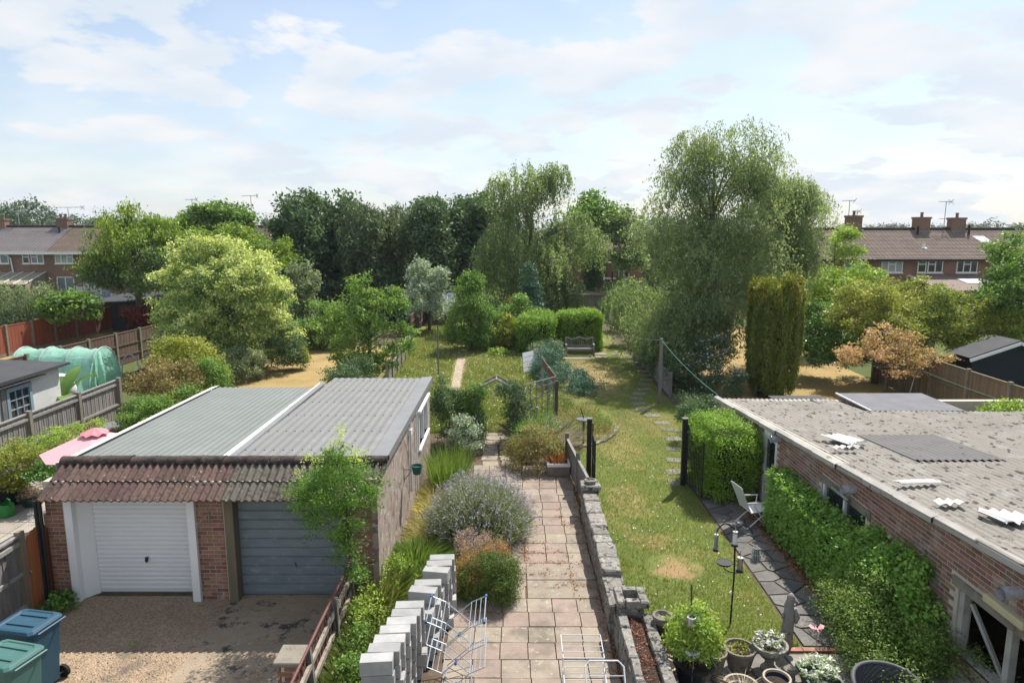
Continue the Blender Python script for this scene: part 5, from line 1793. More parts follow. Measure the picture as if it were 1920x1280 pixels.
# orange gate between fence and garage
gt = thing('side_gate', 'arched orange brown boarded gate between grey fence and garage', 'gate', (-8.6, 11.5, 0))
for k in range(7):
    y = 11.24 + k * .098
    h = 1.36 + .16 * math.sin(math.pi * (k + .5) / 7)
    piece('gate_board', MB().add([(-.012, -.046, .04), (.012, -.046, .04), (.012, .046, .04), (-.012, .046, .04), (-.012, -.046, h), (.012, -.046, h), (.012, .046, h), (-.012, .046, h)],
          [(3, 2, 1, 0), (4, 5, 6, 7), (0, 1, 5, 4), (1, 2, 6, 5), (2, 3, 7, 6), (3, 0, 4, 7)]).mesh('gate_board', MT['wood_orange']), gt, (-8.58 + .004 * (k % 2), y + .05, 0))
piece('ledge', MB().box(-.02, .02, -.34, .34, -.05, .05).mesh('ledge', MT['wood_orange']), gt, (-8.62, 11.58, .3))
piece('latch', MB().tube([(0, 0, -.05), (.04, 0, 0), (0, 0, .05)], .01, 5).mesh('latch', MT['steel']), gt, (-8.56, 11.30, .8))
for (y, m, h) in ((11.19, 'wood_tan', 1.5), (11.97, 'wood_tan', 1.62)):
    tag(MB().box(-8.66, -8.54, y - .045, y + .045, 0, h).build('gate_post', MT[m], None, origin=(-8.6, y, 0)), 'square tan gate post %s the arched orange gate' % ('at the near side of' if y < 11.5 else 'at the garage side of'), 'post')

# picket fence beside the grey garage
pf = thing('picket_fence', 'reddish picket fence with worn pale rails beside the drive', 'fence', (-2.9, 9.5, 0))
for k in range(56):
    y = 6.9 + k * .083
    if random.random() < .05:
        continue
    h = random.uniform(.74, .84)
    piece('paling', MB().add([(-.009, -.033, .08), (.009, -.033, .08), (.009, .033, .08), (-.009, .033, .08), (-.009, -.033, h - .04), (.009, -.033, h - .04), (.009, .033, h - .04), (-.009, .033, h - .04), (-.009, 0, h), (.009, 0, h)],
          [(3, 2, 1, 0), (0, 1, 5, 4), (1, 2, 6, 9, 5), (2, 3, 7, 6), (3, 0, 4, 8, 7), (4, 5, 9, 8), (6, 7, 8, 9)]).mesh('paling', MT['paling_red']), pf, (-2.93, y, 0), (random.gauss(0, .02), random.gauss(0, .02), 0))
for (z, a, b_) in ((.30, 6.9, 8.9), (.33, 8.95, 11.5), (.62, 6.9, 8.9), (.66, 8.95, 10.2), (.66, 10.25, 11.6)):
    piece('rail', MB().bar((0, (a - b_) / 2, -.01), (0, (b_ - a) / 2, .02), .05, .085).mesh('rail', MT['rail_worn']), pf, (-2.885, (a + b_) / 2, z))
for y in (6.9, 8.92, 10.22, 11.6):
    piece('post', MB().box(-.04, .04, -.04, .04, 0, .92).mesh('post', MT['wood_grey']), pf, (-2.85, y, 0), (0, random.gauss(0, .03), 0))
piece('handrail', MB().tube([(0, -2.45, -.02), (0, 0, .02), (0, 2.4, 0)], .022, 8).mesh('handrail', MT['pipe_red']), pf, (-2.86, 9.35, 1.0))
pr = thing('brick_pier', 'short brick gate pier with a concrete cap beside the picket fence', 'pier', (-3.05, 8.75, 0))
MB().box(-3.20, -2.95, 8.6, 8.9, 0, .82).build('core', MT['mortar'], pr)
pbm = MB().box(-.105, .105, -.05, .05, -.0325, .0325).mesh('brick', MT['brick'])
pbh = MB().box(-.05, .05, -.105, .105, -.0325, .0325).mesh('brick', MT['brick'])
for k in range(11):
    z = .04 + k * .075
    for s in (0, 1):
        if (k + s) % 2:
            piece('brick', pbm, pr, (-3.15 + .0, 8.645 + .21 * s, z))
            piece('brick', pbh, pr, (-2.985, 8.70 + .11 * s - .0, z), (0, 0, 0), (1, .5, 1))
        else:
            piece('brick', pbm, pr, (-3.05, 8.645 + .21 * s, z))
            piece('brick', pbh, pr, (-3.205, 8.75, z), (0, 0, 0), (1, .6, 1))
bevel(MB().box(-3.29, -2.90, 8.53, 8.97, .86, .93).build('cap', MT['post_conc'], pr), .012)

# old stone wall between the gardens
sw = thing('stone_wall', 'old grey stone garden wall with rough coping stones and a sedum trough', 'wall', (1.85, 11.5, 0))
MB().box(1.72, 1.97, 10.75, 15.5, 0, .52).build('wall_core', MT['stone'], sw)
MB().box(1.76, 2.26, 5.0, 10.35, 0, .44).build('wall_core', MT['stone'], sw)


def rock(lx, ly, lz, m, j=.02, name='stone'):
    b = MB()
    g = [-1, -.86, .86, 1]
    vs = []
    q = lambda: random.uniform(-j, j)
    pts = {}
    bx = bmesh_box(lx, ly, lz, j)
    b.add(*bx)
    return b.mesh(name, m)


def bmesh_box(lx, ly, lz, j):
    """box with worn, uneven edges: 3 rings"""
    vs, fs = [], []
    rings = [(-lz / 2, .97), (-lz * .2, 1.0), (lz * .32, 1.0), (lz / 2, .90)]
    base = [(-1, -.9), (-.9, -1), (0, -1), (.9, -1), (1, -.9), (1, 0), (1, .9), (.9, 1), (0, 1), (-.9, 1), (-1, .9), (-1, 0)]
    off = [(random.uniform(-j, j), random.uniform(-j, j)) for _ in base]
    for z, s in rings:
        for (a, c), o in zip(base, off):
            vs.append((a * lx / 2 * s + o[0] + random.uniform(-j, j) * .3, c * ly / 2 * s + o[1] + random.uniform(-j, j) * .3, z + random.uniform(-j, j) * .35))
    n = len(base)
    for r_ in range(3):
        for k in range(n):
            fs.append((r_ * n + k, r_ * n + (k + 1) % n, (r_ + 1) * n + (k + 1) % n, (r_ + 1) * n + k))
    fs.append(tuple(3 * n + k for k in range(n)))
    fs.append(tuple(range(n - 1, -1, -1)))
    return vs, fs


y = 10.78
while y < 15.45:                            # coping
    L = random.uniform(.36, .68)
    L = min(L, 15.5 - y)
    if not (10.7 < y < 11.25):
        piece('coping_stone', rock(.36, L - .02, .11, MT['stone'], .018, 'coping_stone'), sw, (1.845 + random.uniform(-.015, .015), y + L / 2, .575 + random.uniform(-.012, .02)), (random.gauss(0, .02), random.gauss(0, .02), random.gauss(0, .04)))
    y += L
for side, x in ((0, 1.70), (1, 1.985)):      # face stones
    z = 0.0
    for r_ in range(3):
        y = 10.6 + random.uniform(0, .2)
        while y < 15.4:
            L = random.uniform(.22, .5)
            piece('wall_stone', rock(.09, L - .015, .165, MT['stone'], .012, 'wall_stone'), sw, (x, y + L / 2, .085 + r_ * .172), (0, 0, 0))
            y += L
for r_ in range(3):                          # trough section, left face
    y = 6.6
    while y < 10.3:
        L = random.uniform(.25, .5)
        piece('wall_stone', rock(.09, L - .015, .175, MT['stone'], .012, 'wall_stone'), sw, (1.745, y + L / 2, .09 + r_ * .18), (0, 0, 0))
        y += L
for x in (1.79, 2.20):
    y = 6.6
    while y < 10.25:
        L = min(random.uniform(.5, 1.0), 10.3 - y)
        piece('coping_stone', rock(.14 if x < 2 else .17, L - .012, .11, MT['stone'], .012, 'coping_stone'), sw, (x, y + L / 2, .57), (0, 0, random.gauss(0, .01)))
        y += L
MB().box(1.84, 2.14, 6.5, 10.3, .40, .53).build('planting_soil', MT['soil'], sw)
# pillar with a hollow cap and pillar with a bowl
for k in range(4):
    piece('pillar_stone', rock(.40, .40, .165, MT['stone'], .012, 'pillar_stone'), sw, (1.98, 10.55, .085 + k * .17))
for (dx, dy, lx, ly) in ((-.19, 0, .14, .52), (.19, 0, .14, .52), (0, -.19, .24, .13), (0, .19, .24, .13)):
    piece('pillar_cap', rock(lx, ly, .13, MT['stone'], .008, 'pillar_cap'), sw, (1.98 + dx, 10.55 + dy, .745))
for k in range(4):
    piece('pillar_stone', rock(.38, .36, .165, MT['stone'], .012, 'pillar_stone'), sw, (1.87, 15.62, .085 + k * .17))
piece('pillar_cap', rock(.46, .44, .12, MT['stone'], .012, 'pillar_cap'), sw, (1.87, 15.62, .74))
o = tag(MB().lathe([(.10, 0), (.135, .02), (.145, .08), (.115, .085), (.09, .05), (.02, .04)], (1.88, 15.62, .80), 14).build('stone_dish', MT['stone'], None, origin=(1.88, 15.62, .8), smooth=False), 'small round stone dish on top of the farther wall pillar', 'dish')

# ---- black gate posts and wrought-iron gate
gp = thing('iron_gate', 'open wrought iron gate hung on a black square post beside the tall green hedge', 'gate', (4.6, 17.5, 0))
MB().box(4.53, 4.65, 17.44, 17.56, 0, 1.86).build('post', MT['black_iron'], gp)
MB().box(4.515, 4.665, 17.425, 17.575, 1.86, 1.88).build('post_cap', MT['wood_grey'], gp)
gx0, gy0, gx1, gy1 = 4.66, 17.42, 4.80, 16.42
fr_ = MB()
gp0, gp1 = Vector((gx0, gy0, 0)), Vector((gx1, gy1, 0))
gd = gp1 - gp0
for t_ in (0, 1):
    q = gp0 + gd * t_
    fr_.bar(q + Vector((0, 0, .08)), q + Vector((0, 0, 1.55 if t_ else 1.72)), .028)
for z in (.12, .85, 1.1):
    fr_.bar(gp0 + Vector((0, 0, z)), gp1 + Vector((0, 0, z)), .022)
fr_.tube([gp0 + gd * (k / 8) + Vector((0, 0, 1.72 - .35 * math.sin(math.pi * k / 8) * (1 - .0) - .17 * k / 8)) for k in range(9)], .013, 6)
fr_.build('gate_frame', MT['black_iron'], gp)
for k in range(1, 10):
    q = gp0 + gd * (k / 10)
    top = 1.70 - .35 * math.sin(math.pi * k / 10) - .17 * k / 10
    piece('gate_bar', MB().tube([(0, 0, .1), (0, 0, top)], .0085, 5).mesh('gate_bar', MT['black_iron']), gp, q)
sc = MB()
for (u, z, s) in ((.3, .975, 1), (.5, .975, -1), (.7, .975, 1), (.3, 1.3, 1), (.7, 1.3, -1)):
    q = gp0 + gd * u
    sc.tube([q + gd.normalized() * (.10 * (1 - a / 10) * math.cos(a * .9)) + Vector((0, 0, z + s * .10 * (1 - a / 10) * math.sin(a * .9))) for a in range(9)], .008, 5)
sc.build('scrollwork', MT['black_iron'], gp)
bp = thing('black_gate_post', 'pair of upright black timbers at the left edge of the lawn', 'gate post', (2.1, 17.0, 0))
MB().box(2.0, 2.12, 17.5, 17.62, 0, 1.84).build('post', MT['black_iron'], bp)
MB().box(1.985, 2.135, 17.485, 17.635, 1.84, 1.86).build('post_cap', MT['wood_grey'], bp)
g2 = MB()
g2.bar((2.14, 17.45, .08), (2.14, 17.45, 1.75), .03)
g2.bar((2.10, 16.55, .08), (2.10, 16.55, 1.55), .03)
for z in (.12, .9, 1.5):
    g2.bar((2.14, 17.45, z), (2.10, 16.55, z), .025)
for k in range(1, 8):
    q = Vector((2.14, 17.45, 0)).lerp(Vector((2.10, 16.55, 0)), k / 8)
    g2.bar(q + Vector((0, 0, .1)), q + Vector((0, 0, 1.5)), .014)
g2.build('gate_leaf', MT['black_iron'], bp)

# ---- rustic arch with trellis
ra = thing('rustic_arch', 'grey rustic timber arch over the gap into the meadow', 'arch', (-.5, 21.4, 0))
ax0, ax1 = -1.14, .12
for yy in (21.15, 21.75):
    for x in (ax0, ax1):
        piece('post', MB().tube([(0, 0, 0), (.01, 0, .9), (0, 0, 1.76)], .04, 7).mesh('post', MT['wood_grey']), ra, (x, yy, 0))
    for (a, b_) in (((ax0 - .22, 1.68), (-.5, 2.1)), ((ax1 + .22, 1.68), (-.5, 2.1))):
        piece('rafter', MB().bar((a[0] + .5, 0, a[1] - 1.7), (b_[0] + .5, 0, b_[1] - 1.7), .05, .06).mesh('rafter', MT['wood_rail']), ra, (-.5, yy, 1.7))
for x in (ax0, -.5, ax1):
    piece('rung', MB().bar((0, -.32, 0), (0, .32, 0), .035).mesh('rung', MT['wood_grey']), ra, (x, 21.45, 2.08 if x == -.5 else 1.74))
tr_ = thing('trellis', 'open square trellis panel with a stout brown end post right of the arch', 'trellis', (.9, 22.2, 0))
q0, q1 = Vector((.2, 21.7, 0)), Vector((1.5, 23.2, 0))
dd = q1 - q0
for k in range(7):
    piece('upright', MB().bar((0, 0, .1), (0, 0, 1.72), .03).mesh('upright', MT['wood_grey']), tr_, q0 + dd * (k / 6.3))
for z in (.5, .85, 1.2, 1.55, 1.75):
    piece('crossbar', MB().bar(-dd / 2, dd / 2, .03, .03).mesh('crossbar', MT['wood_rail']), tr_, q0 + dd / 2 + Vector((0, 0, z)))
MB().box(1.49, 1.61, 23.2, 23.32, 0, 1.6).build('end_post', MT['wood_brown'], tr_)
rl_ = thing('leaning_rail', 'brown timber side panel on posts beyond the trellis, seen edge on', 'fence', (1.4, 25, 0))
MB().bar((1.55, 23.4, 1.55), (1.25, 27.4, 1.45), .03, .32).build('panel', MT['wood_brown'], rl_)
for q in ((1.55, 23.45), (1.4, 25.4), (1.25, 27.35)):
    piece('post', MB().box(-.045, .045, -.045, .045, 0, 1.66).mesh('post', MT['wood_rail']), rl_, (*q, 0))
lt2 = thing('trellis', 'thin trellis strip above the climbers between garage and arch', 'trellis', (-1.8, 21.4, 0))
for k in range(5):
    piece('upright', MB().bar((0, 0, .1), (0, 0, 1.78), .03).mesh('upright', MT['wood_grey']), lt2, (-2.3 + k * .27, 21.4, 0))
for z in (1.4, 1.7):
    piece('crossbar', MB().bar((-.6, 0, 0), (.6, 0, 0), .03).mesh('crossbar', MT['wood_grey']), lt2, (-1.75, 21.4, z))

# ================================================================ objects
# wheelie bins


def bin_(name, label, x, y, rz, m, lidm):
    o = thing(name, label, 'wheelie bin', (x, y, 0), 'wheelie bins by the grey fence')
    o.rotation_euler = (0, 0, rz)
    T = Matrix.Translation((x, y, 0))
    b = MB(T)
    def ring(w, d, z, yo=0):
        c = .05
        return [(-w + c, -d + yo, z), (w - c, -d + yo, z), (w, -d + c + yo, z), (w, d - c + yo, z), (w - c, d + yo, z), (-w + c, d + yo, z), (-w, d - c + yo, z), (-w, -d + c + yo, z)]
    rings = [ring(.215, .25, .05, .04), ring(.23, .27, .3, .03), ring(.275, .33, .93, 0), ring(.29, .345, .94, 0), ring(.29, .345, .99, 0)]
    vs = [p for r_ in rings for p in r_]
    b.add(vs, [(k * 8 + i, k * 8 + (i + 1) % 8, k * 8 + 8 + (i + 1) % 8, k * 8 + 8 + i) for k in range(4) for i in range(8)] + [tuple(range(7, -1, -1)), tuple(range(32, 40))])
    b.build('body', m, o)
    lid = MB(T)
    lr = [ring(.30, .365, .99, -.005), ring(.305, .37, 1.03, -.005), ring(.28, .335, 1.065, 0), ring(.24, .28, 1.075, .0), ring(.225, .265, 1.06, 0)]
    lid.add([p for r_ in lr for p in r_], [(k * 8 + i, k * 8 + (i + 1) % 8, k * 8 + 8 + (i + 1) % 8, k * 8 + 8 + i) for k in range(4) for i in range(8)] + [tuple(range(7, -1, -1)), tuple(range(32, 40))])
    for q in (-.12, .12):
        lid.box(q - .012, q + .012, -.22, .24, 1.058, 1.079)
    lid.tube([(-.17, -.36, 1.03), (-.17, -.40, 1.015), (.17, -.40, 1.015), (.17, -.36, 1.03)], .013, 6)
    lo = lid.build('lid', lidm, o)
    bevel(lo, .01)
    hh = MB(T).tube([(-.24, .36, 1.0), (-.24, .43, 1.03), (.24, .43, 1.03), (.24, .36, 1.0)], .016, 7)
    hh.build('handle', lidm, o)
    for s in (-1, 1):
        wh = MB(T).tube([(s * .24, .27, .1), (s * .29, .27, .1)], .1, 14)
        wo_ = wh.build('wheel', MT['rubber'], o)
        MB(T).tube([(s * .288, .27, .1), (s * .297, .27, .1)], .045, 10).build('hub', MT['steel'], wo_)
    MB(T).tube([(-.24, .27, .1), (.24, .27, .1)], .014, 6).build('axle', MT['steel'], o)
    return o


bin_('wheelie_bin', 'blue wheelie bin with closed lid standing by the grey fence', -7.22, 9.35, -1.75, MT['bin_blue'], MT['bin_blue'])
bin_('wheelie_bin', 'teal green wheelie bin in front of the blue bin', -6.95, 8.55, -1.8, MT['bin_teal'], MT['bin_teal'])

# stacked concrete blocks
blk = []
for i in range(4):
    b = MB().box(-.22, .22, -.106, .106, -.1035, .1035)
    me = b.mesh('concrete_block', MT['concrete_block'])
    blk.append(me)
hollow = MB().box(-.22, .22, -.107, .107, -.107, .107)
first = {}
NR = 14
for r_ in range(NR):
    u = r_ / (NR - 1)
    cy = 8.46 + r_ * .221
    cx_ = -1.83 + .56 * u
    hmax = (5, 5, 5, 5, 5, 5, 5, 4, 5, 5, 4, 5, 5, 5)[r_]
    jx = random.uniform(-.018, .018)
    for k in range(hmax):
        top = k == hmax - 1
        x = cx_ + jx + random.uniform(-.012, .016) + (0 if r_ < 7 else .05) + (random.choice((0, 0, 0, 0, .07)) if not top else 0)
        o = bpy.data.objects.new('concrete_block', blk[k % 4])
        COL.objects.link(o)
        o.location = (x, cy + random.uniform(-.008, .008), .108 + k * .2155)
        o.rotation_euler = (0, 0, random.gauss(0, .03) + .08 - (.22 if (top and r_ in (7, 8, 10, 11)) else 0))
        bevel(o, random.uniform(.007, .014), 2)
        W[o.name] = Vector(o.location)
        if top and r_ == 0:
            l = 'nearest topmost grey concrete block of the stack, standing closest to the house'
        elif top and r_ == NR - 1:
            l = 'farthest topmost pale concrete block of the stack, next to the heather bush'
        elif top:
            l = 'grey concrete block in the top layer of the stack beside the path'
        else:
            l = 'grey concrete block in the lower layers of the stack beside the path'
        tag(o, l, 'concrete block', 'concrete blocks stacked beside the path' if not (top and r_ in (0, NR - 1)) else None)

# clothes airers
ai = thing('clothes_airer', 'blue capped metal clothes airer standing open beside the concrete blocks', 'clothes airer', (-.75, 9.4, 0))
def seg(b, p, q, r=.008):
    b.tube([p, q], r, 5)
ya, yb = 9.05, 9.75
xl, xr = -1.28, -.50
a_ = MB()
levels = [0.0, .32, .64, .96]
for yy in (ya, yb):
    s = .25
    for (x0, x1) in ((-1.05, -.62), (-.62, -1.05)):
        pass
z0, w_ = .02, .26
for yy in (ya, yb):
    for k in range(3):
        za, zb = .05 + k * .36, .05 + (k + 1) * .36
        seg(a_, (-1.0 - .02, yy, za), (-.62, yy, zb))
        seg(a_, (-.62, yy, za), (-1.02, yy, zb))
seg(a_, (-1.02, ya, .05), (-1.02, yb, .05))
seg(a_, (-.62, ya, .05), (-.62, yb, .05))
a_.build('frame', MT['wire_blue'], ai)
for k in range(1, 4):
    z = .05 + k * .36
    for (x, dz) in ((-1.02, 0), (-.62, 0)):
        sgn = -1 if x < -.8 else 1
        f = MB()
        x2 = x + sgn * .22
        seg(f, (x, ya, z), (x2, ya, z + .1))
        seg(f, (x, yb, z), (x2, yb, z + .1))
        seg(f, (x2, ya, z + .1), (x2, yb, z + .1))
        for m_ in range(3):
            u = m_ / 3
            seg(f, (x + (x2 - x) * u, ya, z + .1 * u), (x + (x2 - x) * u, yb, z + .1 * u), .005)
        f.build('rack', MT['wire_blue'], ai)
cp_ = MB()
for (x, y) in ((-1.24, ya), (-.40, ya), (-1.24, yb), (-.40, yb)):
    cp_.tube([(x, y - .03, 1.23), (x, y + .03, 1.23)], .022, 7)
for (x, y, z) in ((-.82, ya, .23), (-.82, ya, .59), (-.82, yb, .59)):
    cp_.tube([(x, y - .05, z), (x, y + .05, z - .01)], .02, 6)
cp_.build('end_cap', MT['blue_cap'], ai)
ai2 = thing('clothes_airer', 'white wire clothes airer at the bottom edge of the paved path', 'clothes airer', (1.2, 8.6, 0))
x0, x1 = .72, 1.30
for (yy, z) in ((8.75, .86), (8.42, .66), (8.25, .42)):
    f = MB()
    seg(f, (x0, yy, z), (x0, yy + .48, z + .05), .007)
    seg(f, (x1, yy, z), (x1, yy + .48, z + .05), .007)
    for m_ in range(5):
        u = m_ / 4
        seg(f, (x0, yy + .48 * u, z + .05 * u), (x1, yy + .48 * u, z + .05 * u), .006 if 0 < m_ < 4 else .008)
    f.build('rack', MT['wire_white'], ai2)
f = MB()
for x in (x0, x1):
    seg(f, (x, 8.5, .0), (x, 8.85, .9), .009)
    seg(f, (x, 9.1, .0), (x, 8.55, .86), .009)
seg(f, (x0, 8.5, .02), (x1, 8.5, .02), .009)
f.build('frame', MT['wire_white'], ai2)
f = MB()
f.tube([(1.0, 8.1, .5), (1.0, 8.5, .90), (1.06, 8.56, .95), (1.46, 8.56, .95), (1.53, 8.5, .90), (1.53, 8.1, .5)], .011, 7)
for k in range(4):
    u = .2 + k * .22
    seg(f, (1.0, 8.5 - .4 * u, .9 - .4 * u), (1.53, 8.5 - .4 * u, .9 - .4 * u), .006)
f.build('folding_leg', MT['wire_white'], ai2)

# belfast sink planter
sk = thing('sink_planter', 'old white glazed sink used as a planter at the end of the path', 'planter', (1.28, 18.3, 0))
b = MB()
x0, x1, y0, y1, h, tk = .98, 1.60, 18.05, 18.55, .40, .055
b.box(x0, x1, y0, y0 + tk, .06, h)
b.box(x0, x1, y1 - tk, y1, .06, h)
b.box(x0, x0 + tk, y0 + tk, y1 - tk, .06, h)
b.box(x1 - tk, x1, y0 + tk, y1 - tk, .06, h)
bevel(b.build('basin', MT['terra_grey'], sk), .015, 2)
b = MB()
for (a0, a1, c0_, c1_) in ((x0 - .01, x1 + .01, y0 - .01, y0 + tk), (x0 - .01, x1 + .01, y1 - tk, y1 + .01), (x0 - .01, x0 + tk, y0 + tk, y1 - tk), (x1 - tk, x1 + .01, y0 + tk, y1 - tk)):
    b.box(a0, a1, c0_, c1_, h - .07, h + .012)
b.build('rim', MT['white_paint'], sk)
MB().box(x0 + tk, x1 - tk, y0 + tk, y1 - tk, .1, .34).build('soil', MT['soil'], sk)
MB().box(x0 + .03, x1 - .03, y0 + .03, y1 - .03, 0, .06).build('plinth', MT['post_conc'], sk)

# hanging pot on the garage wall
hp = thing('hanging_pot', 'green plastic plant pot on a wire bracket on the garage side wall', 'plant pot', (-2.12, 14.9, 1.25))
cx0, cy0 = -2.15, 14.75
MB().lathe([(.085, 0), (.12, .17), (.135, .17), (.137, .20), (.115, .20), (.10, .15), (.01, .15)], (cx0, cy0, 1.35), 16).build('pot', MT['green_pot'], hp)
f = MB()
seg(f, (-2.44, cy0, 1.45), (cx0 - .12, cy0, 1.45), .008)
seg(f, (-2.44, cy0, 1.2), (cx0 - .12, cy0, 1.43), .008)
seg(f, (-2.44, cy0, 1.15), (-2.44, cy0, 1.5), .008)
f.build('bracket', MT['black_iron'], hp)

# clothes post with lines
cpz = thing('clothes_post', 'tall grey wooden clothes post standing on the right lawn', 'clothes post', (5.9, 26.2, 0))
cpx, cpy = G(1236, 757)
MB().box(cpx - .06, cpx + .06, cpy - .06, cpy + .06, 0, 2.62).build('post', MT['wood_grey'], cpz)
MB().bar((cpx - .05, cpy, 2.5), (cpx + .25, cpy, 2.42), .04).build('arm', MT['wood_grey'], cpz)


def line(p, q, sag, label, m='rope_green', r=.008):
    p, q = Vector(p), Vector(q)
    pts = [p.lerp(q, k / 10) - Vector((0, 0, sag * 4 * (k / 10) * (1 - k / 10))) for k in range(11)]
    o = MB().tube(pts, r, 5).build('washing_line', MT[m], None, origin=p)
    tag(o, label, 'washing line')


pc = Vector((cpx, cpy, 2.55))
far = Vector((V(1125, 604, 38.5)[0], 38.5, V(1125, 604, 38.5)[1]))
line(pc, (6.25, 20.2, 1.84), .12, 'green washing line from the clothes post to the outbuilding roof corner')
line(far, (G(1141, 638)[0], G(1141, 638)[1], .05), .02, 'green guy line running down from the end of the clipped hedge to the lawn')
line(pc, far, .25, 'pale washing line from the clothes post towards the clipped hedge', 'rope_white', .007)
pr1 = (15.5, 25.6, 1.55)
line((V(1480, 665, 28)[0], 28, V(1480, 665, 28)[1]), pr1, .1, 'green washing line from the columnar yew to its grey prop')
line(pr1, (15.4, 21.2, 1.5), .03, 'short green washing line from the grey prop to the fence')
tag(MB().tube([(15.2, 25.6, .0), (15.5, 25.6, 1.6)], .022, 6).build('line_prop', MT['steel'], None, origin=(15.3, 25.6, 0)), 'slanting grey metal line prop in front of the maple', 'line prop')
pol = thing('clothes_pole', 'slim grey pole standing in the meadow behind the garage', 'clothes post', (-3.5, 32, 0))
px_, py_ = G(822, 702)
MB().tube([(px_, py_, 0), (px_, py_, 2.35)], .035, 7).build('pole', MT['wood_grey'], pol)
MB().tube([(px_ - .1, py_, 2.3), (px_ - .25, py_, .9)], .012, 5).build('cord', MT['wood_rail'], pol)

# garden bench
gb_ = thing('garden_bench', 'weathered wooden garden bench in front of the clipped hedge', 'bench', (3.68, 36.5, 0))
bx0, bx1, by0, by1 = V(1060, 668, 36.4)[0] + .05, V(1115, 668, 36.4)[0] - .05, 36.35, 36.85
for x in (bx0, bx1):
    piece('leg', MB().box(-.04, .04, -.04, .04, 0, .62).mesh('leg', MT['wood_rail']), gb_, (x, by0, 0))
    piece('leg', MB().box(-.04, .04, -.04, .04, 0, .95).mesh('leg', MT['wood_grey']), gb_, (x, by1, 0))
    piece('armrest', MB().box(-.05, .05, -.3, .28, -.02, .025).mesh('armrest', MT['wood_rail']), gb_, (x, (by0 + by1) / 2, .64))
for k in range(4):
    piece('seat_slat', MB().box(-(bx1 - bx0) / 2, (bx1 - bx0) / 2, -.05, .05, -.015, .015).mesh('seat_slat', MT['wood_rail']), gb_, ((bx0 + bx1) / 2, by0 + .04 + k * .125, .43))
piece('apron', MB().box(-(bx1 - bx0) / 2, (bx1 - bx0) / 2, -.02, .02, -.05, .05).mesh('apron', MT['wood_grey']), gb_, ((bx0 + bx1) / 2, by0 - .02, .36))
n = 12
tpz = lambda u: .93 + .05 * math.cos(u * math.pi * 4)
b = MB()
for k in range(n):
    u0, u1 = k / n, (k + 1) / n
    b.bar((bx0 + (bx1 - bx0) * u0, by1, tpz(u0)), (bx0 + (bx1 - bx0) * u1 + .005, by1, tpz(u1)), .04, .07)
b.build('top_rail', MT['wood_rail'], gb_)
for k in range(13):
    u = (k + .5) / 13
    piece('back_slat', MB().box(-.022, .022, -.012, .012, .5, tpz(u) - .02).mesh('back_slat', MT['wood_grey']), gb_, (bx0 + (bx1 - bx0) * u, by1, 0))
MB().box(bx0, bx1, by1 - .018, by1 + .018, .48, .55).build('lower_rail', MT['wood_grey'], gb_)
xs_, ys_ = G(1085, 672)
tag(MB().prism([(xs_ - .95, ys_ - .28), (xs_ + .85, ys_ - .3), (xs_ + .85, ys_ + .25), (xs_ - .95, ys_ + .25)], 0, .035, .01).build('paving_slab', MT['slab_buff'], None, origin=(xs_, ys_, 0)), 'long pale paving slab lying under the garden bench', 'paving slab')

# white boards leaning on the junipers
wb_ = thing('white_hurdle', 'flaking white boarded panel leaning against the blue junipers', 'board panel', (.7, 32, 0))
c0 = Vector((*G(982, 700), 0.02))
u_ = Vector((.95, .55, .12)).normalized()
v_ = Vector((-.05, .55, .80)).normalized()
for k in range(4):
    for (a, b_) in ((0, .62), (.64, 1.25)):
        p = c0 + u_ * (a * 1.0) + v_ * (k * .27 + (.1 if a else 0))
        q = c0 + u_ * (b_ * 1.0) + v_ * (k * .27 + (.1 if a else 0))
        nn = u_.cross(v_).normalized()
        w2_ = v_ * .25
        piece('board', MB().add([p - c0, q - c0, q + w2_ - c0, p + w2_ - c0, p - nn * .02 - c0, q - nn * .02 - c0, q + w2_ - nn * .02 - c0, p + w2_ - nn * .02 - c0],
              [(0, 1, 2, 3), (7, 6, 5, 4), (0, 4, 5, 1), (1, 5, 6, 2), (2, 6, 7, 3), (3, 7, 4, 0)]).mesh('board', MT['rail_worn' if random.random() < .3 else 'chair_white']), wb_, c0)
lx_, ly_ = G(1022, 712)
tag(MB().tube([(lx_, ly_, 0), (lx_ + .12, ly_ + .2, .6)], .03, 6).build('stick', MT['wood_rail'], None, origin=(lx_, ly_, 0)), 'short pale stick stuck in the ground by the junipers', 'stick')

# sundial / bird table in the round bed
sd_ = thing('bird_table', 'small dark metal table stand in the round flower bed', 'bird table', (2.3, 21.2, 0))
MB().tube([(2.3, 21.2, 0), (2.3, 21.2, .78)], .035, 8).build('stem', MT['wood_brown'], sd_)
MB().lathe([(.23, 0), (.25, .01), (.25, .035), (.22, .04), (.2, .02), (.02, .02)], (2.3, 21.2, .78), 16).build('tray', MT['felt'], sd_)
MB().bar((2.3, 21.2, .82), (2.2, 21.2, 1.15), .025).build('gnomon', MT['black_iron'], sd_)
# stone edging of the round bed
eb_ = thing('bed_edging', 'curved stone edging around the round flower bed on the lawn', 'edging', (2.8, 22.5, 0))
for k in range(20):
    a = -1.40 + k * .075 + (1.5 if k > 14 else 0)
    x = 1.6 + 2.15 * math.cos(a)
    y = 23.9 + 3.25 * math.sin(a)
    piece('edging_stone', rock(.15, .27, .09, MT['slab_step'], .02, 'edging_stone'), eb_, (x, y, .015), (0, 0, math.atan2(3.25 * math.cos(a), -2.15 * math.sin(a)) - math.pi / 2))

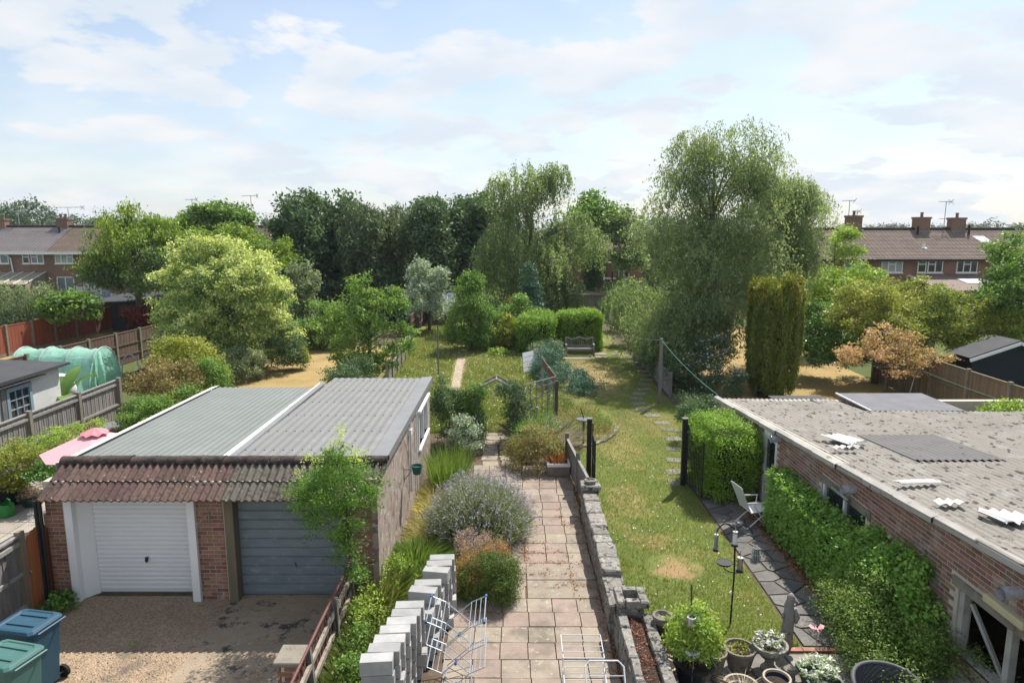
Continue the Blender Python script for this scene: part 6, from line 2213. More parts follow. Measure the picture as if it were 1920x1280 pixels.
# white folding chair by the hedge
fc = thing('garden_chair', 'white folding garden chair by the gap between the hedges', 'chair', (5.62, 15.05, 0))
fc.rotation_euler = (0, 0, R(100))
T = Matrix.Translation((5.62, 15.05, 0))
b = MB(T)
for s in (-.25, .25):
    b.tube([(s, -.28, .0), (s, .16, .60)], .014, 6)
    b.tube([(s, .30, .0), (s, -.24, .44)], .014, 6)
    b.tube([(s, -.24, .44), (s, .2, .40), (s, .46, 1.0)], .014, 6)
    b.tube([(s, -.24, .62), (s, .3, .64)], .016, 6)
    b.tube([(s, -.2, .44), (s, -.22, .62)], .012, 6)
b.tube([(-.25, -.28, .02), (.25, -.28, .02)], .012, 6)
b.tube([(-.25, .30, .02), (.25, .30, .02)], .012, 6)
b.build('frame', MT['wire_white'], fc)
MB(T).add([(-.24, -.25, .45), (.24, -.25, .45), (.24, .2, .41), (-.24, .2, .41), (-.24, -.25, .44), (.24, -.25, .44), (.24, .2, .40), (-.24, .2, .40)], [(0, 1, 2, 3), (7, 6, 5, 4), (0, 4, 5, 1), (1, 5, 6, 2), (3, 2, 6, 7), (0, 3, 7, 4)]).build('seat', MT['chair_white'], fc)
MB(T).add([(-.24, .2, .42), (.24, .2, .42), (.24, .46, 1.02), (-.24, .46, 1.02), (-.24, .21, .42), (.24, .21, .42), (.24, .47, 1.02), (-.24, .47, 1.02)], [(0, 1, 2, 3), (7, 6, 5, 4), (0, 4, 5, 1), (1, 5, 6, 2), (2, 6, 7, 3), (3, 7, 4, 0)]).build('backrest', MT['chair_white'], fc)

# glass lantern on the path
ln = thing('wire_lantern', 'small pale blue wire lantern on the crazy paving path', 'lantern', (5.08, 13.3, 0))
b = MB()
for k in range(12):
    a = k * math.pi / 6
    b.tube([(5.08 + .085 * math.cos(a), 13.3 + .085 * math.sin(a), .02), (5.08 + .095 * math.cos(a), 13.3 + .095 * math.sin(a), .15), (5.08 + .06 * math.cos(a), 13.3 + .06 * math.sin(a), .28)], .005, 4)
for z, r_ in ((.03, .086), (.15, .096), (.28, .06)):
    b.tube([(5.08 + r_ * math.cos(a * math.pi / 8), 13.3 + r_ * math.sin(a * math.pi / 8), z) for a in range(17)], .006, 4)
b.build('cage', MT['rope_white'], ln)
MB().lathe([(.06, 0), (.07, .1), (.045, .24), (.02, .24)], (5.08, 13.3, .02), 12).build('shade', MT['glass_pale'], ln)

# bird feeder station
bf = thing('bird_feeder_stand', 'tall dark bird feeder pole with curved arms and hanging feeders on the lawn', 'bird feeder', (3.81, 10.97, 0))
fx, fy = G(1369, 1170)
top = V(1377, 992, fy)[1]
MB().tube([(fx, fy, 0), (fx + .02, fy, top * .5), (fx, fy, top)], .016, 7).build('pole', MT['black_iron'], bf)
b = MB()
for (s, zz, l) in ((-1, top - .02, .32), (1, top - .05, .30)):
    b.tube([(fx + s * l * k / 8, fy, zz + .13 * math.sin(math.pi * k / 8) + (-.03 if k == 8 else 0)) for k in range(9)], .012, 5)
b.tube([(fx + .0 + .16 * math.cos(k * math.pi / 8), fy + .16 * math.sin(k * math.pi / 8), 1.05) for k in range(17)], .009, 5)
b.tube([(fx, fy, 1.2), (fx + .1, fy - .06, 1.2)], .008, 5)
b.build('arm', MT['black_iron'], bf)
def feeder(x, y, z, h, r_, m):
    f = MB().tube([(x, y, z), (x, y, z + h)], r_, 10).build('feeder', MT[m], bf)
    MB().tube([(x, y, z - .03), (x, y, z + .005)], r_ * 1.5, 10).build('perch_tray', MT['black_plastic'], f)
    MB().tube([(x, y, z + h), (x, y, z + h + .03)], r_ * 1.15, 10).build('feeder_cap', MT['steel'], f)
    MB().tube([(x, y, z + h + .03), (x, y, z + h + .16)], .007, 4).build('hook', MT['steel'], f)
feeder(fx - .32, fy, top - .36, .24, .033, 'glass_pale')
feeder(fx - .02, fy - .06, top - .24, .20, .04, 'wire_white')
feeder(fx + .09, fy - .06, 1.05, .2, .045, 'steel')
MB().lathe([(.13, .03), (.135, .035), (.12, .0), (.02, -.005)], (fx - .16, fy, 1.13), 14).build('seed_dish', MT['black_plastic'], bf)
b = MB()
for k in range(10):
    b.tube([(fx + .018 * math.cos(k * 1.3), fy + .018 * math.sin(k * 1.3), .25 + k * .04), (fx + .018 * math.cos(k * 1.3 + 1.3), fy + .018 * math.sin(k * 1.3 + 1.3), .29 + k * .04)], .005, 4)
b.build('twine', MT['rope_green'], bf)

# ---- pots on the right-hand terrace


def pot(name, label, x, y, r_, h, m, prof=None, soil='soil', group='pots on the crazy paved terrace', cat='plant pot', n=22):
    o = thing(name, label, cat, (x, y, 0), group)
    prof = prof or [(.62, 0), (.72, .12), (.92, .7), (1.0, .86), (1.04, .88), (1.04, 1.0), (.90, 1.0), (.86, .82), (.02, .82)]
    MB().lathe([(a * r_, b_ * h) for a, b_ in prof], (x, y, .03), n).build('pot', MT[m], o, smooth=False)
    MB().lathe([(.85 * r_, .80 * h), (.4 * r_, .85 * h), (.02, .86 * h)], (x, y, .03), n).build('soil', MT[soil], o)
    return o


p1 = pot('plant_pot', 'big black plastic tub holding the glossy green shrub', 2.72, 9.30, .30, .42, 'black_plastic')
p2 = pot('plant_pot', 'weathered stone pot with bare soil behind the black tub', 3.12, 9.62, .19, .36, 'terra_grey')
p3 = pot('plant_pot', 'large round stone planter with yellowish seedlings', 3.55, 9.72, .24, .36, 'terra_grey')
p4 = pot('plant_pot', 'cream rimmed pot full of dead stalks at the bottom edge', 3.28, 8.84, .24, .36, 'cream_pot')
p5 = pot('plant_pot', 'dark blue glazed pot with a pale rim and bare soil', 3.86, 9.02, .19, .33, 'blue_glaze')
MB().lathe([(.165, -.02), (.172, .012), (.20, .012), (.205, -.03)][::-1], (3.86, 9.02, .365), 22, cap=False).build('rim', MT['cream_pot'], p5)
urn = [(.5, 0), (.52, .06), (.30, .16), (.26, .34), (.55, .50), (.95, .78), (1.08, .95), (1.08, 1.0), (.92, 1.0), (.8, .85), (.02, .84)]
p6 = pot('stone_urn', 'footed stone urn planted with pale violet pansies', 4.02, 9.72, .25, .42, 'stone', urn, cat='urn')
p7 = pot('stone_bowl', 'shallow pale stone bowl between the wall and the black tub', 2.38, 9.62, .22, .16, 'cream_pot', cat='bowl')
# tapered square trough
tx, ty = 4.50, 9.05
tr2 = thing('square_planter', 'dark green square tapered planter full of white flowers', 'planter', (tx, ty, 0), 'pots on the crazy paved terrace')
b = MB()
for (w0, z0_) in ((.15, .03), (.235, .36), (.255, .36), (.26, .40), (.225, .40), (.215, .34)):
    b.add([(tx - w0, ty - w0, z0_), (tx + w0, ty - w0, z0_), (tx + w0, ty + w0, z0_), (tx - w0, ty + w0, z0_)], [])
for k in range(5):
    for i in range(4):
        b.f.append([k * 4 + i, k * 4 + (i + 1) % 4, k * 4 + 4 + (i + 1) % 4, k * 4 + 4 + i])
b.f.append([20, 21, 22, 23])
b.build('pot', MT['green_trough'], tr2)
# pedestal bowl by the wall
pb_ = thing('stone_pedestal', 'tapering brown pedestal with a dark stone bowl beside the wall', 'pedestal', (2.34, 10.05, 0))
MB().lathe([(.05, 0), (.06, .1), (.10, .52), (.11, .6)], (2.40, 10.02, .02), 10).build('stem', MT['wood_brown'], pb_)
MB().lathe([(.09, 0), (.13, .03), (.165, .12), (.16, .15), (.13, .15), (.10, .09), (.01, .08)], (2.40, 10.02, .6), 16).build('bowl', MT['terra_grey'], pb_)
# weathered carved post
cpst = thing('carved_post', 'slim weathered carved figure standing at the corner of the lawn', 'statue', (4.55, 10.3, 0))
b = MB()
b.tube([(4.52, 10.32, 0), (4.53, 10.32, .3), (4.54, 10.31, .6), (4.53, 10.32, .74), (4.55, 10.31, .84), (4.555, 10.31, .90), (4.55, 10.31, .95)], [.105, .095, .088, .075, .062, .066, .03], 9)
b.tube([(4.60, 10.30, .86), (4.64, 10.29, .80), (4.66, 10.29, .77)], [.035, .03, .015], 6)
b.tube([(4.62, 10.29, .70), (4.66, 10.28, .55), (4.64, 10.28, .45)], [.04, .05, .03], 6)
b.tube([(4.45, 10.31, .62), (4.43, 10.30, .52)], [.03, .02], 6)
b.build('figure', MT['wood_rail'], cpst, smooth=True)
bd_ = thing('bird_ornament', 'dark stone bird ornament beside the white flowers', 'ornament', (4.28, 9.45, 0))
b = MB().tube([(4.20, 9.45, .12), (4.26, 9.45, .17), (4.34, 9.44, .20), (4.36, 9.44, .28), (4.40, 9.44, .31)], [.03, .075, .06, .035, .015], 8)
b.tube([(4.28, 9.45, 0), (4.28, 9.45, .14)], [.05, .03], 7)
b.tube([(4.20, 9.45, .13), (4.08, 9.46, .24)], [.035, .012], 6)
b.build('figure', MT['stone'], bd_, smooth=True)
# ornaments on sticks


def stick_orn(label, x, y, h, m, cat, kind, z0=0.0):
    o = thing('garden_ornament', label, cat, (x, y, z0))
    MB().tube([(x, y, z0), (x + .01, y, z0 + h)], .006, 5).build('stick', MT['steel'], o)
    b = MB()
    if kind == 'wings':
        for s in (-1, 1):
            for dz, l in ((.03, .12), (.0, .09)):
                b.add([(x, y, z0 + h), (x + s * l * .6, y + .05, z0 + h + dz + .03), (x + s * l, y + .02, z0 + h + dz + .02), (x + s * l * .7, y - .03, z0 + h + dz)], [(0, 1, 2, 3), (3, 2, 1, 0)])
        b.tube([(x - .0, y - .07, z0 + h), (x, y + .05, z0 + h + .01)], [.006, .012], 5)
        b.build('wing', MT[m], o)
    else:
        b.lathe([(.06, 0), (.075, .02), (.07, .14), (.065, .15), (.05, .15), (.055, .03), (.01, .02)], (x, y, z0 + h - .12), 12)
        b.tube([(x + .07, y, z0 + h - .08), (x + .15, y, z0 + h - .03)], [.018, .012], 6)
        b.tube([(x + .15, y, z0 + h - .03), (x + .17, y, z0 + h - .01)], [.03, .032], 8)
        b.tube([(x - .07, y, z0 + h - .09), (x - .12, y, z0 + h - .02), (x - .07, y, z0 + h + .02)], .008, 5)
        b.tube([(x - .05, y, z0 + h + .03), (x, y, z0 + h + .1), (x + .05, y, z0 + h + .03)], .006, 5)
        b.build('can', MT[m], o)
    return o


stick_orn('pink winged ornament on a thin stick above the white flowers', 4.52, 9.3, .75, 'pink_cloth', 'ornament', 'wings', .2)
stick_orn('white winged ornament on a stick stuck in the black tub', 2.62, 9.02, .42, 'wire_white', 'ornament', 'wings', .3)
stick_orn('small silver watering can ornament hung on a stake in the potted shrub', 2.62, 9.16, .85, 'steel', 'ornament', 'can', .36)
tag(MB().tube([(2.70, 9.38, .4), (2.66, 9.40, 1.62)], .014, 6).build('cane', MT['wood_brown'], None, origin=(2.7, 9.38, .4)), 'thin dark cane rising above the potted glossy shrub', 'cane')
# rattan tub chair at the lower edge
rc_ = thing('rattan_chair', 'round backed grey rattan tub chair at the bottom edge of the terrace', 'chair', (5.05, 8.25, 0))
b = MB()
N = 40
rows = 16
for s, rr in ((0, .47), (1, .43)):
    vs = []
    for j in range(rows + 1):
        z = .08 + .74 * j / rows
        for k in range(N + 1):
            a = math.pi * (-.12 + 1.24 * k / N)
            dip = .0 if j < rows else 0
            zz = z - (.22 * (abs(k / N - .5) * 2) ** 4) * (j / rows)
            wv = .006 * (1 if (j + k) % 2 else -1)
            vs.append((5.05 + (rr * (.9 + .1 * j / rows) + wv) * math.cos(a), 8.25 + (rr * (.9 + .1 * j / rows) + wv) * math.sin(a), zz))
    fs = [(j * (N + 1) + k, j * (N + 1) + k + 1, (j + 1) * (N + 1) + k + 1, (j + 1) * (N + 1) + k) for j in range(rows) for k in range(N)]
    b.add(vs, fs if s == 0 else [f[::-1] for f in fs])
n1 = (rows + 1) * (N + 1)
b.f += [[rows * (N + 1) + k, rows * (N + 1) + k + 1, n1 + rows * (N + 1) + k + 1, n1 + rows * (N + 1) + k] for k in range(N)]
b.build('backrest', MT['rattan'], rc_)
b = MB()
b.tube([(5.05 + .45 * math.cos(math.pi * (-.12 + 1.24 * k / 24)), 8.25 + .45 * math.sin(math.pi * (-.12 + 1.24 * k / 24)), .83 - .22 * (abs(k / 24 - .5) * 2) ** 4) for k in range(25)], .032, 8)
b.build('rim', MT['rattan'], rc_, smooth=True)
MB().lathe([(.38, 0), (.40, .02), (.40, .14), (.36, .17), (.02, .18)], (5.05, 8.2, .26), 20).build('seat', MT['felt'], rc_)

# ---- left terrace objects
ap = thing('plant_pot', 'huge black tub holding the yellow green maple by the left edge', 'plant pot', (-12.9, 16.2, 0))
MB().lathe([(.40, 0), (.55, .5), (.58, .5), (.58, .56), (.53, .56), (.5, .48), (.02, .48)], (-12.75, 16.3, .02), 22).build('pot', MT['black_plastic'], ap)
MB().lathe([(.5, .0), (.02, .03)], (-12.75, 16.3, .49), 16).build('soil', MT['soil'], ap)
sp = thing('plant_pot', 'small dark pot of heathery plants beside the huge black tub', 'plant pot', (-11.9, 16.2, 0))
MB().lathe([(.20, 0), (.30, .26), (.32, .28), (.27, .28), (.02, .25)], (-11.95, 16.15, .02), 18).build('pot', MT['green_trough'], sp)
sp = thing('plant_pot', 'small black square pot by the corner of the garage', 'plant pot', (-9.0, 13.2, 0))
MB().lathe([(.11, 0), (.17, .3), (.18, .3), (.15, .3), (.02, .26)], (-9.2, 13.6, .02), 4).build('pot', MT['black_plastic'], sp)
bp2 = thing('plant_pot', 'tall black pot behind the green leafy plants near the parasol', 'plant pot', (-11.6, 16.9, 0))
MB().lathe([(.22, 0), (.30, .5), (.31, .52), (.26, .52), (.02, .46)], (-11.5, 17.2, .02), 18).build('pot', MT['black_plastic'], bp2)
wc = thing('watering_can', 'bright green plastic watering can on the left terrace', 'watering can', (-11.75, 15.0, 0))
cx0, cy0 = G(14, 968)
MB().lathe([(.15, 0), (.165, .02), (.16, .28), (.15, .30), (.12, .30), (.13, .06), (.01, .05)], (cx0, cy0, .02), 18).build('body', MT['green_plastic'], wc)
MB().tube([(cx0 - .05, cy0 + .1, .32), (cx0 + .02, cy0 + .02, .46), (cx0 + .14, cy0 - .05, .44), (cx0 + .17, cy0 - .06, .25)], .018, 7).build('handle', MT['green_plastic'], wc, smooth=True)
MB().tube([(cx0 - .14, cy0, .1), (cx0 - .3, cy0, .3), (cx0 - .38, cy0, .36)], [.03, .02, .035], 8).build('spout', MT['green_plastic'], wc, smooth=True)
# pink parasol
pa = thing('parasol', 'open pink garden parasol showing above the garage roof', 'parasol', (-9.6, 15.1, 0))
pcx, pcy, pz_, pr_ = -9.5, 15.0, 2.26, 1.12
b = MB()
N = 8
vs = [(pcx, pcy, pz_)]
for j in (1, 2, 3):
    for k in range(N):
        a = k * 2 * math.pi / N + .35
        rr = pr_ * j / 3
        vs.append((pcx + rr * math.cos(a), pcy + rr * math.sin(a), pz_ - .42 * (j / 3) ** 1.15))
fs = [(0, 1 + k, 1 + (k + 1) % N) for k in range(N)]
for j in range(2):
    fs += [(1 + j * N + k, 1 + (j + 1) * N + k, 1 + (j + 1) * N + (k + 1) % N, 1 + j * N + (k + 1) % N) for k in range(N)]
b.add(vs, fs)
cano = b.build('canopy', MT['pink_cloth'], pa)
b = MB()
vs = [(pcx, pcy, pz_ + .10)] + [(pcx + .28 * math.cos(k * math.pi / 4 + .35), pcy + .28 * math.sin(k * math.pi / 4 + .35), pz_ - .005) for k in range(8)] + [(pcx + .31 * math.cos(k * math.pi / 4 + .75), pcy + .31 * math.sin(k * math.pi / 4 + .75), pz_ - .05) for k in range(8)]
b.add(vs, [(0, 1 + k, 9 + k, 1 + (k + 1) % 8) for k in range(8)])
b.build('vent_cap', MT['pink_dark'], cano)
MB().tube([(pcx, pcy, 0), (pcx, pcy, 2.35)], .022, 8).build('pole', MT['wood_teak'], pa)
for k in range(8):
    a = k * 2 * math.pi / 8 + .35
    piece('rib', MB().tube([(0, 0, 0), (pr_ * math.cos(a), pr_ * math.sin(a), -.44)], .008, 4).mesh('rib', MT['wood_teak']), pa, (pcx, pcy, pz_ - .03))
# teak bench and round table
tb = thing('garden_bench', 'teak bench against the silvery grey fence beyond the pink parasol', 'bench', (-12.6, 20, 0))
ya_, yb_ = 18.6, 20.4
for y in (ya_, yb_):
    piece('leg', MB().box(-.035, .035, -.035, .035, 0, .62).mesh('leg', MT['wood_teak']), tb, (-12.3, y, 0))
    piece('leg', MB().box(-.035, .035, -.035, .035, 0, 1.0).mesh('leg', MT['wood_teak']), tb, (-12.85, y, 0))
    piece('armrest', MB().box(-.32, .3, -.04, .04, -.02, .02).mesh('armrest', MT['wood_teak']), tb, (-12.58, y, .64))
for k in range(5):
    piece('seat_slat', MB().box(-.04, .04, -(yb_ - ya_) / 2, (yb_ - ya_) / 2, -.012, .012).mesh('seat_slat', MT['wood_teak']), tb, (-12.75 + k * .1, (ya_ + yb_) / 2, .43))
for k in range(17):
    piece('back_slat', MB().box(-.01, .01, -.022, .022, .48, .96).mesh('back_slat', MT['wood_teak']), tb, (-12.86, ya_ + .1 + k * .1, 0))
piece('top_rail', MB().box(-.025, .025, -(yb_ - ya_) / 2, (yb_ - ya_) / 2, -.04, .04).mesh('top_rail', MT['wood_teak']), tb, (-12.86, (ya_ + yb_) / 2, .98))
rt = thing('garden_table', 'round dark topped garden table near the end of the silvery grey fence', 'table', (-12.2, 20.9, 0))
tx_, ty_ = G(214, 797, .72)
MB().lathe([(.48, 0), (.50, .01), (.50, .03), (.02, .035)], (tx_, ty_, .70), 24).build('tabletop', MT['felt'], rt)
for k in range(4):
    a = k * math.pi / 2 + .5
    piece('leg', MB().tube([(0, 0, .7), (.28 * math.cos(a), .28 * math.sin(a), 0)], .018, 6).mesh('leg', MT['black_iron']), rt, (tx_, ty_, 0))
# bird bath beyond the polytunnel
bb2 = thing('bird_bath', 'pale stone bird bath on the lawn behind the polytunnel', 'bird bath', (-22.5, 31.5, 0))
bx_, by_ = V(44, 660, 31.5)[0], 31.5
MB().lathe([(.2, 0), (.12, .1), (.1, .6), (.14, .7)], (bx_, by_, 0), 12).build('stem', MT['terra_grey'], bb2)
MB().lathe([(.12, 0), (.42, .1), (.44, .14), (.36, .1), (.02, .06)], (bx_, by_, .7), 18).build('bowl', MT['terra_grey'], bb2)
MB().lathe([(.06, 0), (.08, .1), (.14, .22), (.16, .3), (.02, .38)], (bx_, by_, .78), 10).build('finial', MT['cream_pot'], bb2)
# washing on the line, far left
wl_ = thing('rotary_airer', 'rotary washing line hung with white laundry behind the left shrubs', 'rotary airer', (-32, 49, 0))
wx, wy = V(160, 540, 48.5)[0], 48.5
MB().tube([(wx, wy, 0), (wx, wy, 3.2)], .04, 6).build('pole', MT['steel'], wl_)
ends = [(-2.0, 2.1), (-1.2, 2.55), (0.1, 3.2), (1.3, 2.55), (2.1, 2.15)]
for (a, z), (b_, z2) in zip(ends[:-1], ends[1:]):
    MB().tube([(wx + a, wy, z), (wx + b_, wy, z2)], .015, 4).build('cord', MT['rope_white'], wl_)
for k, (a, z, w_, h_, m) in enumerate((a, z + .65, w_, h_, m) for (a, z, w_, h_, m) in ((-1.75, 1.55, .5, .9, 'cloth_white'), (-1.2, 1.85, .45, 1.0, 'cloth_blue'), (-.65, 2.15, .5, 1.1, 'cloth_white'), (-.1, 2.4, .42, 1.2, 'cloth_white'), (.4, 2.35, .45, 1.3, 'cloth_white'), (.9, 2.1, .4, 1.1, 'cloth_white'), (1.35, 1.85, .4, .9, 'cloth_blue'), (1.75, 1.65, .4, .8, 'cloth_white'))):
    b = MB()
    for i in range(5):
        x = wx + a + w_ * i / 4
        b.add([(x, wy - .05 + .05 * math.sin(i * 2 + k), z), (x + .02, wy - .08 + .07 * math.sin(i * 2.3 + k), z - h_)], [])
    b.f = [[2 * i, 2 * i + 2, 2 * i + 3, 2 * i + 1] for i in range(4)]
    tag(b.build('laundry', MT[m], None, origin=(wx + a, wy, z)), ('pale blue' if m == 'cloth_blue' else 'white') + ' piece of laundry pegged on the rotary line behind the left shrubs', 'laundry', 'laundry pegged on the rotary line')
# raised beds and blue hoops by the polytunnel
for k, (px, lab) in enumerate(((243, 'nearer the polytunnel'), (278, 'farther from the polytunnel'))):
    x, z = V(px, 668, 30.5)
    b = MB().tube([(x + .42 * math.cos(a * math.pi / 10), 30.5, .25 + .95 * math.sin(a * math.pi / 10)) for a in range(11)], .03, 6)
    tag(b.build('cloche_hoop', MT['blue_cap' if k else 'cloth_blue'], None, origin=(x, 30.5, 0)), 'blue plastic hoop over the vegetable bed, ' + lab, 'hoop', 'blue hoops over the vegetable bed')
rb_ = thing('raised_bed', 'dark timber raised vegetable bed beside the polytunnel', 'raised bed', (-16.3, 30.5, 0))
for (x0, x1, y0, y1) in ((-17.2, -15.2, 29.9, 29.96), (-17.2, -15.2, 31.2, 31.26), (-17.2, -17.14, 29.96, 31.2), (-15.26, -15.2, 29.96, 31.2)):
    MB().box(x0, x1, y0, y1, 0, .42).build('board', MT['navy_board'], rb_)
MB().box(-17.14, -15.26, 29.96, 31.2, 0, .38).build('soil', MT['soil'], rb_)
# urn and terracotta by the banana
uj = thing('plant_pot', 'large dark ribbed jar by the banana plant next to the white outhouse', 'plant pot', (-14.2, 23, 0))
ux, uy = V(101, 745, 23.2)[0], 23.2
MB().lathe([(.16, 0), (.3, .3), (.33, .6), (.28, .85), (.2, .95), (.22, 1.0), (.16, 1.0), (.02, .9)], (ux, uy, .3), 16).build('pot', MT['black_plastic'], uj)
uj = thing('plant_pot', 'terracotta pot behind the banana leaves', 'plant pot', (-14, 24.4, 0))
ux, uy = V(108, 735, 24.4)[0], 24.4
MB().lathe([(.2, 0), (.32, .5), (.34, .5), (.34, .6), (.26, .6), (.02, .5)], (ux, uy, .4), 14).build('pot', MT['wood_orange'], uj)
cov = MB().lathe([(.55, 0), (.6, .3), (.5, .65), (.3, .85), (.02, .9)], (V(105, 715, 25.2)[0], 25.2, .55), 12, 1.2, .8)
tag(cov.build('white_cover', MT['cloth_white'], None, origin=(-14.4, 25.2, .5), smooth=True), 'crumpled white sheet cover behind the banana plant', 'cover')
# rubble chips of weeds etc
# ================================================================ vegetation
# far tree line, one mesh for each of three crown shapes


def far_tree(loc_px, Y, hpx, wpx, label, proto=None, mat='lf_far'):
    pass


fars = []
for v in range(3):
    o = thing('distant_tree', 'x', 'tree', (0, 0, 0), 'trees on the skyline')
    ell = [(0, 0, .62, .38, .38, .36), (-.22, .05, .5, .28, .28, .3), (.24, -.05, .52, .26, .26, .3), (.05, 0, .3, .4, .36, .28)]
    P, D = shell(ell, 520, .25, .2, v + 3, 0.0, -1)
    C, Q, tn = clump_leaves(P, D, 9, .075, .05, .5, .5, .7)
    me = quads_mesh('crown', Q, tn, MT['lf_far'])
    fars.append(me)
    bpy.data.objects.remove(o)
FAR = [(12, 112, 378, 70), (48, 118, 370, 92), (100, 125, 399, 70), (140, 130, 402, 70), (186, 135, 404, 66), (225, 130, 406, 60), (282, 140, 402, 50), (322, 135, 408, 60), (492, 120, 407, 44), (520, 118, 402, 60), (575, 140, 408, 70), (640, 150, 410, 70),
       (1180, 130, 405, 80), (1240, 130, 402, 90), (1570, 150, 418, 60), (1640, 150, 420, 56), (1682, 145, 417, 62), (1740, 150, 421, 50), (1772, 150, 421, 40), (1815, 150, 416, 40), (1862, 140, 414, 90), (1915, 150, 417, 60), (870, 150, 405, 90), (760, 150, 408, 90), (960, 150, 408, 80), (1060, 150, 410, 80), (1120, 140, 408, 80)]
names = {0: 'second from the left picture edge, largest of the skyline trees at left'}
for i, (px, Y, py, w) in enumerate(FAR):
    x, zt = V(px, py, Y)
    wm = w / 1280 * Y * 1.15
    o = thing('distant_tree', 'far hazy green tree on the skyline beyond the terraces', 'tree', (x, Y, 0), 'trees on the skyline')
    if px == 48:
        o['label'] = 'big round dark tree rising above the roof at far left'
        del o['group']
    elif px == 12:
        o['label'] = 'dark tree cut by the left picture edge above the terrace roof'
        del o['group']
    c = link('crown', fars[i % 3], o, (x, Y, 0))
    c.scale = (wm, wm, zt)
    c.rotation_euler = (0, 0, i * 1.3)
# far wood closing the horizon
P = np.stack([rng.uniform(-325, 325, 2600), rng.uniform(240, 300, 2600), rng.uniform(0, 1, 2600) ** .7 * 5.6], 1)
P[:, 2] += 1.2 * np.sin(P[:, 0] * .05) + .8 * np.sin(P[:, 0] * .17)
C, Q, tn = clump_leaves(P, np.tile([0, -1.0, .3], (len(P), 1)), 6, 2.2, 1.7, .5, .6, .6)
leaf_part('distant_wood', Q, tn, MT['lf_far'], None, 'stuff')

TREE = 'tree'
# ---- left
plant('golden_cypress', 'bushy golden green cypress left of the pale topped tree', TREE,
      [blob(170, 290, 412, 500, 45), blob(225, 345, 425, 560, 45), blob(160, 240, 465, 545, 44.5), blob(228, 252, 384, 450, 45.5), blob(260, 330, 405, 480, 46)],
      20000, .22, MT['lf_golden'], 14, .42, .3, .22, .4, .6, .7, 'up', .4, trunk=.3, nl=14)
plant('golden_cypress', 'dark lower cypress with brownish inner twigs in front of the golden cypress', TREE,
      [blob(255, 345, 470, 575, 43.5), blob(165, 235, 490, 545, 44)], 9000, .20, MT['lf_dark'], 12, .4, .4, .2, .3, .5, .8, 'rand', .4)
plant('golden_cypress', 'feathery golden green cypress right of the pale topped tree', TREE,
      [blob(330, 430, 425, 520, 48), blob(400, 500, 428, 530, 48), blob(470, 542, 440, 515, 48), blob(420, 470, 420, 480, 49)],
      17000, .24, MT['lf_golden'], 14, .45, .3, .2, .4, .6, .7, 'out', .4, trunk=.3, nl=8)
plant('broadleaf_tree', 'broad green tree rising behind the two golden cypresses', TREE,
      [blob(352, 420, 385, 450, 56), blob(395, 468, 380, 450, 56), blob(325, 370, 405, 450, 56)], 9000, .3, MT['lf_mid'], 10, .5, .3, .22, .6, .4, trunk=.25, nl=8)
plant('pale_tree', 'large rounded tree covered in pale cream green blossom', TREE,
      [blob(322, 468, 446, 580, 33), blob(300, 400, 500, 650, 33.2), blob(395, 520, 478, 620, 32.6), blob(440, 546, 520, 660, 32.8), blob(330, 470, 560, 690, 32.4), blob(480, 552, 580, 690, 33.2)],
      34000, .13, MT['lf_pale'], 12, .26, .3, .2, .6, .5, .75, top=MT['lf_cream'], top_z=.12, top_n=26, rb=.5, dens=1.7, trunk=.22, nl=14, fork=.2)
plant('grey_shrub', 'large soft grey green bush at the left edge behind the red fence', 'shrub', [blob(-40, 60, 526, 625, 40), blob(30, 104, 532, 622, 40.5)], 12000, .19, MT['lf_greygreen'], 12, .32, .25, .12, .7, .4, 1.0, 'up', .3)
plant('leafy_shrub', 'bright green broad leaved bush beside the grey green bush', 'shrub', [blob(92, 150, 546, 605, 40), blob(130, 180, 548, 600, 40.6)], 5500, .26, MT['lf_mid'], 9, .3, .25, .15, .7, .5)
plant('red_maple', 'small dark red maple in front of the russet fence end', TREE, [blob(242, 285, 575, 612, 43), blob(250, 280, 590, 640, 43)], 3500, .14, MT['lf_red'], 10, .25, .3, .2, .7, .4, .5)
plant('leafy_shrub', 'yellowing green bush in front of the brown fence', 'shrub', [blob(285, 380, 622, 700, 27), blob(340, 412, 640, 720, 26.6)], 10000, .10, MT['lf_yellow'], 10, .2, .3, .2, .6, .4, .7)
plant('leafy_shrub', 'olive brown leaved bush nearest the polytunnel end', 'shrub', [blob(248, 330, 672, 760, 24), blob(300, 378, 680, 770, 23.6)], 10000, .085, MT['lf_brown'], 10, .17, .3, .2, .6, .4, .7)
plant('leafy_shrub', 'fresh mid green bush just behind the white edged garage roof', 'shrub', [blob(350, 424, 672, 760, 24.5), blob(330, 380, 720, 790, 22.5)], 9000, .085, MT['lf_mid'], 10, .17, .3, .18, .6, .4, .7)
plant('clipped_shrub', 'rounded silvery green clipped shrub at the edge of the straw coloured lawn', 'shrub', [blob(410, 492, 655, 718, 30.5)], 9000, .085, MT['lf_greygreen'], 10, .13, .2, .08, .6, .6, .8)
plant('leafy_shrub', 'low rambling roses and leaves beside the silvery grey fence end', 'shrub', [blob(232, 290, 742, 800, 20.5), blob(270, 335, 745, 815, 19.8), blob(225, 262, 775, 815, 19.5)], 11000, .07, MT['lf_mid'], 10, .15, .3, .2, .6, .4, .6)
plant('leafy_shrub', 'low fresh green foliage along the white verge of the garage roof', 'shrub', [blob(262, 345, 785, 850, 17.5), blob(300, 390, 760, 820, 18.5)], 9000, .06, MT['lf_lime'], 10, .13, .3, .2, .6, .4, .6)
plant('leafy_shrub', 'dark green bush at the foot of the pale topped tree', 'shrub', [blob(500, 560, 605, 690, 32.5), blob(535, 575, 640, 690, 33)], 6000, .10, MT['lf_dark'], 10, .2, .3, .2)
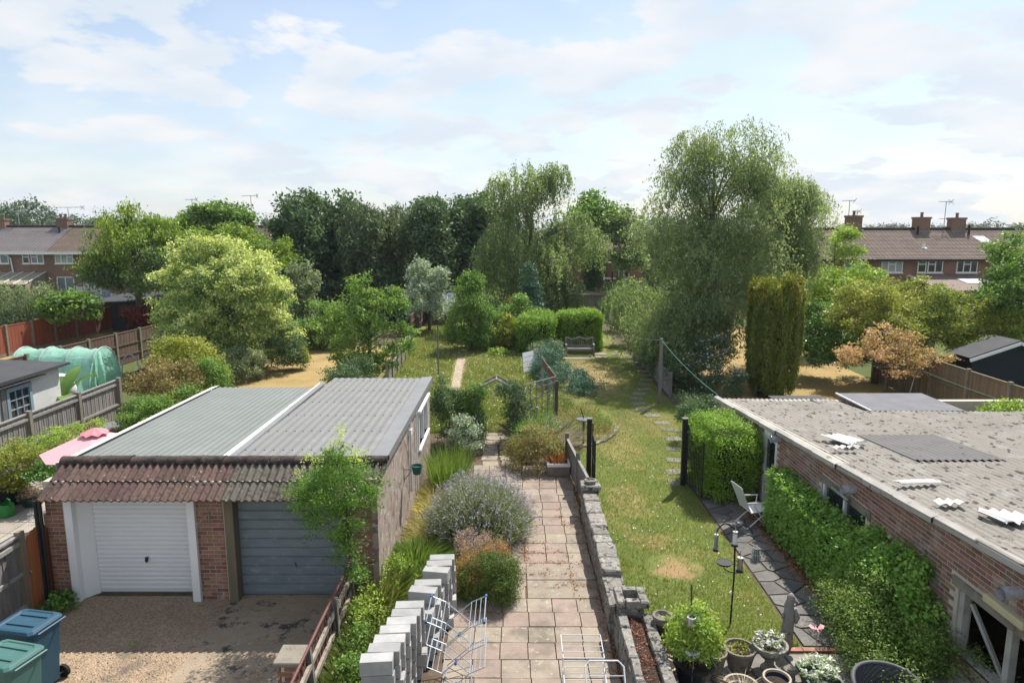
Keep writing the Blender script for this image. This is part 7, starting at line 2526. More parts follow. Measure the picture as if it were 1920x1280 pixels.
plant('leafy_shrub', 'small golden bush beside the straw coloured lawn', 'shrub', [blob(545, 578, 650, 688, 33)], 2500, .09, MT['lf_yellow'], 10, .12, .3, .1)
plant('young_tree', 'slim pale green conical tree right of the pale topped tree', TREE, [blob(535, 600, 545, 640, 42), blob(545, 590, 492, 570, 42), blob(552, 580, 488, 530, 42)], 8000, .17, MT['lf_greygreen'], 10, .3, .3, .25, .5, .4, trunk=.12, nl=8)
plant('leafy_shrub', 'grey green bushy growth between slim conical tree and young tree', 'shrub', [blob(580, 640, 560, 640, 40), blob(540, 610, 600, 670, 38), blob(600, 650, 575, 660, 39)], 10000, .15, MT['lf_mid'], 10, .28, .3, .2)
plant('fruit_tree', 'open branched young fruit tree behind the grey garage roof', TREE,
      [blob(610, 690, 590, 680, 29.5), blob(660, 745, 560, 640, 29.5), blob(650, 700, 520, 590, 29.8), blob(715, 772, 600, 675, 29.3), blob(630, 700, 640, 715, 29), blob(690, 740, 650, 710, 29.6), blob(700, 765, 545, 580, 29.8), blob(620, 660, 560, 610, 30)],
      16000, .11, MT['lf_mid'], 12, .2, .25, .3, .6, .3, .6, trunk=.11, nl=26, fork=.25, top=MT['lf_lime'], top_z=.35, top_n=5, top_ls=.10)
plant('leafy_shrub', 'rose bush leaning over the back corner of the green garage roof', 'shrub', [blob(612, 680, 682, 725, 24), blob(640, 700, 670, 715, 25)], 6000, .075, MT['lf_dark'], 9, .16, .3, .25)
plant('banana_plant', 'banana plant with broad split leaves beside the white outhouse', 'plant', [blob(108, 122, 700, 745, 23)], 10, .05, MT['lf_banana'])
bo = [o for o in bpy.data.objects if o.name == 'banana_plant'][0]
for k, (a, l, up) in enumerate(((2.2, 1.5, 1.4), (3.6, 1.3, .4), (.5, 1.2, 1.6), (-.9, 1.5, .6), (4.6, 1.5, .15), (1.5, 1.2, 1.8), (5.4, 1.3, .9))):
    b = MB()
    base = Vector((bo.location.x, bo.location.y, 1.0))
    hd_ = Vector((math.cos(a), math.sin(a), 0))
    sd2 = Vector((-math.sin(a), math.cos(a), 0))
    pts = []
    for i in range(9):
        u = i / 8
        pts.append(base + hd_ * l * u * (.9) + Vector((0, 0, up * u - 0.9 * u * u)))
    for i, p in enumerate(pts):
        w_ = .24 * math.sin(math.pi * min(1, .08 + .92 * i / 8)) ** .6
        b.add([p - sd2 * w_ + Vector((0, 0, .06)), p, p + sd2 * w_ + Vector((0, 0, .06))], [])
    b.f = [[3 * i + j, 3 * i + j + 1, 3 * i + 4 + j, 3 * i + 3 + j] for i in range(8) for j in (0, 1)]
    lf_ = b.build('leaf', MT['lf_banana'], bo, smooth=True)
    at_ = lf_.data.attributes.new('tint', 'FLOAT', 'POINT')
    at_.data.foreach_set('value', [.3 + .08 * k] * len(lf_.data.vertices))
MB().tube([(bo.location.x, bo.location.y, 0), (bo.location.x, bo.location.y, 1.1)], .1, 8).build('trunk', MT['lf_banana'], bo)
plant('potted_maple', 'yellow green maple spreading over the huge black tub', 'shrub', [blob(-30, 60, 835, 905, 16.2), blob(30, 96, 835, 885, 16.4), blob(-20, 40, 870, 925, 16)], 9000, .055, MT['lf_yellow'], 10, .12, .3, .22, .7, .4, .5, trunk=.04, nl=8, zmin=.5)
plant('leafy_plant', 'bright green leaves in front of the tall black pot', 'plant', [blob(60, 105, 868, 905, 16)], 1800, .07, MT['lf_laurel'], 8, .1, zmin=.1)
plant('heather_plant', 'heathery low plants in the small dark pot', 'plant', [blob(36, 72, 912, 938, 16.1)], 1300, .04, MT['lf_heather'], 9, .06, axis='up', zmin=.2)
plant('flower_border', 'strip of garden flowers along the foot of the silvery grey fence', 'flowers', [blob(75, 150, 800, 845, 17.3), blob(130, 190, 790, 815, 18.5), blob(10, 90, 825, 860, 16.8)], 5000, .05, MT['lf_lime'], 9, .1, .3, .3, zmin=.02)
plant('lavender', 'little lavender plant against the orange gate post', 'plant', [blob(60, 88, 950, 990, 12.6)], 900, .03, MT['fl_lavender'], 8, .06, axis='up', aspect=.3)
plant('weed', 'bright green weed growing at the foot of the white garage door', 'weed', [(-8.2, 11.45, .14, .22, .18, .17), (-8.05, 11.4, .08, .15, .12, .1)], 900, .06, MT['lf_laurel'], 7, .07, .3, .2, .9, .3, .5, aspect=.75)
plant('weed', 'tiny green weed on the gravel in front of the white door', 'weed', [(-6.25, 10.35, .05, .07, .05, .06)], 60, .05, MT['lf_lime'], 6, .03, axis='up', aspect=.25)
# ---- dark belt
belt = [('dark_conifer', 'dark fluffy tree at the left end of the dark belt', [(528, 600, 372, 480), (520, 580, 400, 560), (560, 625, 395, 560)], 'lf_dark', None),
        ('dark_conifer', 'dark tree with two pointed tops in the left part of the belt', [(590, 650, 378, 480), (600, 660, 430, 570), (638, 668, 370, 440), (560, 680, 470, 575)], 'lf_dark', None),
        ('weeping_cypress', 'weeping cypress with hanging sprays left of centre in the belt', [(655, 690, 390, 480), (680, 715, 396, 480), (650, 715, 430, 560), (664, 674, 366, 430), (684, 693, 374, 430), (700, 709, 384, 440)], 'lf_cypress', 1.3),
        ('weeping_cypress', 'taller weeping cypress with drooping pointed leader in the belt', [(708, 718, 374, 450), (736, 750, 370, 450), (725, 768, 395, 480), (710, 775, 430, 570), (760, 772, 384, 440)], 'lf_cypress', 1.4),
        ('dark_conifer', 'dense dark green rounded conifer right of the weeping cypresses', [(765, 850, 384, 480), (780, 880, 410, 560), (800, 830, 376, 430)], 'lf_dark', None),
        ('dark_conifer', 'slender pair of dark conifers left of the tall weeping birch', [(850, 892, 395, 480), (880, 930, 390, 480), (850, 930, 440, 570), (925, 950, 390, 470), (862, 874, 372, 430), (900, 914, 366, 430), (884, 894, 378, 430)], 'lf_dark', None)]
for i, (nm, lb, bl, m, wp) in enumerate(belt):
    Y = 55 + (i % 2) * 2.5
    plant(nm, lb, TREE, [blob(*b_, Y, 3.0) for b_ in bl], 20000 if wp else 19000, .26 if wp else .34, MT[m], 26 if wp else 11, .55, .35, .24, .4, .5, .8, 'down' if wp else 'rand', .35 if wp else .5, weep=wp * 1.3 if wp else 0, wander=.1, rb=.55 if wp else None, trunk=.25, nl=6)
plant('shade_shrub', 'deep shaded undergrowth at the foot of the dark belt', 'shrub', [blob(530, 640, 520, 600, 52), blob(620, 720, 520, 600, 53), blob(760, 850, 510, 600, 53), blob(680, 770, 500, 590, 54)], 9000, .25, MT['lf_dark'], 10, .5, .3, .2)
plant('silver_tree', 'small silver grey leaved tree in front of the dark belt', TREE, [blob(768, 812, 475, 560, 46), blob(760, 840, 520, 600, 46), blob(800, 838, 500, 560, 46)], 8500, .17, MT['lf_silver'], 9, .25, .3, .28, .5, .4, trunk=.1, nl=14)
plant('conifer_bush', 'bushy pyramidal conifer in the meadow', TREE, [blob(838, 925, 570, 665, 38.5), blob(850, 915, 530, 600, 38.5), blob(868, 900, 508, 560, 38.5)], 19000, .14, MT['lf_mid'], 11, .22, .3, .2, .5, .5, .7, 'up', .45, dens=1.5, trunk=.1, nl=4)
plant('mixed_shrub', 'mixed green and yellow shrub mass between bushy conifer and clipped hedge', 'shrub', [blob(900, 965, 585, 660, 40), blob(930, 1000, 560, 640, 41), blob(905, 950, 570, 620, 42)], 14000, .15, MT['lf_mid'], 10, .26, .3, .22, dens=1.5)
plant('yellow_shrub', 'yellow leaved shrub beside the little blue fir', 'shrub', [blob(925, 985, 590, 650, 39), blob(950, 975, 555, 600, 42)], 5000, .13, MT['lf_yellow'], 10, .24, .3, .2)
plant('blue_fir', 'small pointed bluish fir tree above the clipped hedge', TREE, [blob(970, 1016, 545, 590, 43), blob(976, 1008, 515, 565, 43), blob(983, 1000, 492, 530, 43)], 9000, .15, MT['lf_blue'], 10, .2, .3, .2, .3, .7, .5, 'out', .35, trunk=.08, nl=2)
plant('weeping_spruce', 'dark weeping conifer hanging over the end of the grey shed', TREE, [blob(1010, 1065, 530, 590, 46), blob(1040, 1090, 510, 590, 46.5)], 7000, .17, MT['lf_cypress'], 14, .3, .3, .2, .3, .5, .7, 'down', .3, weep=1.0)
# ---- weeping birch and neighbours
plant('weeping_birch', 'tall weeping birch with hanging curtains of leaves at the centre', TREE,
      [blob(912, 975, 305, 375, 48), blob(950, 1025, 298, 360, 48), blob(1015, 1075, 305, 345, 48), blob(935, 1020, 340, 430, 48), blob(920, 1050, 400, 500, 47.5), blob(900, 960, 430, 540, 47), blob(960, 1060, 450, 560, 47), blob(1030, 1118, 400, 480, 49)],
      58000, .17, MT['lf_birch2'], 30, .34, .3, .34, .3, .5, .8, 'down', .45, weep=2.5, wander=.3, rb=.75, trunk=.26, nl=14, fork=.3, bark=MT['bark_pale'])
plant('sycamore_tree', 'broadleaf tree with twiggy top right of the weeping birch', TREE, [blob(1070, 1150, 372, 440, 57), blob(1100, 1170, 390, 450, 57), blob(1085, 1125, 360, 400, 57)], 5000, .30, MT['lf_mid'], 6, .5, .2, .35, .6, .4, trunk=.3, nl=22, fork=.4)
plant('ivy_clad_tree', 'ivy clad tree trunk standing in front of the brick house', TREE, [blob(1095, 1112, 470, 555, 56), blob(1112, 1135, 490, 545, 56)], 2600, .22, MT['lf_dark'], 9, .3, .2, .2)
plant('light_tree', 'light green tree between brick house and big birch', TREE, [blob(1140, 1200, 400, 470, 55), blob(1150, 1210, 450, 520, 54)], 5000, .26, MT['lf_birch2'], 8, .45, .25, .3, trunk=.15, nl=12)
plant('laurel_bush', 'low yellow green bushes right of the grey shed', 'shrub', [blob(1140, 1200, 520, 570, 52), blob(1138, 1190, 560, 600, 46)], 6000, .17, MT['lf_mid'], 10, .3, .3, .2)
plant('big_birch', 'huge airy birch with grey green foliage and visible pale limbs', TREE,
      [blob(1245, 1330, 245, 330, 33), blob(1300, 1430, 232, 330, 33), blob(1380, 1452, 270, 370, 33.3), blob(1222, 1300, 305, 385, 32.8), blob(1218, 1275, 360, 410, 32.5), blob(1290, 1400, 300, 380, 32.6),
       blob(1235, 1320, 300, 410, 33), blob(1400, 1490, 335, 440, 33.6), blob(1260, 1440, 380, 470, 33), blob(1320, 1420, 250, 350, 33), blob(1360, 1450, 330, 430, 32), blob(1220, 1290, 405, 470, 32), blob(1255, 1340, 430, 520, 31.5), blob(1330, 1450, 420, 520, 31.8), blob(1380, 1460, 480, 570, 31.5), blob(1270, 1380, 500, 590, 31)],
      104000, .125, MT['lf_birch'], 22, .36, .35, .42, .3, .5, .8, 'down', .4, weep=1.3, wander=.4, rb=.62, trunk=.22, nl=17, fork=.3, bark=MT['bark_pale'], base=(9.3, 33, 0))
plant('big_birch', 'second airy birch close on the right of the huge birch', TREE,
      [blob(1440, 1520, 328, 400, 35), blob(1475, 1550, 350, 430, 35), blob(1430, 1510, 400, 490, 34.5), blob(1480, 1540, 420, 500, 34.8), blob(1410, 1500, 470, 560, 34)],
      38000, .13, MT['lf_birch'], 22, .36, .3, .4, .3, .5, .8, 'down', .4, weep=1.3, wander=.4, rb=.6, trunk=.2, nl=10, fork=.3, bark=MT['bark_pale'])
plant('drooping_birch', 'dark drooping birch branches hanging over the end of the lawn', TREE,
      [blob(1150, 1240, 520, 590, 36), blob(1180, 1290, 560, 640, 33), blob(1230, 1330, 540, 630, 31.5), blob(1290, 1380, 560, 650, 30.5), blob(1150, 1210, 570, 620, 40), blob(1210, 1300, 600, 670, 30.5)],
      44000, .13, MT['lf_birch2'], 20, .35, .25, .2, .3, .5, .8, 'down', .4, weep=1.0, wander=.25, trunk=.12, nl=10)
plant('leafy_shrub', 'shaded bush with scattered white violet flowers by the right lawn edge', 'shrub', [blob(1285, 1345, 660, 735, 28), blob(1320, 1390, 680, 745, 27), blob(1300, 1370, 630, 690, 29)], 12000, .08, MT['lf_dark'], 10, .17, .3, .2, top=MT['fl_violet'], top_z=.45, top_n=1, top_ls=.11)
plant('leafy_shrub', 'low plants in the shade behind the outbuilding corner', 'shrub', [blob(1290, 1350, 745, 775, 22.5), blob(1270, 1310, 755, 785, 21.5)], 4000, .07, MT['lf_dark'], 9, .14)
for i, (x0_, x1_, y0_, Y, m_, lb) in enumerate(((890, 960, 418, 66, 'lf_dark', 'dark tree filling the gap behind the weeping birch on its left'), (1040, 1090, 420, 70, 'lf_mid', 'mid green tree behind the weeping birch on its right'), (1160, 1240, 425, 68, 'lf_birch2', 'green tree just left of the huge birch, far behind'),
        (1230, 1330, 428, 70, 'lf_mid', 'green tree behind the trunk of the huge birch'), (1330, 1430, 432, 66, 'lf_dark', 'dark green tree behind the right half of the huge birch'), (1420, 1510, 430, 64, 'lf_mid', 'green tree behind the second birch'), (1490, 1575, 440, 58, 'lf_dark', 'dark tree at the left end of the red brick terrace'))):
    plant('hedgerow_tree', lb, TREE, [blob(x0_, x1_, y0_, y0_ + 70, Y), blob(x0_ - 10, x1_ + 10, y0_ + 45, y0_ + 130, Y)], 5000, .36, MT[m_], 9, .6, .3, .2)
plant('shade_shrub', 'dark low shrubs in the shade between clothes post and big birch', 'shrub', [blob(1250, 1310, 640, 720, 29.5), blob(1240, 1290, 660, 735, 28), (7.2, 31, .6, .8, 2.5, .9), (7.0, 34.5, .7, .7, 2.0, 1.0), (6.9, 25.2, .3, .4, 1.6, .4)], 12000, .10, MT['lf_dark'], 10, .22, .3, .2)
# ---- right
o_ = thing('columnar_yew', 'tall golden green columnar yew in front of the straw coloured lawn', 'tree', (10.75, 27.3, 0))
yx, yy_, yr, yh = 10.68, 27.5, .95, 4.75
n = 5200
a = rng.uniform(0, 6.283, n)
z = rng.uniform(.05, 1, n) ** .85
rr = yr * (.78 + .25 * np.sin(np.minimum(z * 1.2, 1) * 2.2)) * (1 + .07 * np.sin(a * 11) + .035 * np.sin(a * 23 + 1) * (z > .2))
topz = yh * (.93 + .05 * np.sin(a * 5 + 1) + .04 * np.sin(a * 9))
P = np.stack([yx + np.cos(a) * rr, yy_ + np.sin(a) * rr, z * topz], 1)
cap_ = rng.random(n) < .16
P[cap_, 0] = yx + (P[cap_, 0] - yx) * np.sqrt(rng.random(cap_.sum()))
P[cap_, 1] = yy_ + (P[cap_, 1] - yy_) * np.sqrt(rng.random(cap_.sum()))
P[cap_, 2] = topz[cap_] * rng.uniform(.94, 1.02, cap_.sum())
D = norm(np.stack([np.cos(a), np.sin(a), np.full(n, .25)], 1))
C, Q, tn = clump_leaves(P, D, 9, .09, .13, .1, .9, 2.2, 'up', .3)
leaf_part('crown', Q, tn, MT['lf_yew'], o_)
k = P[:, 2] > yh * (.87 + .08 * np.sin(a * 9 + 2))
C, Q, tn = clump_leaves(P[k] + D[k] * .05, D[k], 7, .09, .13, .1, .8, 2.0, 'up', .25)
leaf_part('sprays', Q, tn, MT['lf_yew_tip'], o_)
MB().tube([(yx, yy_, 0), (yx, yy_, yh * .9)], [.55, .35], 10).build('trunk', MT['twig'], o_)
plant('light_tree', 'light green bush tree right of the second birch', TREE, [blob(1500, 1570, 500, 590, 38), blob(1545, 1645, 492, 575, 38), blob(1560, 1610, 425, 500, 44), blob(1500, 1560, 560, 620, 36)], 14000, .16, MT['lf_lime'], 10, .3, .3, .22, trunk=.12, nl=10)
plant('laurel_bush', 'glossy dark green laurel bank right of the columnar yew', 'shrub', [blob(1485, 1570, 590, 690, 31), blob(1540, 1630, 600, 690, 30.5), blob(1500, 1560, 570, 620, 32), blob(1590, 1680, 610, 680, 31)], 15000, .13, MT['lf_laurel'], 9, .22, .25, .15, .5, .6)
plant('acer', 'wide dome of olive yellow foliage in front of the red brick terrace', TREE, [blob(1575, 1690, 532, 625, 30), blob(1640, 1760, 520, 610, 31), blob(1560, 1640, 570, 630, 29.5), blob(1620, 1720, 575, 640, 29)], 24000, .105, MT['lf_yellow'], 12, .22, .28, .2, .7, .4, .5, trunk=.12, nl=16)
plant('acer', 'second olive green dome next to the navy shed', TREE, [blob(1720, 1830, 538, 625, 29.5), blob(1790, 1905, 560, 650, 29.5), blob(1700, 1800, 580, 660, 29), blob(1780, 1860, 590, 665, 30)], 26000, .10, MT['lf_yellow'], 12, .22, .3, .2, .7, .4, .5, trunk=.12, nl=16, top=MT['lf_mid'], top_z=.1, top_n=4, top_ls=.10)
plant('japanese_maple', 'pink and bronze leaved japanese maple in front of the tan fence', TREE, [blob(1582, 1670, 640, 692, 26.5), blob(1620, 1720, 608, 662, 27), blob(1690, 1762, 650, 700, 26.5), blob(1640, 1720, 655, 705, 26)], 7800, .10, MT['lf_maple'], 11, .2, .25, .3, .9, .3, .3, trunk=.08, nl=26, fork=.2, base=(15.0, 26.8, 0), bark=MT['bark_pale'])
plant('edge_tree', 'fresh green tree cut by the right picture edge', TREE, [blob(1840, 1925, 500, 590, 29), blob(1870, 1960, 430, 520, 30), blob(1870, 1990, 470, 600, 29), blob(1880, 1960, 560, 650, 30)], 16000, .13, MT['lf_mid'], 10, .26, .28, .24, trunk=.15, nl=12)
plant('edge_shrub', 'leafy plant peeping over the corrugated roof at the right edge', 'shrub', [blob(1862, 1930, 752, 790, 18.7), blob(1840, 1890, 758, 785, 18.8)], 1800, .08, MT['lf_lime'], 8, .14, zmin=.6, base=(13.5, 18.8, 0))
# hedges
hedge('ivy_hedge', 'long clipped ivy hedge running against the brick outbuilding', 'hedge', (5.88, 6.30, 10.2, 15.1, 0, 1.43), 38000, .056, MT['lf_ivy'], 8, .08, 'flrt', up=.5, out=.9, aspect=.85, rnd=.10, wave=.03, core=MT['twig'], inset=.15)
plant('wall_ivy', 'dark ivy climbing the brick wall at the near end of the hedge', 'ivy', [(6.18, 10.0, 1.35, .24, .8, .5), (6.1, 9.9, .8, .36, .85, .8), (6.25, 10.9, 1.25, .2, .6, .4)], 13000, .06, MT['lf_ivy'], 8, .12, .2, .15, .3, 1.0, .9, aspect=.85)
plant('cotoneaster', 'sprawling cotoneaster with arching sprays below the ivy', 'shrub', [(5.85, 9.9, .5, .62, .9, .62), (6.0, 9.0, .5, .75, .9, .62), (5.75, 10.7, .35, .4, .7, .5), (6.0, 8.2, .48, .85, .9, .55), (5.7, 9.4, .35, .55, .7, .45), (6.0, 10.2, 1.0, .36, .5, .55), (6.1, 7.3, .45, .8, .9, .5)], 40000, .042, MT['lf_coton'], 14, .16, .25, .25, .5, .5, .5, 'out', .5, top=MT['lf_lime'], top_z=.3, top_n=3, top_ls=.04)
hedge('tall_hedge', 'tall block of feathery bright green hedge behind the iron gate', 'hedge', (4.95, 6.15, 16.2, 18.6, 0, 1.86), 30000, .062, MT['lf_lonicera'], 10, .13, 'flrtb', up=.5, out=.6, aspect=.5, rnd=.25, wave=.09, core=MT['twig'], inset=.25, axis='out')
hx0, hx1 = V(1045, 640, 38.6)[0], V(1126, 640, 38.6)[0]
hedge('clipped_hedge', 'square clipped conifer hedge behind the garden bench', 'hedge', (hx0, hx1, 38.0, 40.0, 0, 2.12), 22000, .11, MT['lf_hedge'], 9, .13, 'flrt', up=.5, out=.6, aspect=.35, rnd=.15, wave=.06, core=MT['twig'], inset=.2, axis='up')
hx0, hx1 = V(972, 640, 38)[0], V(1040, 640, 38)[0]
hedge('clipped_hedge', 'feathery bright green conifer block left of the square hedge', 'hedge', (hx0, hx1, 37.2, 39.6, 0, 2.0), 17000, .12, MT['lf_hedge'], 9, .16, 'flrt', up=.6, out=.6, aspect=.3, rnd=.4, wave=.12, core=MT['twig'], inset=.3, axis='up')
plant('blue_juniper', 'spreading blue green juniper flowing down to the lawn', 'shrub', [(2.25, 29.5, .3, 1.0, 1.8, .5), (2.95, 28.6, .2, .75, 1.1, .3), (1.65, 31.5, .5, .7, 1.3, .7), (1.75, 33.4, .6, .7, 1.0, .75), (3.3, 27.8, .15, .5, .7, .22)], 26000, .085, MT['lf_blue'], 11, .16, .25, .2, .5, .5, .5, 'out', .4)
plant('round_shrub', 'small brownish olive dome shrub among the junipers', 'shrub', [blob(1022, 1045, 668, 690, 32)], 2000, .075, MT['lf_brown'], 9, .1)
plant('leafy_shrub', 'grey green bush beside the garden bench', 'shrub', [blob(1028, 1055, 640, 680, 34.5), blob(995, 1030, 640, 670, 36)], 3500, .09, MT['lf_greygreen'], 9, .16)
plant('sapling', 'small lime green sapling in the meadow', 'sapling', [blob(922, 950, 650, 672, 37), blob(930, 942, 655, 690, 36.8)], 500, .13, MT['lf_lime'], 6, .16, trunk=.02, nl=4)
# ---- our garden
plant('climber', 'dense dark climber covering the trellis between garage and arch', 'climber', [(-2.0, 21.2, .75, .55, .5, .8), (-1.5, 21.3, .65, .45, .45, .75), (-2.25, 20.9, 1.3, .3, .4, .5), (-1.15, 21.3, .7, .22, .4, .75), (-1.85, 21.4, 1.5, .35, .35, .25), (-2.2, 20.7, 1.9, .16, .25, .35), (-1.4, 20.8, .4, .5, .5, .4)], 17000, .06, MT['lf_dark'], 10, .14, .3, .4, .6, .5, top=MT['lf_mid'], top_z=.2, top_n=3, top_ls=.06)
plant('climber', 'ivy clothing the right leg and shoulder of the rustic arch', 'climber', [(.18, 21.4, .8, .34, .48, .9), (.05, 21.4, 1.72, .42, .45, .34), (-.25, 21.4, 1.85, .3, .42, .2)], 11000, .055, MT['lf_dark'], 10, .12, .25, .25, weep=.25)
plant('variegated_shrub', 'pale variegated shrub in front of the dark climber', 'shrub', [(-1.55, 20.3, .62, .42, .4, .6), (-1.25, 20.1, .38, .35, .35, .4)], 4200, .06, MT['lf_silver'], 9, .12, .3, .22)
plant('brown_shrub', 'sun scorched brown and green shrub right of the path by the arch', 'shrub', [(.62, 18.9, .55, .75, .7, .62), (1.1, 19.2, .5, .45, .5, .5), (.25, 19.3, .4, .4, .5, .42)], 11000, .055, MT['lf_brown'], 10, .13, .3, .22, top=MT['lf_mid'], top_z=.0, top_n=2, top_ls=.055)
tuft('dead_vine', 'tangle of bare grey stems below the trellis', 'vine', (1.0, 21.0), .75, 900, 1.15, .012, MT['deadwood'], 1.2, .6)
plant('perennial_bed', 'mixed dry perennials inside the stone edged round bed', 'flowers', [(2.2, 22.6, .25, .9, 1.2, .45), (2.9, 22.0, .2, .6, .7, .35), (1.9, 24.6, .25, .5, 1.2, .4), (2.6, 24.2, .2, .5, .8, .35), (1.6, 21.0, .22, .35, .5, .35)], 9000, .055, MT['lf_brown'], 9, .14, .3, .3, axis='up', aspect=.35, top=MT['lf_mid'], top_z=.1, top_n=4, top_ls=.06)
plant('heather', 'greyish pink heather mound near the dark table stand', 'shrub', [(1.95, 20.7, .2, .35, .3, .28), (1.55, 23.0, .2, .4, .35, .3)], 2600, .035, MT['lf_heather'], 9, .08, axis='up', aspect=.3)
tuft('tall_grass', 'tall bright green reedy plant behind the lavender', 'grass', (-1.72, 17.6), .45, 900, 1.15, .013, MT['stem_green'], .25, .15, ry=.8)
lv = tuft('lavender', 'huge grey green lavender bush in full flower beside the path', 'lavender', (-.75, 14.5), .62, 3600, .98, .012, MT['lf_lavender'], 1.1, .2)
LC = np.array([-.75, 14.5, 0.0])
n = 3600
d = unit(n)
d[:, 2] = np.abs(d[:, 2])
B_ = LC + d * np.array([.9, .85, .92])
bd_ = norm(d + np.array([0, 0, .55]) + rng.normal(size=(n, 3)) * .18)
link('stalks', blade_mesh('stalks', B_, bd_, rng.uniform(.28, .62, n), .011, MT['lf_lavender'], rng.uniform(.2, 1, n), .1), lv, (0, 0, 0))
P = B_ + bd_ * rng.uniform(.25, .58, n)[:, None]; P = LC + (P - LC) * lumps(d * 1.5, 4, .06)[:, None]
C, Q, tn = clump_leaves(P[::2], d[::2], 4, .05, .065, .2, .2, 1.5, 'out', .24)
leaf_part('flower_spikes', Q, tn, MT['fl_lavender'], lv)
P2 = LC + d * np.array([1.05, 1.0, 1.1]) * rng.uniform(.55, .95, n)[:, None]
C, Q, tn = clump_leaves(P2, d, 5, .07, .075, .2, .2, 1.2, 'out', .22)
leaf_part('foliage', Q, tn, MT['lf_lavender'], lv)
plant('heather_bush', 'dome of dark green heather with rusty patches beside the blocks', 'shrub', [(-.28, 11.75, .45, .42, .42, .48), (-.62, 11.85, .38, .35, .4, .42)], 30000, .036, MT['lf_erica'], 11, .06, .25, .08, up=.6, out=.5, squash=1.0, axis='up', aspect=.3, dens=3.0, rb=.12)
plant('heather_bush', 'rust brown heather mound between blocks and dark green dome', 'shrub', [(-.85, 12.1, .38, .4, .4, .42), (-.3, 12.45, .42, .4, .35, .42)], 14000, .032, MT['lf_rust'], 11, .08, .25, .18, .6, .5, 1.0, 'up', .3, top=MT['lf_mid'], top_z=.0, top_n=4, top_ls=.032)
plant('heather_bush', 'dusty pink grey faded heather behind the dark green dome', 'shrub', [(-.5, 12.8, .55, .32, .28, .3), (-.85, 12.75, .6, .28, .25, .3)], 6000, .03, MT['lf_heather'], 11, .06, .25, .1, .6, .5, 1.0, 'up', .28)
rob = plant('sapling_tree', 'feathery bright green young tree in front of the grey garage door', TREE, [(-3.0, 11.05, 2.55, .48, .48, .34), (-3.45, 11.1, 2.3, .40, .42, .32), (-2.55, 11.0, 2.5, .36, .40, .36), (-3.05, 10.95, 2.0, .46, .38, .34), (-2.85, 11.0, 1.5, .26, .28, .40), (-2.95, 11.1, 2.98, .2, .22, .26), (-2.75, 11.0, 1.05, .16, .2, .3)], 15000, .05, MT['lf_robinia'], 14, .12, .35, .3, .5, .4, .45, 'out', .4, trunk=.03, nl=28, fork=.3, base=(-2.75, 11.1, 0), bark=MT['bark'], wander=.1)
Pt = np.array([(-2.9, 11.1, 3.25), (-2.87, 11.12, 3.4), (-2.85, 11.1, 3.55), (-3.3, 11.2, 2.9), (-3.45, 11.2, 2.95), (-2.55, 11.0, 3.0), (-2.53, 11.0, 3.12), (-3.05, 11.15, 3.1), (-2.7, 11.1, 3.1), (-3.65, 11.15, 2.65)])
Pt = np.repeat(Pt, 4, axis=0) + rng.normal(0, .05, (40, 3))
C, Q, tn = clump_leaves(Pt, np.tile([0, 0, 1.0], (40, 1)), 16, .09, .045, .4, .3, .9, 'out', .35)
leaf_part('sprays', Q, tn, MT['lf_robinia_tip'], rob)
tuft('long_grass', 'rank long grass between the picket fence and the blocks', 'grass', (-2.3, 9.4), .5, 7000, .5, .009, MT['grass_long'], .7, .9, ry=2.6)
tuft('long_grass', 'lush grass and weeds at the foot of the feathery young tree', 'grass', (-2.45, 11.7), .42, 2200, .6, .013, MT['grass_meadow'], .7, .7, ry=.7)
plant('weed', 'leafy green weeds in the grass behind the picket fence', 'weed', [(-2.5, 11.0, .35, .3, .6, .35), (-2.3, 12.2, .3, .4, .4, .3)], 2800, .05, MT['lf_lime'], 8, .1, .3, .3)
tuft('yellow_grass', 'yellow green grassy clump below the garage side wall', 'grass', (-1.95, 13.0), .45, 1800, .65, .014, MT['stem_green'], .9, .9)
tuft('dry_grass', 'straw coloured dry grass tuft between garage wall and lavender', 'grass', (-1.75, 14.4), .4, 1300, .5, .010, MT['grass_dry'], 1.0, .9, ry=.9)
tuft('dry_grass', 'dry tufty weeds in the shadow of the garage side wall', 'grass', (-2.0, 16.3), .3, 900, .45, .010, MT['grass_dry'], 1.0, .9, ry=1.2)
tuft('yellow_grass', 'sunny yellow green grass behind the block stack', 'grass', (-1.55, 12.3), .35, 1400, .5, .012, MT['stem_green'], .9, .9, ry=.4)
tuft('dry_weed', 'rust coloured dead weed stalks in the old sink planter', 'weed', (1.25, 18.3), .2, 260, .5, .012, MT['lf_rust'], .5, .3, z0=.32)
tuft('dry_weed', 'brown dead stalks in the cream rimmed pot', 'weed', (3.28, 8.72), .16, 200, .32, .007, MT['deadwood'], 1.4, 1.0, z0=.3)
plant('sedum', 'rust red stonecrop filling the trough of the stone wall', 'plant', [(1.99, 6.6 + k * .48, .53, .11, .28, .05) for k in range(8)], 5200, .025, MT['lf_sedum'], 10, .05, .3, .2, .7, .3, .6, zmin=.45)
plant('potted_shrub', 'glossy green leafy shrub growing in the big black tub', 'shrub', [(2.72, 9.34, .92, .32, .32, .34), (2.60, 9.3, .72, .24, .24, .24), (2.86, 9.32, .74, .24, .24, .24)], 4200, .07, MT['lf_lime'], 8, .09, .4, .15, .6, .5, .7, 'out', .4, trunk=.02, nl=12, zmin=.5, dens=1.6)
plant('pansies', 'pale violet pansies spilling out of the footed stone urn', 'flowers', [(4.02, 9.74, .52, .20, .2, .10)], 420, .035, MT['lf_mid'], 7, .05, top=MT['fl_violet'], top_z=.1, top_n=3, top_ls=.06, zmin=.4)
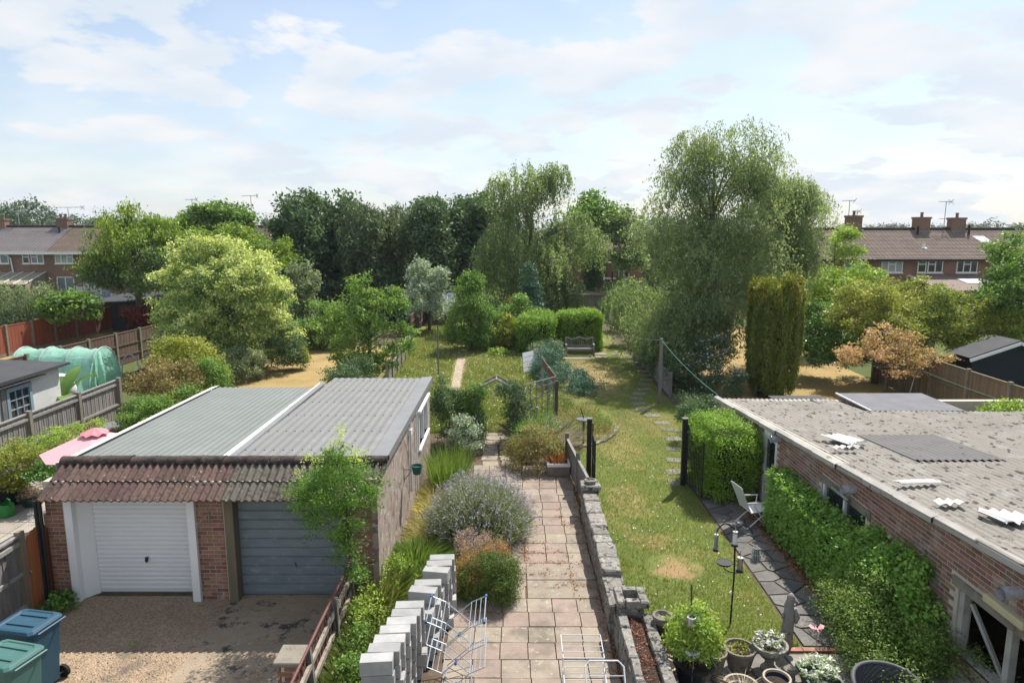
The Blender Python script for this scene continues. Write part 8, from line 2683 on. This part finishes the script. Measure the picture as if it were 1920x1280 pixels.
plant('petunias', 'white petunias heaped in the green square planter', 'flowers', [(4.48, 9.06, .46, .25, .22, .12)], 500, .045, MT['lf_mid'], 7, .06, top=MT['fl_white'], top_z=-.1, top_n=10, top_ls=.06, zmin=.38)
plant('seedlings', 'yellowish green seedlings in the large round stone planter', 'plant', [(3.55, 9.72, .36, .16, .16, .05)], 260, .04, MT['lf_yellow'], 7, .05, zmin=.32)
tuft('ornamental_grass', 'small lime green grass tuft at the bottom edge near the wall', 'grass', (2.45, 8.65), .14, 420, .36, .012, MT['stem_green'], 1.2, .8)
# dead leaves under the hedges, dry weed in the slab joints, clover heads
n = 2600
P = np.stack([rng.uniform(5.55, 6.0, n), rng.uniform(8.2, 17, n), rng.uniform(.01, .05, n)], 1)
C, Q, tn = clump_leaves(P, np.tile([0, 0, 1.0], (n, 1)), 1, .01, .05, 2.0, 0, .2)
leaf_part('fallen_leaves', Q, tn, MT['lf_rust'], None, 'stuff')
n = 1700
gx = -.86 - S / 2 + S * rng.integers(0, 7, n) + rng.normal(0, .02, n)
gy = rng.uniform(8, 18.5, n)
sw_ = rng.random(n) < .5
gy[sw_] = 5.6 + S / 2 + S * np.round((gy[sw_] - 5.6) / S) + rng.normal(0, .02, sw_.sum())
gx[sw_] = rng.uniform(-1, 1.6, sw_.sum())
keep = (np.sin(gx * 2.7 + gy * 1.9) + np.sin(gy * .9 + 2) > .45) & (gx < 1.65)
P = np.stack([gx, gy, np.full(n, .03)], 1)[keep]
edge = np.stack([rng.normal(1.62, .05, 260), rng.uniform(8.5, 18, 260), np.full(260, .03)], 1)
P = np.concatenate([P, edge])
C, Q, tn = clump_leaves(P, np.tile([0, 0, 1.0], (len(P), 1)), 12, .07, .045, .8, 0, .5, 'rand', .4)
leaf_part('dry_joint_weed', Q, tn, MT['lf_rust'], None, 'stuff')
lawn_in = lambda X, Y: ((X > 2.0) & (X < np.where(Y < 17.4, 4.76, 6.3)) & ~((Y > 20) & (np.hypot((X - 1.6) / 2.1, (Y - 23.9) / 3.2) < 1)) & ~((np.hypot((X - 3.3) / .6, (Y - 13) / .55) < 1) & (rng.random(len(X)) < .8)))
grass('lawn_grass', lawn_in, (2.0, 6.3, 10.32, 36), 90000, .05, .011, MT['grass_green'])
meadow_in = lambda X, Y: ((X > -6.0) & (X < 1.6) & ~((X > -2.7 - (Y - 28) * .04) & (X < -2.2 - (Y - 28) * .04) & (Y > 28)))
grass('meadow_grass', meadow_in, (-6, 1.6, 22.3, 48), 70000, .13, .022, MT['grass_meadow'])
n = 900
X = rng.uniform(-5, 1.5, n)
Y = rng.uniform(22.5, 40, n)
P = np.stack([X, Y, rng.uniform(.08, .16, n)], 1)
C, Q, tn = clump_leaves(P, np.tile([0, 0, 1.0], (n, 1)), 1, .01, .05, 2.0, 0, .2, aspect=.9)
leaf_part('daisy_heads', Q, tn, MT['fl_white'], None, 'stuff')
n = 160
P = np.stack([rng.uniform(2.1, 4.7, n), rng.uniform(11, 24, n), rng.uniform(.04, .06, n)], 1)
C, Q, tn = clump_leaves(P, np.tile([0, 0, 1.0], (n, 1)), 2, .03, .028, 2.0, 0, .2, aspect=.9)
leaf_part('clover_heads', Q, tn, MT['fl_white'], None, 'stuff')
# pebbles on the drive
n = 5200
P = np.stack([rng.uniform(-8.6, -3.0, n), rng.uniform(8.3, 11.7, n), np.full(n, .004)], 1)
b = MB()
for i in range(2200):
    x, y, z = P[i]
    if x > -5.3 and random.random() < .6:
        continue
    r_ = random.uniform(.008, .02)
    a = random.uniform(0, 6)
    b.add([(x + r_ * math.cos(a), y + r_ * math.sin(a), z), (x + r_ * math.cos(a + 2.1), y + r_ * math.sin(a + 2.1), z), (x + r_ * math.cos(a + 4.2), y + r_ * math.sin(a + 4.2), z), (x, y, z + r_ * .8)], [(0, 1, 3), (1, 2, 3), (2, 0, 3)])
b.build('loose_gravel', MT['slab_buff'], None, kind='stuff')
# moss cushions along the tiles and on the corrugated roof are part of their relief
plant('climber', 'leafy climber hiding the left leg of the rustic arch', 'climber', [(-1.2, 21.4, 1.1, .24, .42, .8), (-1.5, 21.35, 1.25, .4, .4, .42), (-1.05, 21.4, 1.75, .25, .38, .16)], 8000, .058, MT['lf_mid'], 10, .12, .3, .2, dens=1.5)
plant('leafy_shrub', 'mid green leafy growth at the foot of the trellis', 'shrub', [(.55, 20.6, .45, .5, .5, .5), (1.2, 21.8, .4, .5, .6, .45), (.25, 20.5, .3, .3, .4, .32)], 7500, .055, MT['lf_mid'], 10, .13, .3, .2, dens=1.4)
plant('perennial_bed', 'green leafy patches among the dry plants of the round bed', 'flowers', [(2.6, 22.9, .22, .35, .35, .3), (3.2, 23.0, .18, .35, .4, .25), (2.0, 21.9, .22, .4, .35, .28), (1.75, 24.9, .3, .4, .7, .35)], 4200, .06, MT['lf_mid'], 9, .12, .3, .25)
tuft('dry_grass', 'straw coloured seed heads standing in the round bed', 'grass', (2.5, 23.6), .8, 700, .55, .012, MT['grass_dry'], .6, .5, ry=1.6)
tuft('long_grass', 'lank grass between block stack and brick pier', 'grass', (-2.4, 8.2), .45, 1600, .5, .010, MT['grass_long'], .8, .9, ry=1.0)
plant('weed', 'low leafy weeds scattered through the grass beside the block stack', 'weed', [(-2.35, 9.2, .3, .3, .5, .28), (-2.5, 10.1, .3, .28, .4, .28), (-2.2, 8.5, .28, .25, .4, .25)], 3600, .05, MT['lf_mid'], 8, .1, .3, .35)
# ---------------------------------------------------------------- thin summer air
hz = MB().box(-345, 345, -45, 425, -1.1, 14.5).build('haze', None, None, kind='stuff')
hm = bpy.data.materials.new('haze')
hm.use_nodes = True
hn = hm.node_tree
for n_ in list(hn.nodes):
    hn.nodes.remove(n_)
ho = hn.nodes.new('ShaderNodeOutputMaterial')
hv = hn.nodes.new('ShaderNodeVolumePrincipled')
hv.inputs['Color'].default_value = (0.80, 0.88, 1.0, 1)
hv.inputs['Density'].default_value = 0.00022
hv.inputs['Anisotropy'].default_value = 0.2
hn.links.new(hv.outputs[0], ho.inputs['Volume'])
hz.data.materials.append(hm)
SC.cycles.volume_bounces = 0
